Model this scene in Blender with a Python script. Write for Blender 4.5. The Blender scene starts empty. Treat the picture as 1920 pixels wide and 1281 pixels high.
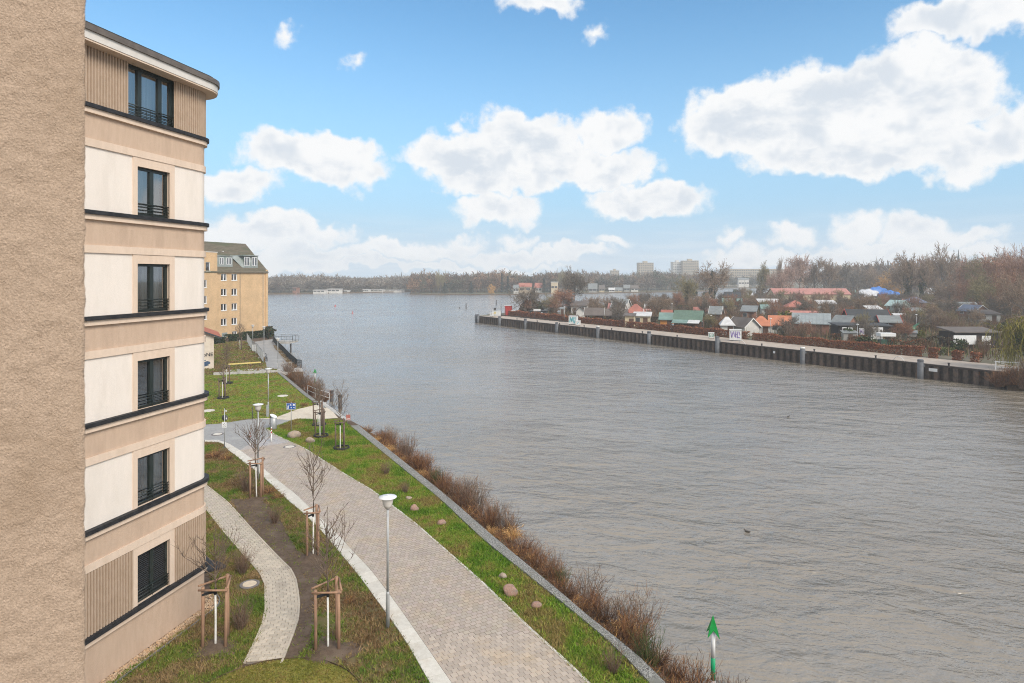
import bpy, math, random
import numpy as np
from mathutils import Vector, Matrix, noise as mnoise

# ------------------------------------------------------------------ camera, sky, sun, exposure
H, F, YH = 11.7, 1200.0, 517.0          # eye height (m), focal length and horizon row (photo pixels)
WZ = -1.8                               # water level
scene = bpy.context.scene
COL = scene.collection
cam_d = bpy.data.cameras.new('camera')
cam_d.sensor_width = 36.0
cam_d.lens = 36.0 * F / 1920.0
cam_d.shift_y = -(640.5 - YH) / 1920.0
cam_d.clip_start = 0.05
cam_d.clip_end = 9000
cam_d.dof.use_dof = True
cam_d.dof.focus_distance = 30.0
cam_d.dof.aperture_fstop = 9.0
cam = bpy.data.objects.new('camera', cam_d)
COL.objects.link(cam)
cam.location = (0, 0, H)
cam.rotation_euler = (math.radians(90), 0, 0)
scene.camera = cam

SUN_EL, SUN_AZ = math.radians(38), math.radians(140)     # azimuth clockwise from +Y: behind the camera, to the right
sun_d = bpy.data.lights.new('sun', 'SUN')
sun_d.energy = 2.2
sun_d.angle = math.radians(25)
sun_d.color = (1.0, 0.92, 0.82)
sun = bpy.data.objects.new('sun', sun_d)
COL.objects.link(sun)
_sd = Vector((math.sin(SUN_AZ) * math.cos(SUN_EL), math.cos(SUN_AZ) * math.cos(SUN_EL), math.sin(SUN_EL)))
sun.rotation_euler = _sd.to_track_quat('Z', 'Y').to_euler()

scene.view_settings.view_transform = 'Standard'
scene.view_settings.look = 'None'
scene.view_settings.gamma = 1.0
scene.view_settings.use_curve_mapping = False
scene.view_settings.exposure = 0.65
scene.cycles.max_bounces = 6
scene.cycles.diffuse_bounces = 3
scene.cycles.glossy_bounces = 3
scene.cycles.transparent_max_bounces = 12
scene.cycles.volume_bounces = 2
scene.cycles.use_denoising = True
scene.cycles.denoising_prefilter = 'NONE'
scene.cycles.denoising_input_passes = 'RGB_ALBEDO_NORMAL'
scene.cycles.filter_width = 1.05
scene.cycles.use_adaptive_sampling = True
scene.cycles.adaptive_threshold = 0.02

class NT:
    """small helper for writing node trees"""
    def __init__(s, nt):
        s.nt = nt
    def n(s, t, **kw):
        nd = s.nt.nodes.new(t)
        for k, v in kw.items():
            setattr(nd, k, v)
        return nd
    def put(s, sock, v):
        if isinstance(v, bpy.types.NodeSocket):
            s.nt.links.new(v, sock)
        else:
            if isinstance(v, (tuple, list)) and len(v) == 3 and sock.type == 'RGBA':
                v = (*v, 1)
            sock.default_value = v
    def math(s, op, a, b=None, c=None, clamp=False):
        nd = s.n('ShaderNodeMath', operation=op, use_clamp=clamp)
        for i, v in enumerate((a, b, c)):
            if v is not None:
                s.put(nd.inputs[i], v)
        return nd.outputs[0]
    def vmath(s, op, a, b=None, c=None, out=0):
        nd = s.n('ShaderNodeVectorMath', operation=op)
        for i, v in enumerate((a, b, c)):
            if v is not None:
                s.put(nd.inputs[i], v)
        return nd.outputs[out]
    def mix(s, f, a, b, blend='MIX'):
        nd = s.n('ShaderNodeMix', data_type='RGBA', blend_type=blend, clamp_factor=True)
        s.put(nd.inputs[0], f); s.put(nd.inputs[6], a); s.put(nd.inputs[7], b)
        return nd.outputs[2]
    def noise(s, vec, scale, detail=4, rough=.55, dist=0.0, out=0):
        nd = s.n('ShaderNodeTexNoise')
        if vec is not None:
            s.put(nd.inputs['Vector'], vec)
        nd.inputs['Scale'].default_value = scale
        nd.inputs['Detail'].default_value = detail
        nd.inputs['Roughness'].default_value = rough
        nd.inputs['Distortion'].default_value = dist
        return nd.outputs[out]
    def rng(s, v, a, b, c=0., d=1., smooth=True):
        nd = s.n('ShaderNodeMapRange', interpolation_type='SMOOTHSTEP' if smooth else 'LINEAR')
        for i, x in enumerate((v, a, b, c, d)):
            s.put(nd.inputs[i], x)
        return nd.outputs[0]

def make_world():
    w = bpy.data.worlds.new('World')
    scene.world = w
    w.use_nodes = True
    t = NT(w.node_tree)
    w.node_tree.nodes.clear()
    out = t.n('ShaderNodeOutputWorld')
    bg = t.n('ShaderNodeBackground')
    bg.inputs['Strength'].default_value = 0.1
    sky = t.n('ShaderNodeTexSky', sky_type='NISHITA')
    sky.sun_disc = False
    sky.sun_elevation = SUN_EL
    sky.sun_rotation = SUN_AZ
    sky.altitude = 30
    sky.air_density = 1.0
    sky.dust_density = 0.6
    sky.ozone_density = 1.2
    tc = t.n('ShaderNodeTexCoord')
    d = t.vmath('NORMALIZE', tc.outputs['Generated'])
    sx = t.n('ShaderNodeSeparateXYZ'); t.put(sx.inputs[0], d)
    az = t.math('ARCTAN2', sx.outputs[0], sx.outputs[1])
    el = t.math('ARCSINE', sx.outputs[2])
    cb = t.n('ShaderNodeCombineXYZ')
    t.put(cb.inputs[0], az); t.put(cb.inputs[1], el)
    p0 = cb.outputs[0]
    # billowing: the lookup point is pushed about by noise on the direction sphere
    n1 = t.noise(d, 9.0, 2, .6, out=1)
    n2 = t.noise(d, 38.0, 2, .62, out=1)
    w1 = t.vmath('SUBTRACT', n1, (.5, .5, .5)); w2 = t.vmath('SUBTRACT', n2, (.5, .5, .5))
    p = t.vmath('MULTIPLY_ADD', w1, (.085, .085, 0), p0)
    p = t.vmath('MULTIPLY_ADD', w2, (.040, .036, 0), p)
    # cumulus heads: centre column, row, half width, half height (photo pixels, turned into azimuth and elevation)
    blobs = [(600, 305, 130, 45), (690, 335, 52, 26), (430, 345, 100, 38), (545, 290, 95, 36), 
             (990, 270, 120, 66), (900, 300, 130, 50), (1110, 310, 118, 42), (950, 345, 130, 34), (1140, 243, 70, 36), 
             (1210, 372, 112, 34), (930, 400, 84, 26), 
             (1560, 215, 220, 90), (1700, 175, 170, 92), (1420, 225, 150, 66), (1790, 165, 95, 72), (1530, 285, 150, 46), (1640, 255, 190, 60),
             (1840, 268, 150, 48), (1910, 230, 85, 52), (1720, 302, 70, 22),
             (1800, 30, 150, 36), (1905, 15, 70, 32), (1010, 5, 75, 22), (540, 60, 24, 18), (1115, 66, 14, 16), (660, 119, 14, 7), 
             (500, 440, 150, 30), (430, 428, 50, 26), (865, 455, 46, 18), (965, 452, 36, 15), (770, 472, 130, 22), (1157, 456, 38, 11), (1355, 430, 30, 20),
             (1480, 434, 40, 20), (1600, 428, 60, 30), (1730, 428, 95, 32), (1840, 442, 80, 18), (1385, 478, 70, 24), 
             (600, 480, 120, 18), (1000, 480, 160, 16), (480, 490, 90, 15), (1580, 480, 230, 19), (640, 504, 190, 11), (860, 506, 190, 9), (1800, 472, 120, 16), (1660, 458, 140, 14),
             # the same broken cumulus goes on beyond the picture on both sides and above it
             (2180, 190, 260, 90), (2500, 330, 260, 70), (150, 250, 220, 70), (-260, 330, 300, 80), (2250, 440, 220, 30), (60, 440, 200, 26)]
    dm = None
    top = None
    for (x, y, rx, ry) in blobs:
        a = math.atan((x - 960) / F)
        rr = math.hypot(F, x - 960)
        e = math.atan((YH - y) / rr)
        ka = F / (F * F + (x - 960) ** 2)
        ra = rx * ka * 1.03
        re = ry / rr * 1.06
        q = t.vmath('MULTIPLY_ADD', p, (1 / ra, 1 / re, 0), (-a / ra, -e / re, 0))
        l = t.vmath('LENGTH', q, out=1)
        k = min(1.0, math.sqrt(ra * re) / .09)
        l = t.math('MULTIPLY_ADD', l, k, -k)
        dm = l if dm is None else t.math('MINIMUM', dm, l)
    # overhead and behind: a broken deck, as the soft light on the ground shows
    gen = t.noise(t.vmath('MULTIPLY', d, (1, 1, 1.6)), 2.6, 4, .58)
    r2 = t.math('ABSOLUTE', az)
    cover = t.math('MAXIMUM', t.rng(el, .44, .75), t.rng(r2, .85, 1.3))
    gd = t.math('MULTIPLY', t.math('SUBTRACT', t.math('SUBTRACT', .98, t.math('MULTIPLY', cover, .56)), gen), 1.7)
    dm = t.math('MINIMUM', dm, gd)
    n3 = t.noise(d, 20.0, 7, .70)
    field = t.math('MULTIPLY_ADD', t.math('SUBTRACT', n3, .5), .55, dm)
    alpha = t.rng(field, .08, -.15)
    # thin veil low over the horizon
    veil = t.math('MULTIPLY', t.rng(el, .12, .0), t.rng(t.noise(t.vmath('MULTIPLY', d, (3, 3, 26)), 3.2, 3, .6), .42, .66))
    alpha = t.math('MAXIMUM', alpha, t.math('MULTIPLY', veil, .30))
    shade = t.math('MULTIPLY', t.rng(t.noise(t.vmath('MULTIPLY', d, (1, 1, 1.9)), 11.0, 4, .6), .42, .66), t.rng(field, -.12, -.50))
    n4 = t.noise(t.vmath('ADD', d, (0, 0, .030)), 15.0, 3, .55)
    n5 = t.noise(d, 15.0, 3, .55)
    relief = t.rng(t.math('SUBTRACT', n4, n5), -.04, .20)
    shade = t.math('MAXIMUM', t.math('MULTIPLY', shade, .9), t.math('MULTIPLY', relief, t.rng(field, .0, -.35, 0, .85)))
    cloud = t.mix(shade, (6.2, 6.25, 6.3), (4.3, 4.75, 5.3))
    # clear blue: the sky texture, with the whitening the photograph shows toward the horizon
    blue = t.mix(1.0, sky.outputs[0], (.81, 1.18, 1.28), 'MULTIPLY')
    pale = t.rng(el, .42, -.02)
    blue = t.mix(t.math('MULTIPLY', pale, .97), blue, (2.7, 4.0, 5.4))
    hzn = t.rng(el, .12, .0)
    cloud = t.mix(t.math('MULTIPLY', hzn, .35), cloud, (5.0, 5.45, 5.9))
    blue = t.mix(t.math('MULTIPLY', hzn, .8), blue, (4.2, 4.95, 5.65))
    colr = t.mix(alpha, blue, cloud)
    t.put(bg.inputs['Color'], colr)
    w.node_tree.links.new(bg.outputs[0], out.inputs[0])
    w.cycles.sampling_method = 'NONE'
make_world()

# ------------------------------------------------------------------ helpers
def G(x, y, z=0.0):
    """a photo pixel on the level z -> point in the place (metres)"""
    s = (H - z) / (y - YH)
    return Vector(((x - 960) * s, F * s, z))

def at(x, D, z=0.0):
    """a photo column at a distance D"""
    return Vector(((x - 960) * D / F, D, z))

def col(r, g, b):
    """sRGB 0-255 -> linear"""
    f = lambda c: (c / 255) / 12.92 if c / 255 <= .04045 else ((c / 255 + .055) / 1.055) ** 2.4
    return (f(r), f(g), f(b))

MATS = {}
def pm(name, c1, c2=None, scale=4.0, rough=.8, bump=0.0, bscale=40.0, rand=0.0, metal=0.0, spec=.4, attr=False, c3=None, s3=.7, space='pos', detail=5, stretch=(1, 1, 1), wet=0.0):
    """procedural material: two (three) colours through noise, optional relief, per-object variation"""
    m = bpy.data.materials.new(name)
    m.use_nodes = True
    t = NT(m.node_tree)
    b = m.node_tree.nodes['Principled BSDF']
    if space == 'pos':
        vec = t.n('ShaderNodeNewGeometry').outputs['Position']
    else:
        vec = t.n('ShaderNodeTexCoord').outputs['Object']
    if stretch != (1, 1, 1):
        vec = t.vmath('MULTIPLY', vec, stretch)
    c = c1
    if c2 is not None:
        f = t.rng(t.noise(vec, scale, detail, .6), .34, .66)
        c = t.mix(f, c1, c2)
    if c3 is not None:
        f = t.rng(t.noise(vec, s3, 4, .6), .48, .70)
        c = t.mix(f, c, c3)
    if attr:
        a = t.n('ShaderNodeAttribute', attribute_name='Col')
        c = t.mix(1.0, a.outputs['Color'], c, 'MULTIPLY')
    if rand:
        oi = t.n('ShaderNodeObjectInfo')
        v = t.math('MULTIPLY_ADD', oi.outputs['Random'], rand * 2, 1 - rand)
        hsv = t.n('ShaderNodeHueSaturation')
        t.put(hsv.inputs['Value'], v)
        t.put(hsv.inputs['Color'], c)
        c = hsv.outputs[0]
    t.put(b.inputs['Base Color'], c)
    r = rough
    if wet:
        f = t.rng(t.noise(vec, wet, 4, .6), .44, .62)
        r = t.math('MULTIPLY_ADD', f, -.38, rough)
    t.put(b.inputs['Roughness'], r)
    b.inputs['Metallic'].default_value = metal
    b.inputs['Specular IOR Level'].default_value = spec
    if bump:
        bn = t.n('ShaderNodeBump')
        bn.inputs['Strength'].default_value = min(1, bump)
        bn.inputs['Distance'].default_value = .02 * max(1, bump)
        t.put(bn.inputs['Height'], t.noise(vec, bscale, 5, .6))
        t.put(b.inputs['Normal'], bn.outputs[0])
    MATS[name] = m
    return m

class MB:
    """collects faces, then links them as ONE mesh object"""
    def __init__(s):
        s.v = []; s.f = []; s.sm = []; s.mi = []
        s.m = 0
    def face(s, pts, smooth=False):
        i = len(s.v)
        s.v += [tuple(p) for p in pts]
        s.f.append(tuple(range(i, i + len(pts)))); s.sm.append(smooth); s.mi.append(s.m)
        return s
    def add(s, vs, fs, smooth=False):
        i = len(s.v)
        s.v += [tuple(p) for p in vs]
        for f in fs:
            s.f.append(tuple(i + k for k in f)); s.sm.append(smooth); s.mi.append(s.m)
        return s
    def box(s, lo, hi, M=None, ch=0.0):
        x0, y0, z0 = lo; x1, y1, z1 = hi
        if ch <= 0:
            vs = [(x0, y0, z0), (x1, y0, z0), (x1, y1, z0), (x0, y1, z0), (x0, y0, z1), (x1, y0, z1), (x1, y1, z1), (x0, y1, z1)]
            fs = [(3, 2, 1, 0), (4, 5, 6, 7), (0, 1, 5, 4), (1, 2, 6, 5), (2, 3, 7, 6), (3, 0, 4, 7)]
        else:
            vs = [(x0, y0, z0), (x1, y0, z0), (x1, y1, z0), (x0, y1, z0), (x0, y0, z1 - ch), (x1, y0, z1 - ch), (x1, y1, z1 - ch), (x0, y1, z1 - ch),
                  (x0 + ch, y0 + ch, z1), (x1 - ch, y0 + ch, z1), (x1 - ch, y1 - ch, z1), (x0 + ch, y1 - ch, z1)]
            fs = [(3, 2, 1, 0), (0, 1, 5, 4), (1, 2, 6, 5), (2, 3, 7, 6), (3, 0, 4, 7), (4, 5, 9, 8), (5, 6, 10, 9), (6, 7, 11, 10), (7, 4, 8, 11), (8, 9, 10, 11)]
        if M is not None:
            vs = [M @ Vector(p) for p in vs]
        return s.add(vs, fs)
    def cbox(s, c, size, M=None, ch=0.0):
        return s.box([c[i] - size[i] / 2 for i in range(3)], [c[i] + size[i] / 2 for i in range(3)], M, ch)
    def tube(s, pts, rad, n=8, cap=True, smooth=True):
        pts = [Vector(p) for p in pts]
        if not isinstance(rad, (list, tuple)):
            rad = [rad] * len(pts)
        i0 = len(s.v)
        for k, p in enumerate(pts):
            d = (pts[min(k + 1, len(pts) - 1)] - pts[max(k - 1, 0)])
            if d.length < 1e-9:
                d = Vector((0, 0, 1))
            d.normalize()
            a = d.orthogonal().normalized() if abs(d.z) < .999 else Vector((1, 0, 0))
            if abs(d.z) < .999:
                a = d.cross(Vector((0, 0, 1))).normalized()
            b = d.cross(a)
            for j in range(n):
                q = 2 * math.pi * j / n
                s.v.append(tuple(p + (a * math.cos(q) + b * math.sin(q)) * rad[k]))
        for k in range(len(pts) - 1):
            for j in range(n):
                a0 = i0 + k * n + j; a1 = i0 + k * n + (j + 1) % n
                s.f.append((a0, a1, a1 + n, a0 + n)); s.sm.append(smooth); s.mi.append(s.m)
        if cap:
            s.f.append(tuple(i0 + j for j in reversed(range(n)))); s.sm.append(False); s.mi.append(s.m)
            e = i0 + (len(pts) - 1) * n
            s.f.append(tuple(e + j for j in range(n))); s.sm.append(False); s.mi.append(s.m)
        return s
    def lathe(s, prof, n=16, at=(0, 0, 0), smooth=True):
        i0 = len(s.v)
        for (r, z) in prof:
            for j in range(n):
                q = 2 * math.pi * j / n
                s.v.append((at[0] + r * math.cos(q), at[1] + r * math.sin(q), at[2] + z))
        for k in range(len(prof) - 1):
            for j in range(n):
                a0 = i0 + k * n + j; a1 = i0 + k * n + (j + 1) % n
                s.f.append((a0, a1, a1 + n, a0 + n)); s.sm.append(smooth); s.mi.append(s.m)
        s.f.append(tuple(i0 + j for j in reversed(range(n)))); s.sm.append(False); s.mi.append(s.m)
        e = i0 + (len(prof) - 1) * n
        s.f.append(tuple(e + j for j in range(n))); s.sm.append(False); s.mi.append(s.m)
        return s
    def prism(s, poly, z0, z1, M=None):
        n = len(poly)
        vs = [(p[0], p[1], z0) for p in poly] + [(p[0], p[1], z1) for p in poly]
        if M is not None:
            vs = [M @ Vector(p) for p in vs]
        fs = [tuple(reversed(range(n))), tuple(range(n, 2 * n))] + [(i, (i + 1) % n, n + (i + 1) % n, n + i) for i in range(n)]
        return s.add(vs, fs)
    def mesh(s, name, mat):
        me = bpy.data.meshes.new(name)
        me.from_pydata(s.v, [], s.f)
        mats = mat if isinstance(mat, (list, tuple)) else [mat]
        for m in mats:
            me.materials.append(m)
        me.polygons.foreach_set('use_smooth', s.sm)
        if len(mats) > 1:
            me.polygons.foreach_set('material_index', s.mi)
        me.update()
        return me
    def build(s, name, mat, parent=None, loc=None, rz=0.0):
        o = bpy.data.objects.new(name, s.mesh(name, mat))
        COL.objects.link(o)
        if parent is not None:
            o.parent = parent
        if loc is not None:
            o.location = loc
        o.rotation_euler[2] = rz
        return o

def soup(name, tris, cols, mat, parent=None, quads=False):
    """many small faces (n,3,3) or (n,4,3) with a colour each -> one object"""
    k = 4 if quads else 3
    n = len(tris)
    me = bpy.data.meshes.new(name)
    me.vertices.add(n * k)
    me.vertices.foreach_set('co', np.ascontiguousarray(tris, dtype=np.float32).reshape(-1))
    me.loops.add(n * k)
    me.loops.foreach_set('vertex_index', np.arange(n * k, dtype=np.int32))
    me.polygons.add(n)
    me.polygons.foreach_set('loop_start', np.arange(0, n * k, k, dtype=np.int32))
    at_ = me.color_attributes.new('Col', 'FLOAT_COLOR', 'POINT')
    c = np.ones((n, k, 4), dtype=np.float32)
    c[:, :, :3] = np.asarray(cols, dtype=np.float32)[:, None, :]
    at_.data.foreach_set('color', c.reshape(-1))
    me.materials.append(mat)
    me.update()
    o = bpy.data.objects.new(name, me)
    COL.objects.link(o)
    if parent is not None:
        o.parent = parent
    return o

def tag(o, label=None, cat=None, group=None, kind=None):
    if label: o['label'] = label
    if cat: o['category'] = cat
    if group: o['group'] = group
    if kind: o['kind'] = kind
    return o

def thing(name, label, cat, loc=(0, 0, 0), rz=0.0, group=None):
    o = bpy.data.objects.new(name, None)
    o.empty_display_size = .2
    COL.objects.link(o)
    o.location = loc
    o.rotation_euler[2] = rz
    return tag(o, label, cat, group)

KIDS = {}
def copy_tree(o, parent=None):
    c = o.copy()
    COL.objects.link(c)
    c.parent = parent
    for ch in list(o.children):
        copy_tree(ch, c)
    return c

def sheet(name, pts, z, mat, kind='structure', parent=None):
    o = MB().face([(p[0], p[1], z) for p in pts]).build(name, mat, parent)
    # make the sheet face upwards
    me = o.data
    if me.polygons and me.polygons[0].normal.z < 0:
        me.flip_normals()
    if kind and parent is None:
        o['kind'] = kind
    return o

def resample(pts, step):
    pts = [Vector((p[0], p[1])) for p in pts]
    out = [pts[0].copy()]
    carry = 0.0
    for a, b in zip(pts, pts[1:]):
        L = (b - a).length
        if L < 1e-9: continue
        d = step - carry
        while d <= L:
            out.append(a.lerp(b, d / L)); d += step
        carry = L - (d - step)
    return out

def inside(poly, P):
    """vectorised point in polygon; poly list of (x,y), P (n,2)"""
    x, y = P[:, 0], P[:, 1]
    r = np.zeros(len(P), bool)
    n = len(poly)
    for i in range(n):
        x0, y0 = poly[i][0], poly[i][1]; x1, y1 = poly[(i + 1) % n][0], poly[(i + 1) % n][1]
        c = ((y0 > y) != (y1 > y))
        xi = (x1 - x0) * (y - y0) / ((y1 - y0) if y1 != y0 else 1e-9) + x0
        r ^= c & (x < xi)
    return r

def rline(a, b):
    """where a ray crosses a polyline: a=(p,dir), b polyline -> signed distance nearest"""
    p, d = a
    best = None
    for q0, q1 in zip(b, b[1:]):
        e = q1 - q0
        den = d.x * e.y - d.y * e.x
        if abs(den) < 1e-9: continue
        w = q0 - p
        tt = (w.x * e.y - w.y * e.x) / den
        uu = (w.x * d.y - w.y * d.x) / den
        if -1e-6 <= uu <= 1 + 1e-6 and tt > 0 and (best is None or tt < best):
            best = tt
    return best
# ------------------------------------------------------------------ materials
R = random.Random(7)
NR = np.random.default_rng(11)
pm('lawn', (.125, .165, .026), (.175, .19, .042), 3.0, .9, .6, 30, c3=(.14, .105, .045), s3=.9, spec=.15)
pm('lawn_rough', (.11, .12, .03), (.165, .125, .06), 2.2, .95, .6, 30, c3=(.13, .09, .055), s3=1.3, spec=.15)
pm('soil', (.095, .064, .045), (.135, .095, .068), 6, .95, .9, 35, c3=(.155, .115, .085), s3=1.4, spec=.2)
pm('blades', (1, 1, 1), attr=True, rough=.75, spec=.2)
pm('twigs', (1, 1, 1), attr=True, rough=.9, spec=.1)
pm('paver', (.425, .352, .285), (.47, .392, .325), 60, .62, .35, 90, rand=.13, c3=(.475, .375, .275), s3=.8, spec=.4)
pm('paver_far', (.37, .325, .29), (.43, .37, .325), 4.6, .5, .3, 60, c3=(.42, .38, .35), s3=.35, spec=.5, wet=.5)
pm('paver_light', (.48, .41, .32), (.55, .475, .385), 40, .7, .4, 90, rand=.12, c3=(.42, .36, .29), s3=1.2, spec=.35)
pm('joint', (.17, .135, .105), (.23, .19, .15), 12, .95, .5, 80, spec=.2)
pm('grey_paving', (.27, .26, .25), (.34, .33, .315), 5, .72, .3, 60, c3=(.37, .355, .335), s3=.6, spec=.35)
pm('sand_paving', (.56, .48, .37), (.64, .56, .45), 5, .8, .3, 70, c3=(.5, .42, .32), s3=.7)
pm('kerb', (.57, .53, .46), (.64, .60, .53), 9, .75, .25, 120, rand=.06, c3=(.52, .46, .38), s3=1.1)
pm('coping', (.07, .07, .066), (.40, .385, .35), 26, .85, 1.0, 40, c3=(.20, .195, .17), s3=1.5, detail=2)
pm('bank_soil', (.07, .048, .032), (.13, .085, .05), 5, .95, .9, 22, c3=(.17, .12, .07), s3=1.2, spec=.2)
pm('gravel', (.42, .33, .24), (.55, .46, .36), 30, .85, .3, 90, attr=True)
pm('edging', (.16, .155, .15), (.22, .21, .2), 10, .6)
pm('concrete', (.40, .38, .35), (.48, .455, .42), 5, .8, .35, 60, c3=(.33, .31, .28), s3=1.0)
pm('stone_dark', (.22, .21, .20), (.30, .28, .26), 6, .8, .5, 40)
pm('far_ground', (.10, .10, .05), (.14, .115, .07), .05, .95)

def water_mat():
    m = bpy.data.materials.new('water')
    m.use_nodes = True
    t = NT(m.node_tree)
    b = m.node_tree.nodes['Principled BSDF']
    pos = t.n('ShaderNodeNewGeometry').outputs['Position']
    c = t.mix(t.rng(t.noise(pos, .05, 4, .6), .35, .65), (.252, .213, .163), (.278, .238, .186))
    t.put(b.inputs['Base Color'], c)
    b.inputs['Roughness'].default_value = .12
    b.inputs['IOR'].default_value = 1.6
    b.inputs['Coat Weight'].default_value = .6
    b.inputs['Coat IOR'].default_value = 1.5
    b.inputs['Coat Roughness'].default_value = .2
    # wind ripples: crests run across the view, slightly oblique
    rot = t.n('ShaderNodeVectorRotate', rotation_type='Z_AXIS')
    t.put(rot.inputs['Vector'], pos)
    rot.inputs['Angle'].default_value = math.radians(14)
    v = t.vmath('MULTIPLY', rot.outputs[0], (.62, 1.12, 1))
    h0 = t.noise(v, .17, 2, .5, .3)
    h1 = t.noise(v, .50, 3, .55, .5)
    h2 = t.noise(v, 1.6, 4, .60, .6)
    h3 = t.noise(t.vmath('MULTIPLY', rot.outputs[0], (.8, 1.2, 1)), 5.5, 3, .6, .3)
    gust = t.rng(t.noise(pos, .035, 3, .5), .35, .65, .65, 1.1)
    h = t.math('ADD', t.math('MULTIPLY_ADD', h0, 2.2, t.math('MULTIPLY', h1, 1.7)), t.math('MULTIPLY_ADD', h2, .62, t.math('MULTIPLY', h3, .16)))
    bn = t.n('ShaderNodeBump')
    bn.inputs['Strength'].default_value = 1.0
    bn.inputs['Distance'].default_value = .32
    t.put(bn.inputs['Height'], t.math('MULTIPLY', h, gust))
    t.put(b.inputs['Normal'], bn.outputs[0])
    t.put(b.inputs['Coat Normal'], bn.outputs[0])
    return m
MATS['water'] = water_mat()

def brick_mat(name, c1, c2, mortar, scale, w=.5, hgt=.25, rough=.85):
    m = bpy.data.materials.new(name)
    m.use_nodes = True
    t = NT(m.node_tree)
    b = m.node_tree.nodes['Principled BSDF']
    tc = t.n('ShaderNodeTexCoord').outputs['Object']
    br = t.n('ShaderNodeTexBrick')
    sp = t.n('ShaderNodeSeparateXYZ'); t.put(sp.inputs[0], tc)
    cb = t.n('ShaderNodeCombineXYZ'); t.put(cb.inputs[0], sp.outputs[0]); t.put(cb.inputs[1], sp.outputs[2])
    t.put(br.inputs['Vector'], cb.outputs[0])
    for k, v in (('Color1', c1), ('Color2', c2), ('Mortar', mortar)):
        t.put(br.inputs[k], v)
    br.inputs['Scale'].default_value = scale
    br.inputs['Brick Width'].default_value = w
    br.inputs['Row Height'].default_value = hgt
    br.inputs['Mortar Size'].default_value = .03
    n = t.math('MULTIPLY', t.rng(t.noise(tc, .6, 5, .6), .3, .7, .88, 1.06), t.rng(t.noise(tc, 3.5, 4, .7), .3, .7, .93, 1.06))
    hs = t.n('ShaderNodeHueSaturation'); t.put(hs.inputs['Value'], n); t.put(hs.inputs['Color'], br.outputs[0])
    t.put(b.inputs['Base Color'], hs.outputs[0])
    b.inputs['Roughness'].default_value = rough
    MATS[name] = m
    return m

# ------------------------------------------------------------------ water and land
o = MB().face([(-2600, -120, WZ), (2600, -120, WZ), (2600, 4200, WZ), (-2600, 4200, WZ)]).build('water', MATS['water'])
o['kind'] = 'structure'

def ps(l, z=0.0):
    return [G(x, y, z) for x, y in l]
COPE_R = ps([(1243, 1281), (1189, 1226.6), (1114.5, 1168.6), (1031.6, 1098), (932, 1015), (837, 932), (700, 822), (672, 799)])
COPE_L = ps([(1214, 1281), (1156, 1218), (1073, 1148), (990, 1081.5), (907, 1015), (824, 936.5), (700, 835), (657, 800)])
dv = (COPE_R[0] - COPE_R[1]).normalized()
COPE_R = [COPE_R[0] + dv * 14] + COPE_R
COPE_L = [COPE_L[0] + dv * 14] + COPE_L
COPE2_R = ps([(612, 766), (576, 740), (527.5, 700)])
COPE2_L = ps([(603, 766), (570, 742), (521, 700)])
TERR = ps([(568, 698), (564, 690), (557, 690), (542.5, 676.5), (531, 663), (518.5, 650), (512, 641), (512, 630)])
land = [p.copy() for p in COPE_R] + [G(668, 797), G(655, 787)] + COPE2_R + [G(528, 698)] + TERR + [at(493, 150), at(440, 230), Vector((-420, 300, 0)), Vector((-420, -70, 0)), Vector((60, -70, 0))]
sheet('ground', land, 0.0, MATS['soil'])
# bank sloping from the land edge into the water
mb = MB()
edge = [p for p in land[:-3]]
prev = None
off = []
for i, p in enumerate(edge):
    a = edge[max(0, i - 1)]; b = edge[min(len(edge) - 1, i + 1)]
    d = (b - a); d.z = 0; d.normalize()
    n_ = Vector((d.y, -d.x, 0))
    off.append(n_)
for i in range(len(edge) - 1):
    a, b = edge[i], edge[i + 1]
    w0 = 2.5 if i < len(COPE_R) + 5 else .25
    p = [a, b, b + off[i + 1] * w0 * .45 + Vector((0, 0, -.75)), a + off[i] * w0 * .45 + Vector((0, 0, -.75))]
    q = [p[3], p[2], b + off[i + 1] * w0 + Vector((0, 0, WZ - .3)), a + off[i] * w0 + Vector((0, 0, WZ - .3))]
    mb.face(p); mb.face(q)
mb.build('river_bank', MATS['bank_soil'])['kind'] = 'structure'

# ------------------------------------------------------------------ lawns, beds and paths (sheets)
PATH_L = [(345, 906), (386, 955), (417.6, 996), (452, 1036), (486, 1074), (497, 1093), (498, 1155), (488, 1185), (458, 1246)]
PATH_R = [(345, 882), (386, 911), (427, 943), (474, 996), (521, 1046), (552, 1076), (561, 1124), (561, 1155), (550.6, 1187), (525.5, 1251)]
KERB_L = [(384, 830), (407, 830), (419, 834), (428.5, 845.5), (447, 859), (464, 873), (486, 888), (536.5, 936), (574, 968), (605, 999), (649, 1052), (677, 1086), (702, 1121), (727, 1155), (760, 1202), (805, 1281)]
KERB_R = [(384, 826), (407, 826), (428, 832), (449.5, 845.5), (473, 862), (498, 883), (514.6, 897), (555, 928), (599, 971), (640, 1011), (662, 1036), (693, 1068), (724, 1108), (760, 1158), (845, 1281)]
PROM_R = [(500, 805), (515, 816), (570, 841), (612, 868), (643.5, 888), (700, 922), (778, 982), (907, 1096), (990, 1177), (1065, 1245), (1102, 1281)]
def ext(l, m=9.0):
    """a line of photo points -> ground points, carried on past the lower edge of the picture"""
    w = ps(l)
    w.append(w[-1] + (w[-1] - w[-2]).normalized() * m)
    return w
PATH_Lw, PATH_Rw = ps(PATH_L), ps(PATH_R)
KERB_Lw, KERB_Rw, PROM_Rw = ext(KERB_L), ext(KERB_R), ext(PROM_R)
GREY = ps([(380, 797), (412, 795), (464, 787), (520, 786.5), (548, 788.6), (525, 797), (500, 805), (508, 818), (470, 832), (449.5, 845.5), (428, 832), (407, 826), (380, 826)])
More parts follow.
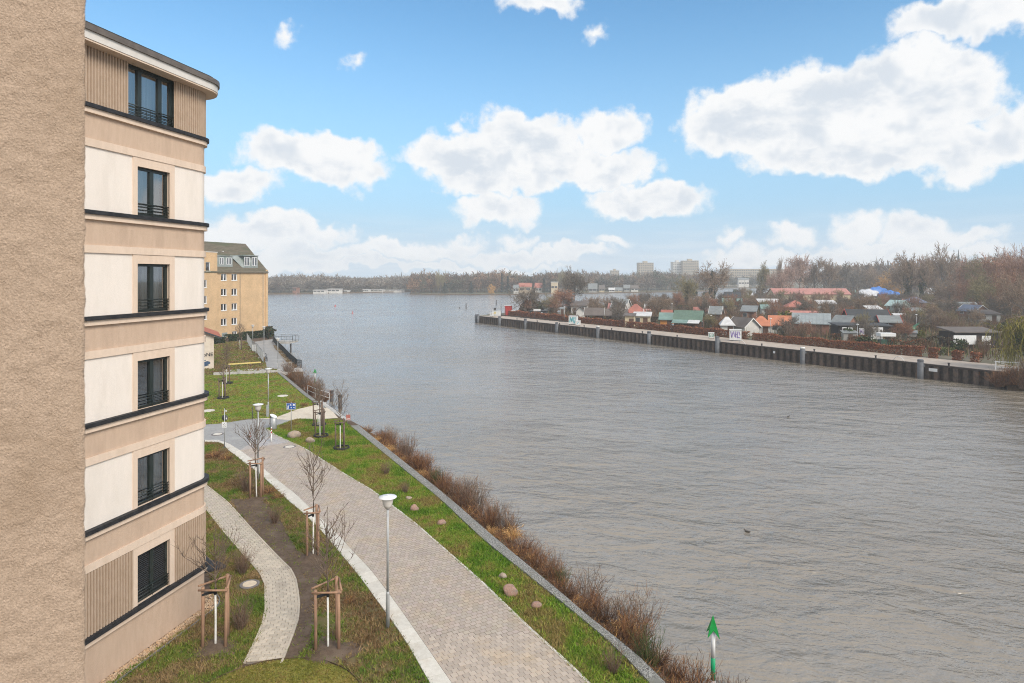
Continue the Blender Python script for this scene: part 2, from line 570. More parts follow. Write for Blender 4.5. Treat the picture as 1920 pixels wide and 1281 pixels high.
SANDP = ps([(464, 786.5), (515, 784), (559, 767.5), (586.6, 761), (610, 755), (634, 784), (591, 787.5), (561, 786.5), (548, 788.6), (520, 786.5)])
PROM = [Vector((p.x, p.y)) for p in KERB_Rw[3:]] + [Vector((p.x, p.y)) for p in reversed(PROM_Rw)] + [Vector((G(508, 818).x, G(508, 818).y)), Vector((G(470, 832).x, G(470, 832).y))]
MOUND_C, MOUND_R = G(498, 1345), 2.55
LAWN_A = PROM_Rw + [COPE_L[0]] + COPE_L[1:] + ps([(640, 787), (591, 787.5), (561, 786.5), (548, 788.6), (525, 797)])
LAWN_B = ps([(330, 797), (412, 795), (464, 786), (515, 784), (559, 767.5), (586.6, 761), (603, 755), (570, 742), (521, 700), (384, 704), (330, 706)])
LAWN_C = [p for p in PATH_Rw] + [G(525.5, 1251) + Vector((1.5, -9, 0))] + list(reversed(KERB_Lw)) + ps([(360, 830), (360, 890)])
LAWN_D = [p for p in PATH_Lw] + [PATH_Lw[-1] + Vector((-1.0, -9, 0)), Vector((-13, 6, 0)), Vector((-11.6, 18, 0)), Vector((-10.5, 22.6, 0)), Vector((-11.5, 24.5, 0))]
SOILB = ps([(427, 935), (470, 938), (499, 943), (520, 968), (530, 983), (549, 1018), (561, 1036), (606, 1052), (616, 1066), (600, 1084), (590, 1110), (590, 1160), (580, 1209), (557, 1232), (551, 1260), (526, 1253), (550.6, 1187), (561, 1155), (561, 1124), (552, 1076), (521, 1046), (474, 996)])
FARROUGH = ps([(330, 704), (521, 700), (519, 693), (500, 690), (496, 672), (486, 655), (465, 640), (330, 645)])
sheet('lawn', LAWN_A, .004, MATS['lawn'])
sheet('lawn', LAWN_B, .004, MATS['lawn'])
sheet('lawn', LAWN_C, .004, MATS['lawn_rough'])
sheet('lawn', LAWN_D, .004, MATS['lawn_rough'])
sheet('lawn', FARROUGH, .004, MATS['lawn_rough'])
sheet('soil_bed', SOILB, .009, MATS['soil'])
sheet('paved_junction', GREY, .016, MATS['grey_paving'])
sheet('paved_apron', ps([(500, 805), (515, 816), (548, 831), (535, 852), (505, 868), (490, 874), (473, 862), (449.5, 845.5), (470, 832), (508, 818)]), .030, MATS['paver_far'])
sheet('sand_path', SANDP, .020, MATS['sand_paving'])
FPROM = ps([(519, 693), (500, 690), (496, 672), (486, 655), (477, 641), (512, 636), (512, 641), (518.5, 650), (531, 663), (542.5, 676.5), (557, 690), (564, 690), (567, 696)])
sheet('far_promenade', FPROM, .012, MATS['grey_paving'])
# low round lawn in front, with a thin metal edging
mb = MB()
n = 72
for k in range(10):
    r0, r1 = MOUND_R * k / 10, MOUND_R * (k + 1) / 10
    h0, h1 = .28 * math.cos(k / 10 * math.pi / 2), .28 * math.cos((k + 1) / 10 * math.pi / 2)
    for j in range(n):
        a, b = 2 * math.pi * j / n, 2 * math.pi * (j + 1) / n
        mb.face([(r0 * math.cos(a), r0 * math.sin(a), h0), (r1 * math.cos(a), r1 * math.sin(a), h1), (r1 * math.cos(b), r1 * math.sin(b), h1), (r0 * math.cos(b), r0 * math.sin(b), h0)], True)
pm('lawn_mown', (.19, .19, .035), (.24, .21, .05), 2.5, .9, .4, 60, c3=(.25, .18, .055), s3=1.0, spec=.15)
md = mb.build('lawn_mound', MATS['lawn_mown'], loc=(MOUND_C.x, MOUND_C.y, .02)); md['kind'] = 'structure'
mb = MB()
for j in range(n):
    a, b = 2 * math.pi * j / n, 2 * math.pi * (j + 1) / n
    for (r0, z0, r1, z1) in ((MOUND_R + .02, 0, MOUND_R + .02, .045), (MOUND_R + .02, .045, MOUND_R, .045)):
        mb.face([(r0 * math.cos(a), r0 * math.sin(a), z0), (r0 * math.cos(b), r0 * math.sin(b), z0), (r1 * math.cos(b), r1 * math.sin(b), z1), (r1 * math.cos(a), r1 * math.sin(a), z1)])
mb.build('edging', MATS['bank_soil'], md)

# ------------------------------------------------------------------ pavers
def v2(l):
    return [Vector((p[0], p[1])) for p in l]

def lay_pavers(bed, Lw, Rw, pitch, row, mat, n_single, name, zt, step_from_near=True, phase=0.0):
    """rows of pavers square to the middle line; the nearest are objects of their own"""
    A, B = resample(v2(Lw), .05), resample(v2(Rw), .05)
    m = min(len(A), len(B))
    mid = [(A[int(i * (len(A) - 1) / 199)] + B[int(i * (len(B) - 1) / 199)]) / 2 for i in range(200)]
    mid = resample(mid, row)
    La, Ra = v2(Lw), v2(Rw)
    recs = []
    for i in range(1, len(mid) - 1):
        d = (mid[min(i + 4, len(mid) - 1)] - mid[max(i - 4, 0)]).normalized()
        nrm = Vector((-d.y, d.x))
        a = rline((mid[i], nrm), La) or rline((mid[i], nrm), Ra)
        b = rline((mid[i], -nrm), Ra) or rline((mid[i], -nrm), La)
        if not a or not b or a > 6 or b > 6: continue
        x = -b + .01
        first = True
        off_ = pitch * (.5 if i % 2 else 1.0)
        while x < a - .05:
            w = min(off_ if first else pitch, a - .01 - x)
            first = False
            if w > .05:
                c = mid[i] + nrm * (x + w / 2)
                recs.append((c, math.atan2(nrm.y, nrm.x), w - .012))
            x += w
            if w <= .0: break
    recs.sort(key=lambda r: r[0].y)
    # what the picture shows largest comes first
    vis = lambda c: (c.y > 1 and abs(c.x / c.y * F) < 975 and YH + F * H / c.y < 1296)
    near = [r for r in recs if vis(r[0])][:n_single]
    ids = set(id(r) for r in near)
    base = MB().box((-.5, -row / 2 + .006, -.03), (.5, row / 2 - .006, 0), None)
    meshes = {}
    for (c, ang, w) in near:
        key = round(w, 2)
        if key not in meshes:
            meshes[key] = MB().box((-w / 2, -row / 2 + .006, -.03), (w / 2, row / 2 - .006, 0), None, .005).mesh(name, mat)
        o = bpy.data.objects.new(name, meshes[key])
        COL.objects.link(o)
        o.parent = bed
        o.location = (c.x, c.y, zt + R.uniform(-.0025, .0025))
        o.rotation_euler = (R.uniform(-.006, .006), R.uniform(-.006, .006), ang)
    # the rest, joined
    rest = [r for r in recs if id(r) not in ids and r[0].y > 3]
    T = []; C = []
    for (c, ang, w) in rest:
        ca, sa = math.cos(ang), math.sin(ang)
        hx, hy = w / 2, row / 2 - .006
        P = [(c.x + ca * u - sa * v, c.y + sa * u + ca * v, zt + R.uniform(-.002, .002)) for u, v in ((-hx, -hy), (hx, -hy), (hx, hy), (-hx, hy))]
        T.append(P)
        k = R.uniform(.88, 1.1)
        C.append((k, k * R.uniform(.97, 1.02), k * R.uniform(.95, 1.03)))
    o = soup(name + '_field', np.array(T), np.array(C), MATS[mat.name + '_field'], bed, quads=True)
    o['kind'] = 'stuff'
    return len(recs)
pm('paver_field', (.425, .352, .285), (.47, .392, .325), 60, .60, .3, 90, attr=True, c3=(.475, .375, .275), s3=.8, spec=.45)
pm('paver_light_field', (.48, .41, .32), (.55, .475, .385), 20, .7, .3, 90, attr=True)
prom = sheet('promenade', PROM, .010, MATS['joint'])
lay_pavers(prom, [p + Vector((.0, 0, 0)) for p in KERB_Rw[3:]], PROM_Rw[1:], .205, .185, MATS['paver'], 300, 'paver', .040)
pbed = sheet('garden_path', PATH_Lw + list(reversed(PATH_Rw)), .012, MATS['joint'])
lay_pavers(pbed, PATH_Lw, PATH_Rw, .24, .16, MATS['paver_light'], 300, 'path_paver', .042)
# raised edge stones of the garden path
def ribbon(mbx, line, w, z0, z1, seg, gap=.008):
    """edge stones: short bars laid end to end along a line; returns a list of MB"""
    pts = resample(v2(line), seg)
    pts.append(Vector((line[-1][0], line[-1][1])))
    outl = []
    for i in range(len(pts) - 1):
        a, b = pts[i], pts[i + 1]
        d = (b - a)
        if d.length < .1: continue
        d.normalize(); nn = Vector((-d.y, d.x)) * w / 2
        a2, b2 = a + d * gap, b - d * gap
        q = MB().prism([a2 - nn, b2 - nn, b2 + nn, a2 + nn], z0, z1)
        outl.append(q)
    return outl
for line in (PATH_Lw, PATH_Rw):
    for q in ribbon(None, line, .065, .0, .060, 1.0):
        q.build('edge_stone', MATS['paver_light'], pbed)
for q in ribbon(None, PROM_Rw, .08, .0, .050, 1.0):
    q.build('edge_stone', MATS['kerb'], prom)
# broad concrete slabs beside the promenade
kerb = MB().face([(p.x, p.y, .006) for p in KERB_Lw] + [(p.x, p.y, .006) for p in reversed(KERB_Rw)]).build('slab_strip', MATS['joint'])
kerb['kind'] = 'structure'
KL, KR = v2(KERB_Lw), v2(KERB_Rw)
ka = resample(KL, .02); kb = resample(KR, .02)
nsl = 46
for i in range(nsl):
    q = []
    for f in (i / nsl, (i + 1) / nsl):
        q.append((ka[min(int(f * (len(ka) - 1)), len(ka) - 1)], kb[min(int(f * (len(kb) - 1)), len(kb) - 1)]))
    (a0, b0), (a1, b1) = q
    d = (a1 - a0).normalized() * .006
    MB().prism([a0 + d, a1 - d, b1 - d, b0 + d], .0, .048 + R.uniform(-.002, .002)).build('kerb_slab', MATS['kerb'], kerb)

# ------------------------------------------------------------------ coping of the river wall
def coping(L, Rr, name='river_wall'):
    a, b = v2(L), v2(Rr)
    n = 26
    la, lb = resample(a, .05), resample(b, .05)
    root = thing(name, 'low river wall with rough stone coping beside the lawn' if name == 'river_wall' else '', 'wall')
    st = int(max(3, (len(la) * .05) / 1.25))
    for i in range(st):
        f0, f1 = i / st, (i + 1) / st
        p = [la[int(f0 * (len(la) - 1))], la[int(f1 * (len(la) - 1))], lb[int(f1 * (len(lb) - 1))], lb[int(f0 * (len(lb) - 1))]]
        d = (p[1] - p[0]).normalized() * .006
        MB().prism([p[0] + d, p[1] - d, p[2] - d, p[3] + d], -.5, .085 + R.uniform(-.006, .006)).build('coping_stone', MATS['coping'], root)
    return root
r_ = coping(COPE_L, COPE_R); r_['label'] = 'long low river wall of rough grey coping stones below the promenade lawn'
r_ = coping(COPE2_L, COPE2_R); r_['label'] = 'short low river wall between the concrete terrace and the landing steps'

# ------------------------------------------------------------------ grass
def scatter(poly, n, rng=NR):
    P = np.array([(p[0], p[1]) for p in poly])
    lo, hi = P.min(0), P.max(0)
    out = np.empty((0, 2))
    while len(out) < n:
        # denser near the camera, where tufts show
        c = rng.random((n * 3, 2)) * (hi - lo) + lo
        c = c[inside(poly, c)]
        vis = (c[:, 1] > 8) & (np.abs(c[:, 0] / np.maximum(c[:, 1], .1) * F) < 1000)
        c = c[vis]
        if len(c) == 0: break
        out = np.vstack([out, c])
    return out[:n]

HOLES = [(468, 1097, .5), (530, 743, .55), (390, 771, .6)]
def tuft_field(name, poly, n, cols, h=(.05, .12), w=.018, spread=.07, blades=5, rng=NR, label=None, exclude=None, z=.004, thr=None):
    P = scatter(poly, n, rng)
    for ex in (exclude or []):
        P = P[~inside(ex, P)]
    for (hx, hy, hr) in HOLES:
        c_ = G(hx, hy); P = P[np.hypot(P[:, 0] - c_.x, P[:, 1] - c_.y) > hr]
    n = len(P)
    if thr is not None:
        keep = np.array([mnoise.noise(Vector((p[0] * .9, p[1] * .9, 3.0))) + rng.normal() * .25 > thr for p in P])
        P = P[keep]; n = len(P)
    base = np.repeat(P, blades, 0) + rng.normal(size=(n * blades, 2)) * spread * .5
    m = len(base)
    ang = rng.random(m) * 2 * np.pi
    hh = rng.uniform(h[0], h[1], m)
    lean = rng.normal(size=(m, 2)) * (hh * .7)[:, None]
    wv = np.stack([np.cos(ang), np.sin(ang)], 1) * w * rng.uniform(.6, 1.4, m)[:, None]
    T = np.zeros((m, 3, 3))
    T[:, 0, :2] = base - wv; T[:, 1, :2] = base + wv; T[:, 2, :2] = base + lean
    zb = np.full(m, z)
    if z > .1:
        q = np.minimum(1, np.hypot(base[:, 0] - MOUND_C.x, base[:, 1] - MOUND_C.y) / MOUND_R)
        zb = .02 + .28 * np.cos(q * np.pi / 2)
    T[:, 0, 2] = zb; T[:, 1, 2] = zb; T[:, 2, 2] = zb + hh
    cl = np.array(cols)
    # colour drifts in patches over the lawn
    pn = np.array([mnoise.noise(Vector((p[0] * .55, p[1] * .55, 0))) for p in P])
    pn2 = np.array([mnoise.noise(Vector((p[0] * 1.7, p[1] * 1.7, 5))) for p in P])
    idx = np.clip(((pn * .9 + pn2 * .6 + .5) + rng.normal(size=n) * .18) * len(cl), 0, len(cl) - 1).astype(int)
    C = cl[idx]
    C = np.repeat(C, blades, 0) * rng.uniform(.7, 1.3, m)[:, None]
    o = soup(name, T, C, MATS['blades'])
    tag(o, label, 'grass', None, 'stuff')
    return o
GREEN = [(.09, .185, .010), (.13, .23, .016), (.18, .26, .026), (.225, .26, .04), (.27, .235, .058), (.23, .17, .055)]
MIXED = [(.09, .15, .016), (.135, .185, .025), (.18, .20, .038), (.215, .175, .055), (.215, .145, .065), (.28, .19, .09), (.18, .11, .05)]
CIRC = [(MOUND_C.x + MOUND_R * math.cos(a * math.pi / 24), MOUND_C.y + MOUND_R * math.sin(a * math.pi / 24)) for a in range(48)]
tuft_field('grass', LAWN_A, 26000, GREEN, (.05, .14), label='bright green grass on the lawn strip between promenade and river wall')
tuft_field('grass', LAWN_B, 12000, GREEN[1:], (.04, .10), w=.03, label='short green grass on the lawn beyond the paved junction')
tuft_field('grass', LAWN_C, 24000, MIXED, (.04, .13), exclude=[SOILB, CIRC], label='patchy green and brown grass between garden path and slab strip', thr=-.38)
tuft_field('grass', LAWN_D, 16000, MIXED[:6], (.04, .12), exclude=[CIRC], label='patchy grass between the apartment building and the garden path', thr=-.38)
tuft_field('grass', FARROUGH, 6000, MIXED[1:], (.06, .2), w=.05, label='rough yellowing grass in front of the brick building')
tuft_field('grass', CIRC, 5000, [(.15, .155, .025), (.18, .17, .032), (.22, .18, .045), (.25, .18, .055)], (.02, .05), label='mown yellowish grass on the round lawn in front', z=.20)
# sparse weeds and litter in the bare bed
tuft_field('weed_cover', SOILB, 500, MIXED[1:5], (.02, .06), blades=3, label='sparse seedlings on the bare soil bed')
# ------------------------------------------------------------------ near wall and the apartment building
pm('stucco_near', (.545, .405, .295), (.70, .525, .39), 300, .9, .7, 420, c3=(.52, .38, .27), s3=5, spec=.15)
pm('render_cream', (.70, .55, .43), (.74, .585, .46), 3, .9, .35, 160, spec=.2, c3=(.665, .52, .40), s3=.9, stretch=(2.5, 2.5, .6))
pm('render_white', (.79, .71, .63), (.82, .735, .655), 2, .9, .35, 160, spec=.2, c3=(.755, .675, .595), s3=.7, stretch=(2.5, 2.5, .6))
pm('render_brown', (.56, .41, .30), (.60, .445, .33), 3, .9, .5, 160, spec=.2, c3=(.52, .38, .28), s3=.8, stretch=(2.5, 2.5, .6))
pm('rib', (.44, .325, .235), (.48, .36, .265), 4, .9, .4, 120, spec=.2)
pm('flashing', (.022, .022, .024), (.035, .035, .038), 4, .6, spec=.2)
pm('dark_metal', (.012, .02, .018), (.02, .028, .026), 4, .42, spec=.5)
pm('gutter', (.11, .09, .075), (.15, .125, .105), 4, .5)
pm('fascia', (.62, .58, .53), (.68, .64, .59), 3, .7)
pm('roof_dark', (.03, .032, .03), (.05, .05, .045), 3, .7)
pm('curtain', (.75, .74, .70), (.62, .61, .58), 3, .9, stretch=(14, 14, .3))
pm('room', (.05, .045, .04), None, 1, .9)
pm('shutter', (.018, .018, .018), None, 1, .55)
pm('steel', (.5, .5, .5), (.58, .58, .58), 6, .35, metal=.8)

def glass_mat(name='glass', tint=(.62, .66, .68), base=.16):
    m = bpy.data.materials.new(name)
    m.use_nodes = True
    t = NT(m.node_tree)
    m.node_tree.nodes.clear()
    out = t.n('ShaderNodeOutputMaterial')
    tr = t.n('ShaderNodeBsdfTransparent'); t.put(tr.inputs[0], tint)
    gl = t.n('ShaderNodeBsdfGlossy'); gl.inputs['Roughness'].default_value = .02
    fr = t.n('ShaderNodeFresnel'); fr.inputs['IOR'].default_value = 1.5
    mx = t.n('ShaderNodeMixShader')
    t.put(mx.inputs[0], t.math('ADD', t.math('MULTIPLY', fr.outputs[0], 1.3), base, clamp=True))
    m.node_tree.links.new(tr.outputs[0], mx.inputs[1])
    m.node_tree.links.new(gl.outputs[0], mx.inputs[2])
    m.node_tree.links.new(mx.outputs[0], out.inputs[0])
    MATS[name] = m
    return m
glass_mat(base=.30)
glass_mat('glass_far', (.4, .42, .44), .25)

# the stucco wall of the camera's own building, an arm's length away
def near_wall():
    root = thing('stucco_wall', 'rough brown stucco wall close by at the left edge', 'wall', (0, 0, 0))
    E = Vector(((162 - 960) / F * 1.02, 1.02, 0))                     # the corner the picture shows
    d1 = Vector((-.80, -.60, 0)); d2 = Vector((-.92, .39, 0))          # along the lit face towards us, and back round the corner
    n1 = Vector((.60, -.80, 0)); n2 = Vector((.39, .92, 0))
    A = E + d1 * .9; B = E + d2 * 2.0
    mb = MB()
    o1 = n1 * -.012
    mb.prism([E + o1 + d1 * .012 - n2 * .012, B - n2 * .012, A + o1 + Vector((-1.6, .4, 0)), A + o1], 0.0, 19.0)
    mb.build('wall_body', MATS['stucco_near'], root)
    nx, nz = 150, 600
    wd, z0, z1 = .36, H - .78, H + .60
    vs = []; fs = []
    nb = 8
    w = nx + 1 + nb
    for j in range(nz + 1):
        z = z0 + (z1 - z0) * j / nz
        for i in range(w):
            if i <= nx:
                l = wd * (1 - i / nx)
                p = E + d1 * l; nn = n1.copy()
                e = max(0.0, 1 - l / .010)
                nn = (n1 * (1 - e * .5) + n2 * (e * .5)).normalized()
                p = p - nn * (.004 * e * e)
            else:
                l = .0035 + .02 * (i - nx - 1)
                p = E + d2 * l; nn = n2.copy(); e = 0
            q = Vector((l if i <= nx else -l, z, 0))
            qs = Vector((q.x * 1.0, q.y * 1.0, 0)); hgt = mnoise.noise(qs * 34) * 1.0 + mnoise.noise(qs * 75 + Vector((3, 1, 0))) * .6 + mnoise.noise(q * 260 + Vector((7, 2, 0))) * .22 - max(0, mnoise.noise(q * 30 + Vector((1, 9, 0))) - .35) * 1.5
            vs.append(p + nn * (.0023 * hgt) + Vector((0, 0, z)))
    for j in range(nz):
        for i in range(w - 1):
            a = j * w + i
            fs.append((a, a + 1, a + w + 1, a + w))
    MB().add(vs, fs, True).build('plaster', MATS['stucco_near'], root)
near_wall()

U = Vector((.2257, .9742, 0)); NRM = Vector((.9742, -.2257, 0))
RC = .6
P0 = Vector((-10.917, 22.405, 0)); CC = P0 - NRM * RC
def fp(s, o, z):
    """facade coordinates: s metres before the rounded corner (s<0), o metres proud, z up"""
    if s <= 0:
        p = P0 + U * s + NRM * o
    else:
        a = min(s / RC, math.pi / 2)
        d = NRM * math.cos(a) + U * math.sin(a)
        p = CC + d * (RC + o)
        if s > RC * math.pi / 2:
            p = p - NRM * (s - RC * math.pi / 2)
    return Vector((p.x, p.y, z))
S0 = -6.5
SEND = RC * math.pi / 2 + 6
CURVE = [S0, 0] + [RC * math.pi / 2 * k / 12 for k in range(1, 13)] + [SEND]
def band(z0, z1, o, s0=S0, s1=SEND, lid=True, top_o=None, mb=None):
    """strip along the facade, o proud of the wall; lid closes it top and bottom back to the wall"""
    mb = mb or MB()
    cs = [s0] + [c for c in CURVE if s0 < c < s1] + [s1]
    for a, b in zip(cs, cs[1:]):
        sm = a >= 0 and b <= RC * math.pi / 2 + .001
        mb.face([fp(a, o, z0), fp(b, o, z0), fp(b, o, z1), fp(a, o, z1)], sm)
        if lid:
            mb.face([fp(a, -.05, z1), fp(a, o, z1), fp(b, o, z1), fp(b, -.05, z1)])
            mb.face([fp(a, o, z0), fp(a, -.05, z0), fp(b, -.05, z0), fp(b, o, z0)])
    if lid:
        for e in (s0, s1):
            mb.face([fp(e, -.05, z0), fp(e, o, z0), fp(e, o, z1), fp(e, -.05, z1)])
    return mb
apt = thing('apartment_building', 'tall beige apartment building with rounded corner, dark ledges and ribbed panels', 'building', (P0.x, P0.y, 0))
def inv(o):
    """parts are written in place coordinates; hang them under the building root"""
    o.parent = apt
    o.matrix_parent_inverse = Matrix.Translation(-Vector(apt.location))
    return o
def part(mb, name, mat):
    return inv(mb.build(name, MATS[mat]))
ZL = [1.55 + 3.0 * k for k in range(6)]            # tops of the dark ledges
SW0, SW1 = -2.78, -1.44                            # window edges along the facade (before the corner)
SA0, SA1 = -3.12, -1.24                            # attic window
# base
part(band(-.2, ZL[0] - .26, 0, lid=False), 'plinth_wall', 'render_brown')
for k, z in enumerate(ZL):
    nm = 'ledge'
    a = part(band(z - .115, z, .16), 'ledge', 'flashing')
    part(band(z - .26, z - .117, .10), 'moulding', 'render_cream')
    if k > 0:
        part(band(z - 2.0 + .2 - .2, z - .28, 0, lid=False), 'spandrel', 'render_brown') if False else None
for k in range(6):
    z = ZL[k]
    attic = (k == 5)
    ztop = z + 1.80 if not attic else z + 1.62
    s0, s1 = (SA0, SA1) if attic else (SW0, SW1)
    hw = 1.52 if not attic else 1.58
    ribbed = k in (0, 5)
    wallm = 'rib' if ribbed else 'render_white'
    # wall of the storey, leaving the opening free
    mb = MB()
    def wallstrip(a0, a1, z0, z1, o=0.0):
        band(z0, z1, o, a0, a1, lid=False, mb=mb)
    wallstrip(S0, s0, z, ztop); wallstrip(s1, SEND, z, ztop); wallstrip(s0, s1, z + hw, ztop)
    part(mb, 'storey_wall', wallm)
    if ribbed:
        # vertical ribs, too fine to pick apart one by one
        for (a, b) in ((S0, s0 - (.17 if not attic else .02)), (s1 + (.20 if not attic else .02), RC * 1.25)):
            mb = MB()
            n_ = int((b - a) / .10)
            for i in range(n_):
                c = a + (i + .5) * (b - a) / n_
                for (ca, cb, o0, o1) in ((c - .034, c - .028, 0, .055), (c - .028, c + .028, .055, .055), (c + .028, c + .034, .055, 0)):
                    mb.face([fp(ca, o0, z + .005), fp(cb, o1, z + .005), fp(cb, o1, ztop - .005), fp(ca, o0, ztop - .005)])
            o = part(mb, 'ribbed_panel', 'rib'); o['kind'] = 'stuff'
    if not attic:
        # frieze band and spandrel up to the next moulding
        part(band(ztop, ztop + .22, .05), 'frieze', 'render_cream')
        part(band(ztop + .222, z + 3.0 - .26, 0, lid=False), 'spandrel', 'render_brown')
        # plaster surround of the window
        mb = MB()
        def fbox(a0, a1, o0, o1, z0, z1):
            pts = [fp(a, o, zz) for zz in (z0, z1) for (a, o) in ((a0, o0), (a1, o0), (a1, o1), (a0, o1))]
            mb.add(pts, [(0, 1, 2, 3), (7, 6, 5, 4), (0, 4, 5, 1), (1, 5, 6, 2), (2, 6, 7, 3), (3, 7, 4, 0)])
        fbox(s0 - .17, s0, -.06, .03, z + .004, ztop - .002)
        fbox(s1, s1 + .20, -.06, .03, z + .004, ztop - .002)
        fbox(s0, s1, -.06, .028, z + hw, ztop - .002)
        part(mb, 'window_surround', 'render_cream')
    # opening: reveal, frame, panes, room behind
    win = bpy.data.objects.new('window', None); COL.objects.link(win); inv(win)
    def wpart(mb, name, mat):
        o = mb.build(name, MATS[mat]); o.parent = win
        return o
    mb = MB()
    dz0, dz1, dep = z + .002, z + hw, -.17
    for (pa, pb) in (((s0, dz0), (s0, dz1)), ((s1, dz1), (s1, dz0)), ((s0, dz1), (s1, dz1)), ((s1, dz0), (s0, dz0))):
        mb.face([fp(pa[0], 0, pa[1]), fp(pb[0], 0, pb[1]), fp(pb[0], dep, pb[1]), fp(pa[0], dep, pa[1])])
    wpart(mb, 'reveal', 'render_cream' if not attic else 'dark_metal')
    mb = MB()
    def wbox(a0, a1, o0, o1, z0, z1, mb=mb):
        pts = [fp(a, o, zz) for zz in (z0, z1) for (a, o) in ((a0, o0), (a1, o0), (a1, o1), (a0, o1))]
        mb.add(pts, [(0, 1, 2, 3), (7, 6, 5, 4), (0, 4, 5, 1), (1, 5, 6, 2), (2, 6, 7, 3), (3, 7, 4, 0)])
    fw = .085
    wbox(s0, s0 + fw, -.17, -.09, dz0, dz1); wbox(s1 - fw, s1, -.17, -.088, dz0, dz1)
    wbox(s0 + fw, s1 - fw, -.17, -.09, dz1 - fw, dz1); wbox(s0 + fw, s1 - fw, -.17, -.09, dz0, dz0 + fw)
    cuts = [(s0 + s1) / 2] if not attic else [s0 + (s1 - s0) * .28, s0 + (s1 - s0) * .72]
    for c in cuts:
        wbox(c - .075, c + .075, -.16, -.075, dz0 + fw, dz1 - fw)
    wpart(mb, 'frame', 'dark_metal')
    eds = [s0 + fw] + [x for c in cuts for x in (c - .075, c + .075)] + [s1 - fw]
    for i in range(0, len(eds), 2):
        if k == 0:
            # closed roller shutter: slats
            mb = MB()
            ns = 22
            for q in range(ns):
                za = dz0 + fw + (dz1 - dz0 - 2 * fw) * q / ns; zb = dz0 + fw + (dz1 - dz0 - 2 * fw) * (q + 1) / ns - .006
                mb.face([fp(eds[i], -.115, za), fp(eds[i + 1], -.115, za), fp(eds[i + 1], -.100, (za + zb) / 2), fp(eds[i], -.100, (za + zb) / 2)])
                mb.face([fp(eds[i], -.100, (za + zb) / 2), fp(eds[i + 1], -.100, (za + zb) / 2), fp(eds[i + 1], -.115, zb), fp(eds[i], -.115, zb)])
            wpart(mb, 'shutter', 'shutter')
        mb = MB()
        mb.face([fp(eds[i], -.128, dz0 + fw), fp(eds[i + 1], -.128, dz0 + fw), fp(eds[i + 1], -.128, dz1 - fw), fp(eds[i], -.128, dz1 - fw)])
        wpart(mb, 'pane', 'glass')
    # room box behind
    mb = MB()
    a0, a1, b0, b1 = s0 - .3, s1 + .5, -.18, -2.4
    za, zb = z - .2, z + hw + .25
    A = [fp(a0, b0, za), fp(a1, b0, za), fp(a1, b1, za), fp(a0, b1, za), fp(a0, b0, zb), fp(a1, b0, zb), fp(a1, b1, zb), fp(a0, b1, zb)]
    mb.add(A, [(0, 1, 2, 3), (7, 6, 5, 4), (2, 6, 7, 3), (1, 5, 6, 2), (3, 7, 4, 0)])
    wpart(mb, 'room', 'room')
    # curtains
    if k in (5, 4, 3, 2, 1):
        mb = MB()
        spans = {5: [(s0 + .1, s1 - .15)], 4: [(s0 + .05, s1 - .05)], 3: [(s0 + .55, s1 - .1)], 2: [(s0 + .04, s0 + .38), (s1 - .3, s1 - .04)], 1: [(s0 + .6, s1 - .05)]}[k]
        for (a, b) in spans:
            n_ = 46
            for i in range(n_):
                c0, c1 = a + (b - a) * i / n_, a + (b - a) * (i + 1) / n_
                f = lambda c: -.34 - .03 * math.sin(c * 42) - .015 * math.sin(c * 97)
                mb.face([fp(c0, f(c0), z + .05), fp(c1, f(c1), z + .05), fp(c1, f(c1), z + hw - .02), fp(c0, f(c0), z + hw - .02)], True)
        wpart(mb, 'curtain', 'curtain')
    # french balcony rail: bars across the opening
    mb = MB()
    for h_ in (.10, .20, .30, .385):
        mb.tube([fp(s0 + .005, -.03, z + h_), fp(s1 - .005, -.03, z + h_)], .013 if h_ < .38 else .017, 6)
    for e in (s0 + .02, s1 - .02, (s0 + s1) / 2):
        mb.tube([fp(e, -.045, z + .01), fp(e, -.045, z + .39)], .011, 6)
    wpart(mb, 'railing', 'dark_metal')
# lintel over the attic, eaves, gutter, roof edge
zt = ZL[5] + 1.62
part(band(zt - .02, zt + .03, .42), 'soffit', 'render_cream')
part(band(zt + .032, zt + .26, .44), 'fascia', 'fascia')
part(band(zt + .262, zt + .43, .50), 'gutter', 'gutter')
mb = MB()
cs = [S0] + CURVE[1:]
for a, b in zip(cs, cs[1:]):
    mb.face([fp(a, .34, zt + .432), fp(b, .34, zt + .432), fp(b, .34, zt + .53), fp(a, .34, zt + .53)])
    mb.face([fp(a, .34, zt + .53), fp(b, .34, zt + .53), fp(b, -.85, zt + .75), fp(a, -.85, zt + .75)])
part(mb, 'roof', 'roof_dark')
# body behind the wall so that nothing is hollow from other sides
mb = MB()
c0, c1 = fp(S0, 0, 0), fp(SEND, 0, 0)
b0 = c0 - NRM * 7.5; b1 = c1
mb.face([c0, b0, b0 + Vector((0, 0, 18.6)), c0 + Vector((0, 0, 18.6))])
mb.face([b0, b1, b1 + Vector((0, 0, 18.6)), b0 + Vector((0, 0, 18.6))])
part(mb, 'rear_wall', 'render_brown')
mb = MB()
mb.face([fp(s, -.2, zt + .62) for s in [S0] + CURVE[1:]] + [b0 + Vector((0, 0, zt + .62))])
part(mb, 'roof_deck', 'roof_dark')
# small canopy over the entrance just round the corner
mb = MB(); band(1.02, 1.10, .75, RC * .9, RC * 1.5708 + .6, mb=mb); part(mb, 'canopy', 'flashing')

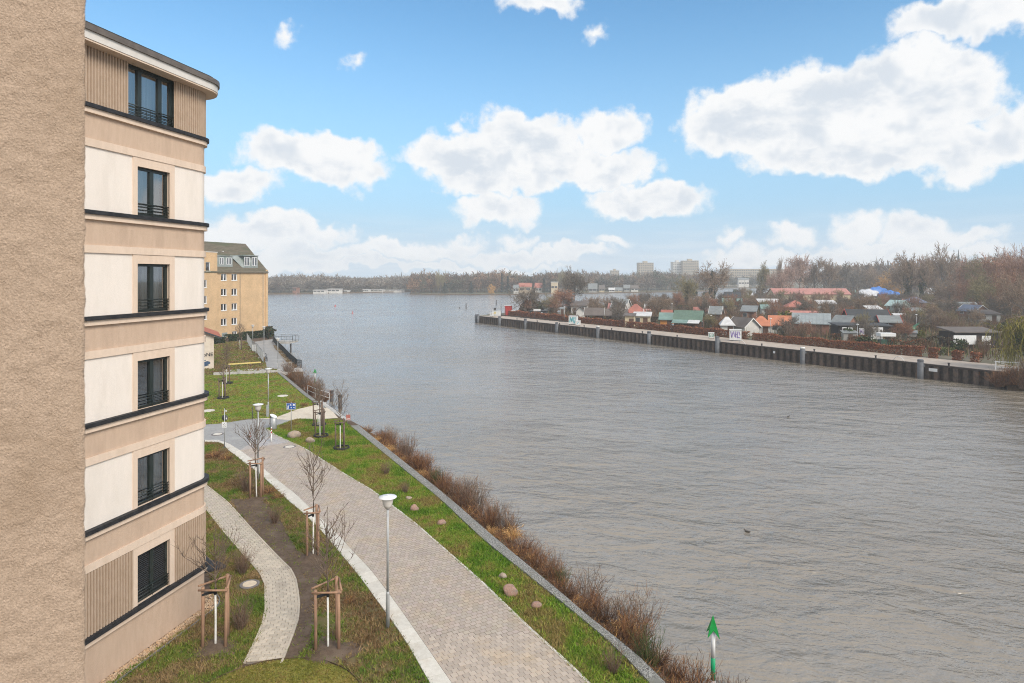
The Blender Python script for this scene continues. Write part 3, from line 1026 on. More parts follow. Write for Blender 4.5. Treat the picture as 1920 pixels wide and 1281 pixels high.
# gravel strip with metal edging along the foot of the wall
GW = .48
def gstrip(o0, o1, z):
    mb = MB()
    for a, b in zip(CURVE, CURVE[1:]):
        mb.face([fp(a, o0, z), fp(a, o1, z), fp(b, o1, z), fp(b, o0, z)])
    return mb
gs = gstrip(0, GW, .014).build('gravel_strip', MATS['soil']); gs['kind'] = 'structure'
me_ = MB()
band(0, .07, GW + .03, lid=False, mb=me_); band(0, .07, GW, lid=False, mb=me_)
for a, b in zip(CURVE, CURVE[1:]):
    me_.face([fp(a, GW, .07), fp(a, GW + .03, .07), fp(b, GW + .03, .07), fp(b, GW, .07)])
me_.build('edging', MATS['edging'], gs)
# loose stones
ico_v = [Vector(p).normalized() for p in ((1, 0, 0), (-1, 0, 0), (0, 1, 0), (0, -1, 0), (0, 0, 1), (0, 0, -1))]
ico_f = [(0, 2, 4), (2, 1, 4), (1, 3, 4), (3, 0, 4)]
T = []; C = []
for i in range(3600):
    s = R.uniform(-6.3, RC * 1.5)
    o_ = R.uniform(.03, GW - .03)
    c = fp(s, o_, .02)
    r = R.uniform(.018, .042)
    sc = (R.uniform(.7, 1.3), R.uniform(.7, 1.3), R.uniform(.5, .9))
    a = R.uniform(0, 6.28)
    vs = []
    for v in ico_v:
        x, y, z = v.x * sc[0] * r, v.y * sc[1] * r, v.z * sc[2] * r
        vs.append((c.x + x * math.cos(a) - y * math.sin(a), c.y + x * math.sin(a) + y * math.cos(a), c.z + z))
    k = R.choice([(1, .9, .78), (.8, .7, .6), (1.15, 1.05, .95), (.6, .5, .42), (1.0, .78, .58)])
    for f in ico_f:
        T.append([vs[j] for j in f]); C.append(k)
tag(soup('gravel', np.array(T), np.array(C), MATS['gravel']), 'pale tan gravel along the foot of the apartment building', 'gravel', None, 'stuff')
# ------------------------------------------------------------------ plants: generators
pm('bark', (.14, .10, .075), (.20, .15, .11), 20, .9, .5, 60, spec=.2)
pm('bark_grey', (.13, .115, .10), (.19, .17, .15), 8, .95, .4, 30, spec=.2)
pm('limewash', (.72, .71, .67), (.62, .60, .55), 14, .85, .3, 60, spec=.2)
pm('stake_wood', (.30, .175, .11), (.38, .235, .15), 9, .85, .4, 60, c3=(.22, .14, .10), s3=4, stretch=(1, 1, .25), spec=.25)
pm('stake_old', (.13, .095, .075), (.19, .14, .11), 9, .9, .4, 60, spec=.2)
pm('black_rubber', (.012, .012, .013), (.02, .02, .02), 8, .7)
pm('galv', (.36, .37, .37), (.44, .45, .45), 6, .45, spec=.5, metal=.35)
pm('white_paint', (.74, .74, .73), (.80, .80, .79), 3, .45)
pm('milky', (.62, .58, .54), (.68, .65, .61), 3, .2, spec=.6)
pm('blue_sign', (.012, .085, .33), None, 1, .4)
pm('sign_back', (.05, .055, .055), (.07, .075, .075), 4, .5)
pm('red_paint', (.48, .045, .035), (.42, .04, .03), 5, .5)
pm('green_paint', (.0, .26, .04), (.0, .22, .035), 5, .45)
pm('green_band', (.0, .33, .13), (.0, .28, .11), 5, .5)
pm('dark_pile', (.055, .055, .06), (.09, .085, .085), 5, .85, .4, 30)
pm('rail_dark', (.03, .037, .04), (.045, .052, .055), 4, .6)
pm('rail_light', (.45, .43, .40), (.52, .50, .47), 4, .5)
pm('granite_red', (.31, .18, .135), (.42, .27, .21), 26, .85, 1.0, 45, c3=(.22, .18, .15), s3=6, space='obj')
pm('granite_tan', (.30, .23, .17), (.42, .33, .25), 12, .85, .5, 60, c3=(.33, .28, .24), s3=5, space='obj')
pm('cover_sand', (.62, .50, .36), (.68, .56, .42), 8, .7, .4, 80)
pm('iron_ring', (.16, .14, .135), (.22, .2, .19), 12, .7)
pm('white_board', (.75, .75, .74), (.68, .68, .67), 2, .6)

def limb(rng, p, d, L, r, n=5, curl=.25, up=.15):
    """a bending branch: points and radii"""
    pts = [p.copy()]; rad = [r]
    d = d.normalized()
    for k in range(n):
        d = (d + Vector((rng.gauss(0, curl), rng.gauss(0, curl), rng.gauss(0, curl) + up)) * .5).normalized()
        p = p + d * (L / n)
        pts.append(p.copy()); rad.append(r * (1 - .8 * (k + 1) / n))
    return pts, rad

def young_tree(name, label, base, h, crown0, nb, spread, rng, mat='bark', white=1.75, asc=1.2, twig=3, lean=0.0, group=None):
    """planted sapling: limewashed trunk, ascending branches"""
    root = thing(name, label, 'tree', base, 0, group)
    top = Vector((lean, 0, h))
    def ax(z):
        return Vector((lean * z / h, math.sin(z * 1.7) * .015, z))
    r0 = .034
    mb = MB().tube([ax(z) for z in (-.05, .3, .9, white)], [r0 * 1.15, r0, r0 * .95, r0 * .9], 10)
    mb.build('trunk', MATS['limewash'], root)
    mb = MB()
    zs = [white + .002 + (h - white) * k / 8 for k in range(9)]
    mb.tube([ax(z) + Vector((rng.gauss(0, .012), rng.gauss(0, .012), 0)) for z in zs], [r0 * .88 * (1 - .86 * k / 8) for k in range(9)], 6)
    for i in range(nb):
        z = crown0 + (h * .82 - crown0) * (i / max(1, nb - 1)) ** 1.1
        a = i * 2.4 + rng.uniform(-.5, .5)
        L = spread * (1.15 - .6 * i / nb) * rng.uniform(.75, 1.2)
        d = Vector((math.cos(a), math.sin(a), asc * rng.uniform(.7, 1.2)))
        pts, rad = limb(rng, ax(z), d, L, .017, 6, .22, .28)
        mb.tube(pts, rad, 5, cap=False)
        for q in range(twig):
            k = rng.randint(1, 5)
            d2 = (pts[k + 1] - pts[k]).normalized() + Vector((rng.gauss(0, .6), rng.gauss(0, .6), rng.uniform(0, .7)))
            p2, r2 = limb(rng, pts[k], d2, L * rng.uniform(.25, .5), .010, 4, .3, .2)
            mb.tube(p2, r2, 4, cap=False)
            for q2 in range(2):
                p3, r3 = limb(rng, p2[rng.randint(1, 3)], d2 + Vector((rng.gauss(0, .7), rng.gauss(0, .7), .3)), L * rng.uniform(.12, .28), .0075, 3, .3, .2)
                mb.tube(p3, r3, 3, cap=False)
    mb.build('crown', MATS[mat], root)
    return root

def stake_frame(label, base, h=1.92, s=1.0, rz=0.0, mat='stake_wood', collar=False, group='timber stakes around the saplings', r=.052):
    root = thing('tree_stake', label, 'tree stake', base, rz, group)
    P = [Vector((-.36 * s, -.10, 0)), Vector((.36 * s, -.12, 0)), Vector((.16 * s, .52 * s, 0))]
    for i, p in enumerate(P):
        tp = p + Vector((R.uniform(-.03, .03), R.uniform(-.03, .03), h + (.12 if i == 2 else 0)))
        MB().tube([p + Vector((0, 0, -.1)), (p + tp) / 2 + Vector((.008, 0, 0)), tp], [r, r * .97, r * .93], 10).build('post', MATS[mat], root)
    for (i, j, zz) in ((0, 1, h - .06), (1, 2, h + .0), (2, 0, h + .04)):
        a, b = P[i], P[j]
        d = (b - a).normalized()
        n = Vector((d.y, -d.x, 0)) * (r + .02)
        MB().tube([a - d * .10 + n + Vector((0, 0, zz)), b + d * .10 + n + Vector((0, 0, zz + .015))], r * .62, 8).build('crossbar', MATS[mat], root)
    # rubber strap from post to trunk
    mb = MB()
    a, b = P[0] + Vector((0, -.05, h - .22)), Vector((0, -.045, h - .17))
    for zz in (0, .05):
        pass
    mb.add([a + Vector((0, 0, -.03)), b + Vector((0, 0, -.03)), b + Vector((0, 0, .03)), a + Vector((0, 0, .03)),
            a + Vector((0, .06, -.03)), b + Vector((0, .09, -.03)), b + Vector((0, .09, .03)), a + Vector((0, .06, .03))],
           [(0, 1, 2, 3), (7, 6, 5, 4), (3, 2, 6, 7), (1, 0, 4, 5), (1, 5, 6, 2), (0, 3, 7, 4)])
    mb.tube([(0, 0, h - .26), (0, 0, h - .08)], .048, 8)
    mb.build('strap', MATS['black_rubber'], root)
    if collar:
        n = 22
        mb = MB().lathe([(.52, 0), (.54, .08), (.52, .17), (.47, .17), (.46, .04)], n, (0.05, .12, 0))
        mb.build('watering_ring', MATS['black_rubber'], root)
    return root

# saplings: base pixel, height, where the crown starts, branches, spread
SAP = [
    ((404, 1213), 3.75, 2.0, 13, .95, 'bare sapling beside the rounded corner of the apartment building', 'timber stakes of the sapling beside the apartment building corner', 0.0, 1.0, 'stake_wood', False, 1.72),
    ((615, 1218), 4.45, 2.1, 14, 1.05, 'bare bushy-crowned sapling in the lawn nearest the tall lamp post', 'timber stakes around the sapling nearest the tall lamp post', .05, 1.0, 'stake_wood', False, 1.75),
    ((587, 1043), 4.75, 2.3, 9, 1.15, 'bare sapling with long upright shoots at the end of the soil bed', 'timber stakes around the sapling with long upright shoots', .1, .62, 'stake_wood', False, 1.78),
    ((481, 934), 4.1, 2.3, 16, 1.1, 'bare sapling with a dense rounded crown beside the second lamp', 'timber stakes around the sapling with dense rounded crown', -.1, .82, 'stake_wood', False, 1.85),
    ((638, 843), 4.6, 2.2, 10, 1.0, 'bare sapling in black ring nearest the landing steps', 'dark stakes around the sapling nearest the landing steps', .0, .8, 'stake_old', True, 1.8),
    ((600, 820), 4.2, 2.2, 12, .8, 'bare sapling in black ring, front one of the pair by the sand path', 'dark stakes of the front sapling by the sand path', .1, .85, 'stake_old', True, 1.8),
    ((596, 799), 4.0, 2.2, 12, .8, 'bare sapling in black ring, rear one of the pair by the sand path', 'dark stakes of the rear sapling by the sand path', -.15, .85, 'stake_old', True, 1.8),
    ((417, 748), 3.7, 2.0, 12, .8, 'bare sapling in black ring on the lawn beyond the junction, nearer the corner', 'dark stakes of the nearer sapling on the lawn beyond the junction', .2, .75, 'stake_old', True, 1.75),
    ((425, 720), 4.6, 2.2, 26, 1.0, 'brown twiggy sapling at the far edge of the second lawn', 'dark stakes of the sapling at the far edge of the second lawn', .1, .85, 'stake_old', True, 1.8),
    ((450, 656), 4.6, 1.9, 26, .95, 'pale brown twiggy sapling in front of the brick building', 'dark stakes of the sapling in front of the brick building', .0, .75, 'stake_old', False, 1.6)]
for i, (px, h, c0, nb, sp, lab, slab, rz, ss, sm, collar, wh) in enumerate(SAP):
    b = G(*px)
    rg = random.Random(40 + i)
    young_tree('young_tree', lab, b, h, c0, nb + 3, sp * 1.3, rg, white=wh, twig=5, asc=1.0, lean=rg.uniform(-.12, .12), group='staked saplings', mat='bark')
    stake_frame(slab, b, 1.92 if not collar else 1.9, ss, rz, sm, collar)
# low mounds of soil at the feet of the near saplings
for (px, r) in (((404, 1216), .75), ((617, 1222), .85), ((587, 1046), .62), ((483, 938), .6)):
    b = G(*px)
    mb = MB()
    n = 30
    for k in range(6):
        r0, r1 = r * k / 6, r * (k + 1) / 6
        hh = lambda q: .10 * math.cos(q / r * math.pi / 2) ** 1.3 if q < r else 0
        for j in range(n):
            a, c = 2 * math.pi * j / n, 2 * math.pi * (j + 1) / n
            f = lambda q, t: (q * math.cos(t) * (1 + .18 * math.sin(3 * t + px[0])), q * math.sin(t) * (1 + .18 * math.sin(3 * t + px[0])), hh(q) + .012)
            mb.face([f(r0, a), f(r1, a), f(r1, c), f(r0, c)], True)
    o = mb.build('soil_mound', MATS['soil'], loc=b); o['kind'] = 'structure'

# ------------------------------------------------------------------ shrubs
def shrub_soup(rng, n, h, r, cols, w=.006, up=1.6, twigs=3, curve=.25, droop=0.0):
    """stems fanning out of one base, each with side twigs; returns triangles and colours"""
    T = []; C = []
    def sliver(a, b, w0, w1, c):
        d = b - a
        s = np.cross(d, rng.normal(size=3)); L = np.linalg.norm(s)
        if L < 1e-9: return
        s = s / L
        T.append(np.stack([a - s * w0, a + s * w0, b + s * w1])); C.append(c)
        T.append(np.stack([a - s * w0, b + s * w1, b - s * w1])); C.append(c)
    cl = np.array(cols)
    for i in range(n):
        c = cl[rng.integers(len(cl))] * rng.uniform(.7, 1.3)
        a = rng.random() * 2 * np.pi
        p = np.array([np.cos(a), np.sin(a), 0]) * r * .28 * rng.random() ** .5
        out = np.array([np.cos(a), np.sin(a), 0]) * rng.uniform(.1, 1.0)
        d = out * (r / h) + np.array([0, 0, 1.0]) + rng.normal(size=3) * .12
        d /= np.linalg.norm(d)
        L = h * rng.uniform(.55, 1.1)
        k = 4
        pts = [p]
        for q in range(k):
            d = d + rng.normal(size=3) * curve * .5 + np.array([0, 0, -droop * (q + 1) * .25])
            d /= np.linalg.norm(d)
            pts.append(pts[-1] + d * L / k)
        for q in range(k):
            sliver(pts[q], pts[q + 1], w * (1 - q / k * .7), w * (1 - (q + 1) / k * .7), c)
        for q in range(twigs):
            j = rng.integers(1, k + 1)
            dd = d + rng.normal(size=3) * .6 + np.array([0, 0, .3 - droop])
            dd /= np.linalg.norm(dd)
            sliver(pts[j], pts[j] + dd * L * rng.uniform(.12, .32), w * .6, w * .3, c * rng.uniform(.85, 1.2))
    return np.array(T), np.array(C)

RED = [(.19, .085, .042), (.25, .12, .055), (.14, .072, .045), (.30, .16, .075), (.10, .06, .042)]
GREYBR = [(.18, .13, .095), (.13, .092, .07), (.22, .15, .105), (.16, .09, .06)]
BLOND = [(.55, .33, .13), (.62, .40, .18), (.48, .27, .10), (.40, .22, .09)]
BROOM = [(.05, .085, .025), (.07, .11, .035), (.09, .10, .04), (.12, .09, .05)]
rng5 = np.random.default_rng(5)
SHR = {}
for nm, (n, h, r, c, w, tw, cu, dr) in {'red': (150, 1.15, .75, RED, .010, 4, .25, 0), 'red2': (170, .85, .85, RED + GREYBR[:2], .010, 4, .35, .05), 'grey': (95, 1.5, .75, GREYBR, .012, 5, .22, 0),
                                        'blond': (150, .62, .55, BLOND, .011, 2, .3, .5), 'broom': (120, 1.15, .42, BROOM, .009, 3, .12, 0),
                                        'low': (120, .5, .7, RED + BLOND[2:], .010, 3, .4, .2)}.items():
    SHR[nm] = shrub_soup(rng5, n, h, r, c, w, 1.6, tw, cu, dr)
MESHES = {}
def soup_mesh(key, T, C, mat='twigs'):
    if key not in MESHES:
        o = soup(key, T, C, MATS[mat]); MESHES[key] = o.data
        bpy.data.objects.remove(o)
    return MESHES[key]
def put_soup(name, key, T, C, loc, rz, sc, parent=None, mat='twigs'):
    o = bpy.data.objects.new(name, soup_mesh(key, T, C, mat))
    COL.objects.link(o)
    o.location = loc; o.rotation_euler[2] = rz; o.scale = sc
    if parent: o.parent = parent
    return o
def bank_point(line, f, off):
    """point at fraction f along the wall, off metres out over the bank, on its slope"""
    pts = resample(v2(line), .1)
    i = min(int(f * (len(pts) - 2)), len(pts) - 2)
    d = (pts[i + 1] - pts[i]).normalized()
    n = Vector((d.y, -d.x))
    p = pts[i] + n * off
    z = -.75 * off / 1.1 if off < 1.1 else -.75 - 1.35 * (off - 1.1) / 1.4
    return Vector((p.x, p.y, max(z, WZ - .1)))
LAB = {'red': 'dry red-brown bush on the river bank below the wall', 'red2': 'low dry brown bush sprawling on the river bank', 'grey': 'tall bare grey-brown bush leaning over the water from the bank',
       'low': 'low dry bramble clump at the foot of the river wall'}
GRP = {'red': 'red-brown bushes on the river bank', 'red2': 'sprawling brown bushes on the river bank', 'grey': 'grey-brown bushes on the river bank', 'low': 'bramble clumps at the foot of the wall'}
cr = COPE_R
MARKS = [((660, 795), 'below the landing steps'), ((720, 835), 'just past the landing steps'), ((768, 940), 'level with the farthest small stone'), ((778, 962), 'level with the pinkish stone'), ((827, 986), 'level with the brick-shaped stone'), ((880, 1030), 'between the brick-shaped stone and the big red boulder'),
         ((950, 1100), 'level with the big red boulder'), ((1006, 1141), 'level with the nearest orange stone'), ((1075, 1215), 'beyond the nearest orange stone'), ((1130, 1270), 'at the near end by the channel marker')]
MARKS = [(G(*a), b) for a, b in MARKS]
RB = random.Random(3)
NB = 78
for i in range(NB):
    f = .15 + .85 * (i + RB.uniform(-.3, .3)) / NB
    f = min(max(f, .12), .995)
    k = RB.choice(['red', 'red', 'red2', 'red2', 'grey', 'low', 'low'])
    off_ = {'red': RB.uniform(.5, 1.5), 'red2': RB.uniform(.5, 1.7), 'grey': RB.uniform(1.0, 1.9), 'low': RB.uniform(.25, .6)}[k]
    p = bank_point(cr, f, off_)
    s = RB.uniform(.75, 1.2)
    o = put_soup('dry_bush', 'bush_' + k, *SHR[k], p + Vector((0, 0, -.05)), RB.uniform(0, 6.28), (s, s, s * RB.uniform(.8, 1.15)))
    mk = min(MARKS, key=lambda m: abs(m[0].y - p.y))[1]
    tag(o, ' '.join((LAB[k].split(' on the')[0].split(' at the')[0].split(' leaning')[0].split(' sprawling')[0] + ' on the bank ' + mk).split()[:16]), 'bush', GRP[k])
for (px, lab) in (((1172, 1190), 'bright straw-coloured grass clump by the near end of the river wall'), ((960, 1010), 'straw-coloured grass clump halfway along the river bank')):
    p = G(px[0], px[1], -.5)
    tag(put_soup('grass_clump', 'bush_blond', *SHR['blond'], p, 1.0, (1, 1, 1.1)), lab, 'grass', 'straw-coloured grass clumps')
for i in range(16):
    f = .22 + .74 * (i + RB.uniform(-.3, .3)) / 16
    p = bank_point(cr, f, RB.uniform(.3, 1.3))
    mk = min(MARKS, key=lambda m: abs(m[0].y - p.y))[1]
    s = RB.uniform(.5, .85)
    tag(put_soup('grass_clump', 'bush_blond', *SHR['blond'], p, RB.uniform(0, 6), (s, s, s)), 'small straw-coloured grass tuft on the bank ' + mk, 'grass', 'straw-coloured tufts on the river bank')
p = G(876, 945, -.7)
tag(put_soup('grass_clump', 'bush_blond', *SHR['blond'], p, 3.0, (.8, .8, .8)), 'small straw-coloured grass clump far along the river bank', 'grass', 'straw-coloured grass clumps')
for (px, lab, s) in (((1214, 1262), 'tall green broom tuft near the green channel marker', 1.1), ((820, 915), 'green broom tuft far along the river bank', .95), ((1056, 1105), 'small green broom tuft halfway along the river bank', .7)):
    p = G(px[0], px[1], -.6)
    tag(put_soup('broom_shrub', 'bush_broom', *SHR['broom'], p, 1.0, (s, s, s)), lab, 'shrub')
for i in range(16):
    f = i / 16
    p = bank_point(COPE2_L, f, RB.uniform(.6, 2.0)) if False else G(533 + 75 * f + RB.uniform(-2, 8), 704 + 50 * f + RB.uniform(-3, 4), -.6)
    k = RB.choice(['red', 'red2', 'grey'])
    s = RB.uniform(.9, 1.35)
    tag(put_soup('dry_bush', 'bush_' + k, *SHR[k], p, RB.uniform(0, 6), (s, s, s)), 'dry brown bush between the terrace and the landing steps', 'bush', 'bushes between terrace and steps')
# litter and dead stems that cover the bank as one mass
T = []; C = []
rngL = np.random.default_rng(9)
for i in range(9000):
    f = rngL.random() * .9 + .1
    off_ = rngL.random() ** .8 * 2.1 + .05
    if i % 1 == 0:
        pts = CRS = COPE_R
    q = f * (len(CRS) - 1); k = int(min(q, len(CRS) - 2)); a, b = CRS[k], CRS[k + 1]
    p = a.lerp(b, q - k); d = (b - a).normalized(); n = Vector((d.y, -d.x, 0))
    z = -.75 * off_ / 1.1 if off_ < 1.1 else -.75 - 1.35 * (off_ - 1.1) / 1.4
    p = p + n * off_
    p = np.array([p.x, p.y, z])
    dd = rngL.normal(size=3) * np.array([1, 1, .5]) + np.array([0, 0, .35]); dd /= np.linalg.norm(dd)
    L = rngL.uniform(.12, .45)
    s = np.cross(dd, rngL.normal(size=3)); s /= np.linalg.norm(s)
    w = rngL.uniform(.006, .016)
    T.append(np.stack([p - s * w, p + s * w, p + dd * L]))
    C.append(np.array((RED + BLOND[2:] + GREYBR + [(.09, .10, .03)])[rngL.integers(12)]) * rngL.uniform(.7, 1.3))
tag(soup('dead_stems', np.array(T), np.array(C), MATS['twigs']), 'tangle of dead stems covering the river bank', 'undergrowth', None, 'stuff')

# shrubs in the beds beside the garden path and elsewhere on the lawns
BED = [((516, 981), 'grey', .55, 'dark bare shrub on the soil bed by the garden path'), ((452, 1180), 'grey', .62, 'bare brown shrub between manhole cover and garden path'),
       ((455, 1076), 'grey', .62, 'bare shrub in the grass beside the bend of the garden path'), ((463, 922), 'grey', .75, 'dark bare shrub left of the sapling with the dense crown'),
       ((400, 858), 'low', 1.2, 'brown dry grass clump behind the apartment building corner'), ((425, 862), 'low', 1.0, 'brown dry grass clump next to the slab strip'),
       ((505, 925), 'low', .9, 'brown dry weeds beside the slab strip near the second lamp'), ((520, 935), 'low', .8, 'dry weeds against the slab strip'),
       ((654, 1130), 'low', .5, 'small brown weed in the lawn by the nearest sapling'), ((1150, 1262), 'grey', .5, 'thin bare stems at the near end of the river wall'),
       ((724, 890), 'grey', .45, 'thin bare stems in the lawn strip below the steps'), ((760, 925), 'grey', .40, 'single bare stem beside the pale stones'),
       ((545, 757), 'low', .8, 'brown weeds on the second lawn by the sand path'), ((571, 761), 'low', .8, 'brown weeds at the edge of the sand path')]
for (px, k, s, lab) in BED:
    p = G(*px)
    tag(put_soup('bare_shrub', 'bush_' + k, *SHR[k], p, px[0] * 1.0, (s, s, s)), lab, 'shrub')

# ------------------------------------------------------------------ stones
def boulder(px, w, h, mat, lab, seed, squash=.75, rz=0.0):
    b = G(*px)
    sz = w * b.y / F
    hz = h * b.y / F
    import bmesh
    bm = bmesh.new()
    bmesh.ops.create_icosphere(bm, subdivisions=3, radius=.5)
    for v in bm.verts:
        q = v.co * 2.1 + Vector((seed, seed * 2, 0))
        k = 1 + .34 * mnoise.noise(q * .8) - .30 * abs(mnoise.noise(q * 1.5 + Vector((4, 4, 1)))) + .07 * mnoise.noise(q * 4)
        v.co = Vector((v.co.x * k, v.co.y * k * squash, v.co.z * k))
        v.co = Vector((v.co.x * sz, v.co.y * sz, v.co.z * hz * 1.15))
    me = bpy.data.meshes.new('boulder'); bm.to_mesh(me); bm.free()
    me.materials.append(MATS[mat])
    for p in me.polygons: p.use_smooth = True
    o = bpy.data.objects.new('boulder', me); COL.objects.link(o)
    o.location = b + Vector((0, sz * squash * .4, hz * .34)); o.rotation_euler[2] = rz
    return tag(o, lab, 'boulder', 'boulders on the lawn')
boulder((550, 823), 24, 15, 'granite_tan', 'largest pale boulder on the lawn beside the blue sign', 1.0)
boulder((580, 832), 17, 12, 'granite_tan', 'rounded boulder between the blue sign and the staked pair', 2.3)
boulder((766, 938), 13, 7, 'granite_tan', 'small flat tan stone, farthest of the lawn strip stones', 3.1)
boulder((776, 960), 17, 13, 'granite_red', 'pinkish pale stone on the lawn strip behind the tall lamp', 4.2)
boulder((827, 986), 17, 10, 'granite_red', 'small brick-shaped red stone on the lawn strip', 5.7)
boulder((943, 1087), 16, 12, 'granite_tan', 'small pale stone beside the big red boulder', 6.4)
boulder((957, 1120), 29, 23, 'granite_red', 'big red boulder at the edge of the promenade', 7.9, .8)
boulder((1006, 1141), 22, 11, 'granite_red', 'low orange stone nearest the viewer on the lawn strip', 8.8)

# ------------------------------------------------------------------ manhole covers
def manhole(px, r, lab, ring=True, mat='cover_sand'):
    b = G(*px)
    root = thing('manhole_cover', lab, 'manhole cover', (b.x, b.y, 0))
    z = .045
    if ring:
        MB().lathe([(r * 1.42, 0), (r * 1.42, z), (r * 1.36, z + .01), (r * 1.08, z + .01), (r * 1.05, z - .008)], 36).build('ring', MATS['iron_ring'], root)
    MB().lathe([(r, 0), (r, z + .006), (r * .96, z + .012)], 36).build('lid', MATS[mat], root)
    return root
manhole((468, 1097), .25, 'round manhole cover in the grass by the garden path')
manhole((543, 839), .30, 'pale manhole cover in the promenade paving', mat='kerb')
manhole((408, 815), .30, 'pale manhole cover in the grey paved junction', mat='kerb')
manhole((530, 743), .5, 'pale concrete cover on the second lawn', False, 'kerb')
manhole((390, 771), .55, 'pale concrete cover at the left end of the second lawn', False, 'kerb')

# ------------------------------------------------------------------ lamps
def lamp(px, h, lab, far=False, box=False):
    b = G(*px)
    root = thing('street_lamp', lab, 'street lamp', (b.x, b.y, 0), 0, 'promenade lamps')
    MB().tube([(0, 0, -.05), (0, 0, 1.15), (0, 0, 1.22)], [.062, .062, .045], 14).tube([(0, 0, 1.2), (0, 0, h - .42)], [.042, .036], 12).build('post', MATS['galv'], root)
    MB().lathe([(.045, h - .46), (.08, h - .42), (.10, h - .40)], 18).build('collar', MATS['galv'], root)
    MB().lathe([(.10, h - .40), (.15, h - .30), (.195, h - .10), (.20, h - .06)], 24).build('lamp_bowl', MATS['milky'], root)
    MB().lathe([(.21, h - .075), (.295, h - .055), (.295, h - .04), (.10, h - .005), (.02, h), (.012, h + .05)], 28).build('lamp_shade', MATS['white_paint'], root)
    if box:
        MB().box((-.10, -.16, 0), (.10, -.055, .95)).build('service_box', MATS['galv'], root)
    return root
lamp((727, 1178), 4.40, 'tall lamp post with white disc shade nearest the viewer beside the slabs')
lamp((484, 899), 4.35, 'lamp post with white disc shade behind the sapling with dense crown')
lamp((503, 781), 4.0, 'lamp post with small box at its foot on the second lawn', box=True)
lamp((474, 659), 4.1, 'far lamp post in front of the brick building beside the mesh fence')
lamp((495, 664), 4.1, 'far lamp post on the far promenade before the hedge')
lamp((521, 692), 3.9, 'thin pale lamp post at the corner of the concrete terrace')

# ------------------------------------------------------------------ signs, bin, bollards
b = G(546, 808)
root = thing('blue_sign', 'blue rectangular sign with white pedestrian and house symbols on a thin post', 'sign', b, math.radians(8))
MB().tube([(0, 0, -.05), (0, 0, 2.15)], .028, 8).build('post', MATS['galv'], root)
pl = MB().box((-.33, -.035, 1.62), (.33, -.022, 2.10)).build('plate', MATS['blue_sign'], root)
mb = MB()
yy = -.0375
def flat(mb, pts):
    mb.face([(x, yy, 1.62 + z) for x, z in pts])
mb.face([(-.335, -.034, 1.615), (.335, -.034, 1.615), (.335, -.034, 1.63), (-.335, -.034, 1.63)])
for (x0, x1, z0, z1) in ((-.335, .335, 0, .014), (-.335, .335, .466, .48), (-.335, -.321, .014, .466), (.321, .335, .014, .466)):
    flat(mb, [(x0, z0), (x1, z0), (x1, z1), (x0, z1)])
# walker with child, car, house, ball
flat(mb, [(-.24, .30), (-.19, .30), (-.19, .36), (-.24, .36)])
flat(mb, [(-.26, .15), (-.18, .15), (-.17, .28), (-.25, .28)])
flat(mb, [(-.29, .04), (-.25, .04), (-.20, .16), (-.25, .16)]); flat(mb, [(-.19, .04), (-.15, .04), (-.18, .16), (-.22, .16)])
flat(mb, [(-.11, .30), (.03, .30), (.01, .38), (-.08, .38)])
flat(mb, [(-.02, .08), (.02, .08), (.05, .20), (-.03, .17)])
flat(mb, [(.12, .28), (.28, .28), (.28, .36), (.20, .43), (.12, .36)])
flat(mb, [(.15, .12), (.27, .08), (.28, .13), (.16, .17)])
mb.build('symbols', MATS['white_board'], pl)

b = G(421, 838)
root = thing('traffic_sign', 'post with two dark sign backs and a small white plate by the paved junction', 'traffic sign', b)
MB().tube([(0, 0, -.05), (0, 0, 2.62)], .03, 8).build('post', MATS['galv'], root)
MB().lathe([(.01, -.006), (.21, -.006), (.21, .006), (.01, .006)], 26).build('round_plate', MATS['sign_back'], root)
o = root.children[-1]; o.rotation_euler = (math.radians(90), 0, 0); o.location = (0, .045, 2.42)
n = 8
oct_ = [(.225 * math.cos(math.pi / 8 + k * math.pi / 4), .225 * math.sin(math.pi / 8 + k * math.pi / 4)) for k in range(8)]
MB().prism(oct_, -.006, .006).build('lower_plate', MATS['sign_back'], root)
o = root.children[-1]; o.rotation_euler = (math.radians(90), 0, 0); o.location = (0, .048, 1.97)
for (x, z) in ((.10, 2.46), (.12, 1.93)):
    MB().box((x - .045, .022, z - .06), (x + .045, .028, z + .06)).build('sticker', MATS['white_board'], root)
pl = MB().box((-.16, -.045, 1.32), (.16, -.033, 1.70)).build('white_plate', MATS['white_board'], root)
mb = MB()
for (x, z, s) in ((0, 1.62, .03), (-.05, 1.53, .03), (.06, 1.51, .035), (.0, 1.44, .03), (-.08, 1.40, .025), (.09, 1.41, .025)):
    mb.add([(x - s, -.048, z), (x, -.048, z - s), (x + s, -.048, z), (x, -.048, z + s)], [(0, 1, 2, 3)])
mb.build('symbols', MATS['sign_back'], pl)

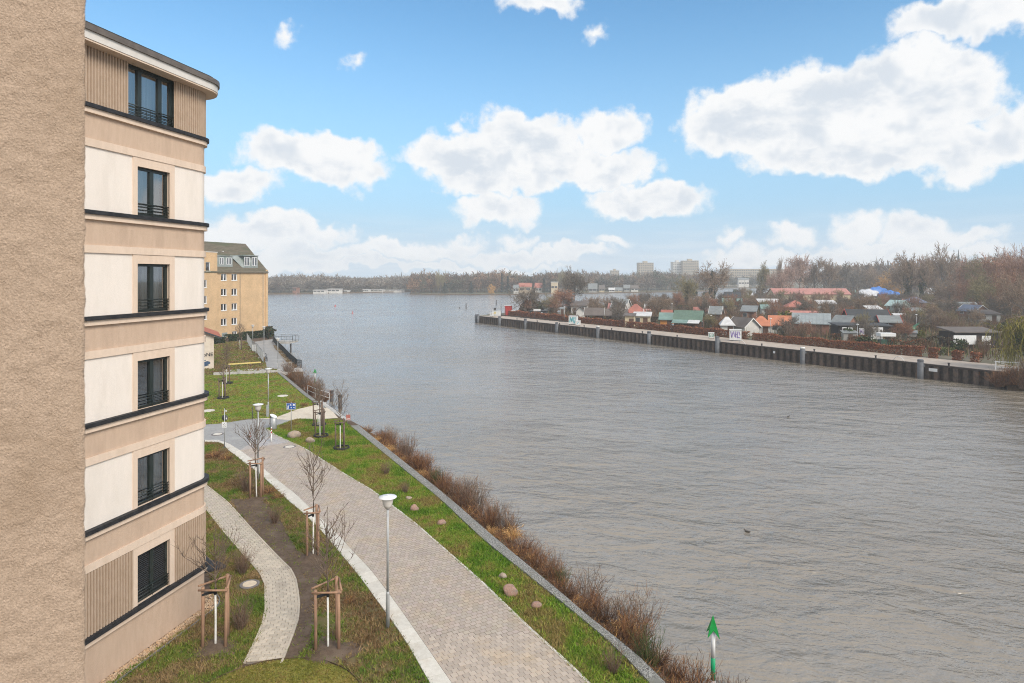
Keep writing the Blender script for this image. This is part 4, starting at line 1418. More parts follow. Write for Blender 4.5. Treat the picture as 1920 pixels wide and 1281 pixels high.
b = G(513, 805)
root = thing('litter_bin', 'grey metal litter bin with slanted lid beside the junction', 'litter bin', (b.x, b.y, 0), math.radians(-10))
MB().lathe([(.21, 0.02), (.23, .05), (.23, .86), (.20, .88)], 20).build('drum', MATS['galv'], root)
mb = MB(); n = 20
rim = [(.25 * math.cos(2 * math.pi * k / n), .25 * math.sin(2 * math.pi * k / n)) for k in range(n)]
mb.add([(x, y, .99 - x * .5) for x, y in rim] + [(x, y, 1.03 - x * .5) for x, y in rim], [tuple(reversed(range(n))), tuple(range(n, 2 * n))] + [(k, (k + 1) % n, n + (k + 1) % n, n + k) for k in range(n)])
mb.build('lid', MATS['white_paint'], root)
MB().box((-.29, -.05, -.05), (-.235, .05, 1.02)).build('post', MATS['stake_old'], root)
def red_bollard(px, lab, h=1.05):
    b = G(*px)
    root = thing('bollard', lab, 'bollard', (b.x, b.y, 0), 0, 'red and white bollards')
    zz = [0, .62, .74, .86, .96, h]
    for k in range(5):
        MB().tube([(0, 0, zz[k] - (.05 if k == 0 else 0)), (0, 0, zz[k + 1])], .038 + .0003 * (k % 2), 12).build('band', MATS['white_paint' if k % 2 == 0 else 'red_paint'], root)
red_bollard((509, 829), 'red and white bollard at the promenade entrance by the litter bin')
red_bollard((469, 837), 'red and white bollard at the promenade entrance by the dense sapling', 1.0)
b = G(473, 787)
root = thing('post', 'thin dark green post at the edge of the second lawn', 'post', (b.x, b.y, 0))
MB().tube([(0, 0, -.05), (0, 0, .95)], .035, 8).build('shaft', MATS['rail_dark'], root)
MB().lathe([(.04, .95), (.03, 1.0), (.005, 1.02)], 8).build('cap', MATS['rail_dark'], root)

# ------------------------------------------------------------------ channel markers
def marker(x, D, ztop, lab, s=1.0):
    b = at(x, D, WZ)
    root = thing('channel_marker', lab, 'channel marker', b, .25, 'green channel markers')
    h = ztop - WZ
    r = .065
    segs = [(-1.0, h - 1.95, 'white_paint'), (h - 1.95, h - 1.28, 'green_band'), (h - 1.28, h - .42, 'white_paint')]
    for i, (a, c, m) in enumerate(segs):
        MB().tube([(0, 0, a), (0, 0, c)], r + (.0015 if m == 'green_band' else 0), 14).build('band' if i else 'shaft', MATS[m], root)
    # topmark: cone of folded plates, point up
    mb = MB()
    W = .25; hb = h - .62
    for k in range(4):
        a = k * math.pi / 2 + .35; c = a + math.pi / 2
        A = Vector((W * math.cos(a), W * math.sin(a), hb)); B = Vector((W * math.cos(c), W * math.sin(c), hb))
        M_ = (A + B) * .32; M_.z = hb + .20
        tip = Vector((0, 0, h))
        mb.face([A, M_, tip]); mb.face([M_, B, tip])
        off_ = Vector((0, 0, -.012))
        mb.face([tip + off_, M_ + off_, A + off_]); mb.face([tip + off_, B + off_, M_ + off_])
    mb.build('topmark', MATS['green_paint'], root)
marker(1337, 19.2, 1.53, 'green topped channel marker post standing in the water at the lower right')
marker(590.5, 77, .55, 'far green topped channel marker behind the bank bushes')

# ------------------------------------------------------------------ landing steps, railing, piles, terrace
A, B = G(604, 752), G(655, 788)
d = (B - A); L = d.length; d.normalize(); nn = Vector((d.y, -d.x, 0))
root = thing('landing_steps', 'grey stone landing steps going down to the water', 'steps', A, math.atan2(d.y, d.x))
for k in range(7):
    MB().box((k * .18 * 0 + .05 + (k % 2) * .0, -(k + 1) * .36, -2.2), (L - .05, -k * .36 - (.003 if k else 0), .03 - k * .22), None, .008).build('step', MATS['concrete'], root)
for k in range(2):
    x0 = -.22 if k == 0 else L - .03
    mb = MB()
    mb.add([(x0, .05, -2.2), (x0 + .25, .05, -2.2), (x0 + .25, .05, .10), (x0, .05, .10), (x0, -2.7, -2.2), (x0 + .25, -2.7, -2.2), (x0 + .25, -2.7, -1.35), (x0, -2.7, -1.35)],
           [(0, 1, 2, 3), (7, 6, 5, 4), (3, 2, 6, 7), (1, 0, 4, 5), (1, 5, 6, 2), (0, 3, 7, 4)])
    mb.build('cheek_wall', MATS['stone_dark'], root)
# dark boxes added for the shadow and risers seen at the step ends
for k, (fx, fy) in enumerate(((.25, .5), (.42, .9), (.55, 1.6), (.72, 1.0), (.9, 1.9))):
    MB().box((L * fx, -fy - .18, -.9), (L * fx + .10, -fy, .18 - fy * .5)).build('step_shade', MATS['rail_dark'], root)
b = G(652, 795)
root = thing('warning_board', 'small faded red board beside the landing steps', 'sign', b, .3)
pm('faded_red', (.34, .09, .07), (.42, .16, .13), 6, .7)
MB().box((-.12, -.02, .30), (.20, .02, .72)).build('board', MATS['faded_red'], root)
MB().tube([(0, .03, -.05), (0, .03, .85)], .02, 6).build('post', MATS['galv'], root)
MB().box((-.10, -.024, .36), (.18, -.021, .42)).build('white_field', MATS['white_board'], root)
def rail(name, lab, pts, h, bars, mat, group=None, every=1.4, r=.022, fill=None, cat='railing'):
    p0 = Vector((pts[0][0], pts[0][1], 0))
    root = thing(name, lab, cat, pts[0], 0, group)
    P = [Vector(p) - Vector(pts[0]) for p in pts]
    for (a, b) in zip(P, P[1:]):
        n = max(1, round((b - a).length / every))
        for k in range(n + (1 if b is P[-1] else 0)):
            q = a.lerp(b, k / n)
            MB().tube([q + Vector((0, 0, -.1)), q + Vector((0, 0, h))], r * 1.15, 8).build('post', MATS[mat], root)
    for z in bars:
        mb = MB()
        mb.tube([p + Vector((0, 0, z)) for p in P], r, 8)
        mb.build('bar', MATS[mat], root)
    if fill:
        mb = MB()
        for (a, b) in zip(P, P[1:]):
            n = max(1, int((b - a).length / fill))
            for k in range(n):
                q = a.lerp(b, (k + .5) / n)
                dd = (b - a).normalized() * .012
                mb.box((-.010, -.010, .08), (.010, .010, h - .02), Matrix.Translation(q))
        o = mb.build('baluster', MATS[mat], root); o['kind'] = 'stuff'
    return root
rail('step_railing', 'pale two-bar railing beside the landing steps', [G(577, 742), G(591, 748), G(618, 757, -.35)], 1.0, (.52, 1.0), 'rail_light')
for (x, y0, y1, lab) in ((622, 733, 753, 'dark mooring pile behind the bank bushes, left one'), (638, 741, 766, 'dark mooring pile behind the bank bushes, right one')):
    b = G(x, y1, WZ); zt_ = H - (y0 - YH) * b.y / F
    root = thing('mooring_pile', lab, 'mooring pile', b, 0, 'dark piles off the landing steps')
    MB().tube([(0, 0, -1.5), (0, 0, zt_ - WZ)], .20, 12).build('shaft', MATS['dark_pile'], root)
    MB().lathe([(.21, zt_ - WZ - .12), (.21, zt_ - WZ + .01), (.16, zt_ - WZ + .05)], 12).build('cap', MATS['dark_pile'], root)

# concrete terrace at the end of the far promenade
tp = [G(519, 692.5), G(565, 689.5), G(569, 697), G(521, 699)]
root = thing('river_terrace', 'concrete terrace slab with railing posts jutting over the bank', 'terrace', tp[3])
q = [p - tp[3] for p in tp]
MB().prism([(p.x, p.y) for p in reversed(q)], -.30, .03).build('slab', MATS['concrete'], root)
mb = MB(); c_ = sum(q, Vector()) / 4
MB().prism([((p.x - c_.x) * .93 + c_.x, (p.y - c_.y) * .93 + c_.y) for p in reversed(q)], -2.4, -.30).build('support_wall', MATS['bank_soil'], root)
rail('terrace_railing', 'thin bar railing across the front of the concrete terrace', [G(520, 697), G(546, 696)], 1.05, (.08, 1.05), 'rail_light', fill=.14)
rail('river_railing', 'long dark railing curving along the far promenade', [G(566, 691), G(557, 689.5), G(542.5, 676.0), G(531, 662.7), G(518.5, 649.8), G(512.5, 640.5)], 1.05, (.1, .3, .5, .7, .9, 1.05), 'rail_dark', fill=.07, every=2.0)
# dry leaves and weeds inside the dark railing
tuft_field('grass', [G(556, 690), G(541, 677), G(529.5, 663.5), G(517, 650.5), G(514.5, 650), G(526, 664), G(537, 677), G(548, 690)], 900, [(.22, .15, .07), (.30, .22, .12), (.16, .10, .05), (.45, .40, .32)], (.1, .35), w=.05, label='dry weeds along the foot of the dark railing', z=.012)
# small viewing platform over the water
pc = G(531, 641, .0)
root = thing('viewing_platform', 'small viewing platform with thin railing over the water', 'platform', pc, math.radians(-6))
w_ = 34 * pc.y / F
MB().box((-w_ / 2, -.8, -.25), (w_ / 2, 2.6, -.02)).build('deck', MATS['concrete'], root)
for x in (-w_ / 2 + .4, w_ / 2 - .4):
    MB().tube([(x, .4, -3), (x, .4, -.25)], .15, 8).build('support', MATS['dark_pile'], root)
for (a, b_) in (((-w_ / 2, -.75), (w_ / 2, -.75)), ((w_ / 2, -.75), (w_ / 2, 2.55)), ((-w_ / 2, 2.55), (w_ / 2, 2.55))):
    a = Vector((*a, 0)); b_ = Vector((*b_, 0))
    for z in (.1, 1.0):
        MB().tube([a + Vector((0, 0, z)), b_ + Vector((0, 0, z))], .025, 6).build('rail', MATS['rail_dark'], root)
    for k in range(4):
        qq = a.lerp(b_, k / 3)
        MB().tube([qq + Vector((0, 0, -.1)), qq + Vector((0, 0, 1.02))], .028, 6).build('post', MATS['rail_dark'], root)
# two ducks on the water
pm('duck_dark', (.035, .03, .025), (.06, .05, .04), 20, .8)
for (x, y, rz, lab) in ((1401, 998, 2.6, 'dark duck swimming in the middle of the river'), (1478, 782, 0.3, 'dark duck swimming before the quay wall')):
    b = G(x, y, WZ)
    me_pts = [(-.26, .05), (-.22, .10), (-.10, .14), (.06, .13), (.16, .10)]
    mb = MB()
    mb.tube([(-.30, 0, .13), (-.20, 0, .07), (-.02, 0, .06), (.14, 0, .07), (.20, 0, .12), (.22, 0, .20), (.25, 0, .24), (.31, 0, .235), (.36, 0, .225)], [.015, .07, .105, .085, .05, .04, .045, .028, .012], 10)
    o = mb.build('duck', MATS['duck_dark'], loc=b, rz=rz); o.scale = (.55, .55, .55)
    tag(o, lab, 'duck')
# ------------------------------------------------------------------ brick apartment building beyond the lawns
brick_mat('yellow_brick', (.62, .40, .21), (.68, .46, .25), (.50, .36, .22), 1.9, .5, .16)
pm('tile_roof', (.11, .095, .07), (.165, .14, .10), 3, .9, .5, 12, c3=(.09, .10, .06), s3=.5, stretch=(.4, .4, 4))
pm('zinc', (.24, .27, .265), (.30, .33, .32), 2, .5, c3=(.20, .25, .22), s3=.8)
pm('sill', (.66, .65, .62), None, 1, .7)
pm('upvc', (.78, .78, .78), None, 1, .4)
pm('garage_wall', (.58, .50, .41), (.64, .56, .46), 2, .9, .3, 60, c3=(.5, .42, .34), s3=.6)
pm('tile_red', (.34, .10, .06), (.42, .14, .08), 4, .85)
pm('ink', (.012, .014, .02), None, 1, .6)
pm('ink_blue', (.03, .07, .14), None, 1, .6)
pm('evergreen', (1, 1, 1), attr=True, rough=.8, spec=.15)
A, B = at(384, 116), at(500.5, 130.5)
du = (B - A).normalized(); ang = math.atan2(du.y, du.x)
LB = (B - A).length
bb = thing('brick_building', 'yellow brick apartment building with grey dormers at the water', 'building', A, ang)
X0, ZE, ZR, DEP = -14.0, 12.55, 18.3, 11.5
def bpart(mb, name, mat, parent=None):
    return mb.build(name, MATS[mat], parent or bb)
# storeys from photo rows: windows of four floors, two columns
def bx(px):
    """photo column -> metres along the brick facade"""
    k = (px - 960) / F
    # A + du*t lies on x = k*y
    return (k * A.y - A.x) / (du.x - k * du.y)
cols = [(bx(414.5), bx(424.8)), (bx(434.2), bx(444.2))]
zrow = []
for (yt, yb) in ((513.5, 526), (541.5, 554), (569.5, 582), (597, 609.5)):
    Dm = 121.0
    zrow.append((H - (yb - YH) * Dm / F, H - (yt - YH) * Dm / F))
openings = [(c[0], c[1], z[0], z[1]) for c in cols for z in zrow]
zb0 = H - (640 - YH) * 121 / F
openings.append((bx(435.5), bx(444), .15, H - (622.5 - YH) * 121 / F))
mb = MB()
def grid_wall(mb, x0, x1, z0, z1, ops, y=0.0):
    xs = sorted(set([x0, x1] + [v for o_ in ops for v in o_[:2]])); zs = sorted(set([z0, z1] + [v for o_ in ops for v in o_[2:]]))
    for i in range(len(xs) - 1):
        for j in range(len(zs) - 1):
            cx, cz = (xs[i] + xs[i + 1]) / 2, (zs[j] + zs[j + 1]) / 2
            if any(o_[0] < cx < o_[1] and o_[2] < cz < o_[3] for o_ in ops): continue
            mb.face([(xs[i], y, zs[j]), (xs[i + 1], y, zs[j]), (xs[i + 1], y, zs[j + 1]), (xs[i], y, zs[j + 1])])
grid_wall(mb, X0, LB, -.3, ZE, openings)
for (s_, e_) in (((LB, 0), (LB, DEP)), ((LB, DEP), (X0, DEP)), ((X0, DEP), (X0, 0))):
    mb.face([(s_[0], s_[1], -.3), (e_[0], e_[1], -.3), (e_[0], e_[1], ZE), (s_[0], s_[1], ZE)])
# gable at the water end
mb.face([(LB, 0, ZE), (LB, DEP, ZE), (LB - 0.02, DEP * .5, ZR - .3)])
bpart(mb, 'wall', 'yellow_brick')
mb = MB()
oh = .35
xr = bx(466) + 2.0
prof = [(-oh, ZE - .12), (DEP * .5, ZR), (DEP + oh, ZE - .12)]
for (a, b) in zip(prof, prof[1:]):
    mb.face([(X0, a[0], a[1]), (LB + .1, a[0], a[1]), (LB + .1, b[0], b[1]), (X0, b[0], b[1])])
    mb.face([(X0, b[0], b[1] - .18), (LB + .1, b[0], b[1] - .18), (LB + .1, a[0], a[1] - .18), (X0, a[0], a[1] - .18)])
    mb.face([(LB + .1, a[0], a[1] - .18), (LB + .1, b[0], b[1] - .18), (LB + .1, b[0], b[1]), (LB + .1, a[0], a[1])])
mb.face([(X0, -oh, ZE - .30), (LB + .1, -oh, ZE - .30), (LB + .1, -oh, ZE - .12), (X0, -oh, ZE - .12)])
roof = bpart(mb, 'roof', 'tile_roof')
# courses of tiles as thin lips on the visible slope
mb = MB()
for k in range(1, 22):
    f = k / 22
    y, z = -oh + (DEP * .5 + oh) * f, ZE - .12 + (ZR - ZE + .12) * f
    mb.box((X0, y - .03, z - .02), (LB + .12, y + .03, z + .045))
o = mb.build('tile_course', MATS['tile_roof'], roof); o['kind'] = 'stuff'
MB().box((LB - .42, -.14, -.3), (LB + .14, .5, ZE + .35)).build('corner_pier', MATS['yellow_brick'], bb)
for xx in (bx(406), bx(450), bx(493)):
    MB().box((xx - .05, -.05, 0), (xx + .05, .03, ZE - .3)).build('downpipe' if xx > bx(460) else 'joint_strip', MATS['stone_dark' if xx > bx(460) else 'joint'], bb)
def win(parent, x0, x1, z0, z1, y=0.0, mull=1, dep=.14, sill=True, blind=None):
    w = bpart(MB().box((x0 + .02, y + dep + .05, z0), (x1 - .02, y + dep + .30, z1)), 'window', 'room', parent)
    f = .07
    mb = MB()
    for (a, b, c, d_) in ((x0, x0 + f, z0, z1), (x1 - f, x1, z0, z1), (x0 + f, x1 - f, z0, z0 + f), (x0 + f, x1 - f, z1 - f, z1)):
        mb.box((a, y + dep - .03, c), (b, y + dep + .045, d_))
    for k in range(mull):
        c = x0 + (x1 - x0) * (k + 1) / (mull + 1)
        mb.box((c - .085, y + dep - .035, z0 + f), (c + .085, y + dep + .04, z1 - f))
    mb.build('frame', MATS['upvc'], w)
    mb = MB(); mb.face([(x0 + f, y + dep + .02, z0 + f), (x1 - f, y + dep + .02, z0 + f), (x1 - f, y + dep + .02, z1 - f), (x0 + f, y + dep + .02, z1 - f)])
    mb.build('pane', MATS['glass_far'], w)
    mb = MB()
    for (p, q) in (((x0, z0), (x0, z1)), ((x1, z1), (x1, z0)), ((x0, z1), (x1, z1))):
        mb.face([(p[0], y, p[1]), (q[0], y, q[1]), (q[0], y + dep + .05, q[1]), (p[0], y + dep + .05, p[1])])
    mb.build('reveal', MATS['sill'], w)
    if sill:
        MB().box((x0 - .08, y - .07, z0 - .10), (x1 + .08, y + dep, z0 - .002)).build('sill', MATS['sill'], w)
    return w
for o_ in openings:
    win(bb, *o_)
MB().box((bx(416), -.04, .1), (bx(426), .02, H - (624 - YH) * 120 / F)).build('door', MATS['zinc'], bb)
# taller bay at the left
xb = bx(405.5)
zbay = H - (474 - YH) * 119 / F
mb = MB()
bops = [(bx(383.6), bx(391.8), H - (509 - YH) * 118 / F, H - (492 - YH) * 118 / F)]
for k in range(4):
    yy_ = 525 + 29.5 * k
    bops.append((bx(381), bx(385.5), H - (yy_ + 14 - YH) * 117.5 / F, H - (yy_ - YH) * 117.5 / F))
grid_wall(mb, X0, xb, ZE - .3, zbay, [b for b in bops[:1]], y=-.25)
mb.face([(xb, -.25, ZE - .3), (xb, 3.4, ZE - .3), (xb, 3.4, zbay), (xb, -.25, zbay)])
mb.face([(X0, -.25, zbay), (xb, -.25, zbay), (xb, 3.4, zbay), (X0, 3.4, zbay)])
grid_wall(mb, X0, xb, -.3, ZE - .302, bops[1:], y=-.25)
mb.face([(xb, -.25, -.3), (xb, 0, -.3), (xb, 0, ZE - .302), (xb, -.25, ZE - .302)])
bpart(mb, 'bay', 'yellow_brick')
MB().box((X0, -.30, zbay + .003), (xb + .06, 3.4, zbay + .12)).build('parapet', MATS['sill'], bb)
for b in bops:
    win(bb, *b, y=-.25, mull=0)
# dormers
def dormer(x0, x1, z0, z1, wins, slant=False):
    mb = MB()
    yf = -.05 + (z0 - ZE) * .85
    yb_ = yf + 4.2
    if slant:
        xl = x0 - 1.5
        mb.add([(x0, yf, z0), (x1, yf, z0), (x1, yf, z1), (xl, yf + 1.8, z1), (x1, yb_, z0), (x1, yb_, z1), (xl, yb_, z1)],
               [(0, 1, 2, 3), (1, 4, 5, 2), (2, 5, 6, 3)])
    else:
        mb.box((x0, yf, z0), (x1, yb_, z1))
    mb.box((x0 - (.0 if slant else .1), yf - .12, z1 + .002), (x1 + .1, yb_, z1 + .14))
    dm = bpart(mb, 'dormer', 'zinc', roof)
    for (a, b) in wins:
        f = .07
        za, zb_ = z0 + .45, z1 - .25
        mb = MB()
        for (p, q, c, d_) in ((a, a + f, za, zb_), (b - f, b, za, zb_), (a + f, b - f, za, za + f), (a + f, b - f, zb_ - f, zb_), ((a + b) / 2 - .08, (a + b) / 2 + .08, za + f, zb_ - f)):
            mb.box((p, yf - .06, c), (q, yf - .004, d_))
        mb.build('window_frame', MATS['upvc'], roof)
        mb = MB(); mb.box((a + f, yf - .035, za + f), (b - f, yf - .006, zb_ - f)); mb.build('window_pane', MATS['glass_dark'], roof)
pm('glass_dark', (.10, .11, .12), (.16, .17, .18), 1, .08, spec=.8)
Dz = 122
dormer(bx(411.5), bx(441), H - (500.5 - YH) * Dz / F, H - (481 - YH) * Dz / F, [(bx(416.5), bx(424.2)), (bx(429), bx(438.5))])
dormer(bx(459), bx(487), H - (503 - YH) * 127 / F, H - (480 - YH) * 127 / F, [(bx(461.5), bx(471)), (bx(475.8), bx(485))], True)
# chimney pipes, skylight, snow hook
MB().box((bx(445) - .12, DEP * .31, 0), (bx(445) + .12, DEP * .31 + 1.9, .12), Matrix.Translation((0, 0, 0)) @ Matrix.Translation((0, 0, ZE + (ZR - ZE) * .66)) @ Matrix.Rotation(0, 4, 'X')).build('roof_flashing', MATS['sill'], roof)
MB().box((bx(394), DEP * .36, ZE + (ZR - ZE) * .70), (bx(398), DEP * .36 + .7, ZE + (ZR - ZE) * .70 + .35)).build('skylight', MATS['sill'], roof)

def leafy_hedge(name, lab, p0, p1, w, h, n, cols, leaf=.10, group=None, z0=0.0, wob=.06, seed=1, gaps=None, mat='evergreen', twiggy=0):
    """trimmed hedge of many leaf faces in a box-shaped volume, with an uneven surface"""
    rng = np.random.default_rng(seed)
    p0 = np.array(p0[:2]); p1 = np.array(p1[:2])
    d = p1 - p0; L = np.linalg.norm(d); d /= L; nrm = np.array([-d[1], d[0]])
    t = rng.random(n) * L
    q = rng.uniform(-.5, .5, n); zz = rng.random(n)
    # push most leaves to the skin
    k = rng.random(n)
    q = np.where(k < .45, -.5 + rng.random(n) * .12, q); zz = np.where((k > .45) & (k < .8), 1 - rng.random(n) * .12, zz)
    hh = h * (1 + wob * 2 * np.sin(t * 1.1 + seed) * np.sin(t * .37) + wob * rng.normal(size=n) * .6)
    ww = w * (1 + wob * np.sin(t * .8))
    c = np.zeros((n, 3))
    c[:, :2] = p0 + d * t[:, None] + nrm * (q * ww)[:, None]
    c[:, 2] = z0 + zz * hh
    a = rng.normal(size=(n, 3)); a /= np.linalg.norm(a, axis=1)[:, None]
    b = np.cross(a, rng.normal(size=(n, 3))); b /= np.linalg.norm(b, axis=1)[:, None]
    s = leaf * rng.uniform(.6, 1.4, n)[:, None]
    T = np.stack([c - a * s, c + b * s * .7, c + a * s, c - b * s * .7], 1)
    cl = np.array(cols)
    C = cl[rng.integers(len(cl), size=n)] * rng.uniform(.65, 1.35, n)[:, None]
    o = soup(name, T, C, MATS[mat], quads=True)
    tag(o, lab, 'hedge', group)
    return o
EVG = [(.022, .04, .018), (.03, .052, .022), (.045, .065, .03), (.02, .03, .015)]
p = lambda x, y: G(x, y)
leafy_hedge('hedge', 'dark evergreen hedge along the foot of the brick building, right part', p(424, 640.5), p(508, 630), 1.6, 1.15, 4200, EVG, .13, 'dark hedges at the brick building', seed=2)
leafy_hedge('hedge', 'dark evergreen hedge along the foot of the brick building, left part', p(398, 645.5), p(416, 643.5), 1.5, 1.1, 1600, EVG, .13, 'dark hedges at the brick building', seed=3)
leafy_hedge('hedge', 'small dark hedge at the water end of the brick building', p(500, 628), p(511, 636), 1.4, 1.7, 1200, EVG + [(.10, .05, .03)], .13, 'dark hedges at the brick building', seed=4)

# small plastered outbuilding with red tiles and spray-painted letters
Dg = 81.0
gA = at(372, Dg + 1.5); gB = at(401, Dg - .3)
du2 = (gB - gA).normalized()
gr = thing('outbuilding', 'pale plastered outbuilding with red tile roof and spray-painted letters', 'building', gB, math.radians(27))
zr = H - (612 - YH) * Dg / F
ze = H - (628 - YH) * Dg / F
mb = MB()
mb.add([(-9, 0, -.2), (0, 0, -.2), (0, 0, ze - .1), (-2.0, 0, zr - .25), (-9, 0, zr - .25), (0, 8, -.2), (0, 8, ze - .1), (-2.0, 8, zr - .25)],
       [(0, 1, 2, 3, 4), (1, 5, 6, 2)])
mb.build('wall', MATS['garage_wall'], gr)
mb = MB()
mb.add([(-4.5, -.45, zr + .9), (.85, -.45, ze - .28), (.85, 8.4, ze - .28), (-4.5, 8.4, zr + .9), (-4.5, -.45, zr + .72), (.85, -.45, ze - .46), (.85, 8.4, ze - .46), (-4.5, 8.4, zr + .72)],
       [(0, 1, 2, 3), (7, 6, 5, 4), (0, 4, 5, 1), (1, 5, 6, 2)])
rf = mb.build('roof', MATS['tile_red'], gr)
mb = MB(); mb.box((-4.5, -.42, -.30), (.70, -.36, -.02), Matrix.Translation((0, 0, 0)))
MB().tube([(.85, -.4, ze - .42), (.85, 8.3, ze - .42)], .08, 8).build('gutter', MATS['rail_dark'], rf)
MB().tube([(.85, -.3, ze - .45), (.5, -.15, ze - .75), (.06, -.08, ze - .95)], .045, 6).build('downpipe', MATS['rail_dark'], gr)
MB().add([(-4.5, -.455, zr + .70), (.85, -.455, ze - .48), (.85, -.455, ze - .26), (-4.5, -.455, zr + .92)], [(0, 1, 2, 3)]).build('bargeboard', MATS['rail_dark'], rf)
cu = bpy.data.curves.new('lettering', 'FONT')
cu.body = 'RoNE'
cu.size = .62
cu.align_x = 'RIGHT'
cu.extrude = .004
cu.offset = .012
txt = bpy.data.objects.new('lettering', cu)
COL.objects.link(txt); txt.parent = gr
cu.materials.append(MATS['ink'])
bpy.context.view_layer.update()
tme = bpy.data.meshes.new_from_object(txt.evaluated_get(bpy.context.evaluated_depsgraph_get()))
bpy.data.objects.remove(txt)
txt = bpy.data.objects.new('lettering', tme)
COL.objects.link(txt); txt.parent = gr
txt.location = (-.10, -.012, H - (667 - YH) * Dg / F); txt.rotation_euler = (math.radians(90), 0, 0)
mb = MB()
for pts in ([(-1.55, .25), (-1.15, .42), (-.75, .55), (-.45, .45), (-.38, .25), (-.62, .10), (-1.0, -.05), (-1.3, -.15), (-1.1, .12)], [(-1.7, .45), (-.9, .62), (-.9, .70), (-1.7, .56)], [(-1.2, -.15), (-.62, -.02), (-.55, .06), (-1.0, -.02)]):
    mb.face([(x, -.012, z) for x, z in pts])
o = mb.build('painted_mark', MATS['ink_blue'], gr); o.location.z = H - (681 - YH) * Dg / F - .2

# mesh fence panels beside the far promenade
pm('mesh_wire', (.34, .35, .35), (.40, .41, .41), 4, .5, metal=.3)
fpts = [G(463, 641), G(467, 648), G(472, 657), G(482, 663), G(488, 672), G(494, 681)]
for k, (a, b) in enumerate(zip(fpts, fpts[1:])):
    d = b - a; L = d.length
    root = thing('mesh_fence_panel', 'grey wire mesh fence panel beside the far promenade', 'fence', a, math.atan2(d.y, d.x), 'mesh fence panels')
    mb = MB()
    for (u, v) in (((0, .1), (0, 1.5)), ((L, .1), (L, 1.5)), ((0, 1.5), (L, 1.5)), ((0, .15), (L, .15))):
        mb.tube([(u[0], 0, u[1]), (v[0], 0, v[1])], .035, 6)
    mb.build('frame', MATS['mesh_wire'], root)
    mb = MB()
    n = int(L / .22)
    for j in range(1, n):
        mb.box((L * j / n - .008, -.008, .15), (L * j / n + .008, .008, 1.5))
    for z in (.5, .85, 1.2):
        mb.box((0, -.008, z - .008), (L, .008, z + .008))
    o = mb.build('mesh', MATS['mesh_wire'], root); o['kind'] = 'stuff'
    MB().box((-.12, -.3, 0), (.12, .3, .13)).build('foot', MATS['concrete'], root)
b = G(476.5, 659)
root = thing('control_box', 'pale grey control cabinet beside a far lamp post', 'cabinet', b)
MB().box((-.25, -.2, -.05), (.25, .2, 1.05), None, .02).build('body', MATS['sill'], root)
MB().box((-.27, -.22, 1.052), (.27, .22, 1.10)).build('cap', MATS['concrete'], root)
# bicycle by the fence
b = G(499, 677.5)
root = thing('bicycle', 'dark bicycle standing beside the mesh fence on the far promenade', 'bicycle', b, math.radians(-58))
for x in (-.52, .52):
    mb = MB(); n = 20
    mb.tube([(x + .33 * math.cos(2 * math.pi * k / n), 0, .34 + .33 * math.sin(2 * math.pi * k / n)) for k in range(n + 1)], .022, 5, cap=False)
    wo = mb.build('wheel', MATS['black_rubber'], root)
    mb = MB()
    for k in range(8):
        mb.tube([(x, 0, .34), (x + .32 * math.cos(math.pi * k / 4), 0, .34 + .32 * math.sin(math.pi * k / 4))], .004, 3, cap=False)
    mb.build('spokes', MATS['steel'], wo)
MB().tube([(-.52, 0, .34), (-.1, 0, .32), (.32, 0, .82), (-.22, 0, .84), (-.1, 0, .32)], .022, 6).tube([(-.52, 0, .34), (-.22, 0, .84)], .016, 5).tube([(.52, 0, .34), (.36, 0, .95)], .022, 6).build('frame', MATS['rail_dark'], root)
MB().tube([(-.10, 0, .32), (-.25, 0, .98)], .018, 6).build('seat_post', MATS['steel'], root)
MB().box((-.40, -.07, .97), (-.14, .07, 1.04), None, .02).build('saddle', MATS['black_rubber'], root)
MB().tube([(.30, -.28, 1.02), (.36, 0, 1.0), (.30, .28, 1.02)], .016, 6).build('handlebar', MATS['black_rubber'], root)
# yellow barrier plank and low kerb in the rough strip
pm('yellow_wood', (.62, .48, .14), (.68, .55, .22), 3, .7)
a, b = G(428, 688.5), G(489, 684.5)
d = b - a
root = thing('barrier_plank', 'long yellow barrier plank across the rough grass', 'barrier', a, math.atan2(d.y, d.x))
MB().box((0, -.06, .28), (d.length, .06, .44)).build('plank', MATS['yellow_wood'], root)
for f in (.02, .35, .68, .97):
    MB().box((d.length * f - .04, -.05, -.05), (d.length * f + .04, .05, .278)).build('post', MATS['stake_old'], root)
a, b = G(400, 704), G(522, 699)
d = b - a
root = thing('low_wall', 'low pale concrete wall along the far edge of the second lawn', 'wall', a, math.atan2(d.y, d.x))
for k in range(8):
    MB().box((d.length * k / 8 + .01, 0, -.1), (d.length * (k + 1) / 8 - .01, .28, .30 + R.uniform(-.02, .02))).build('block', MATS['concrete'], root)
sheet('gravel_strip', [G(405, 702.5), G(515, 697.5), G(498, 691), G(425, 694)], .020, MATS['concrete'])
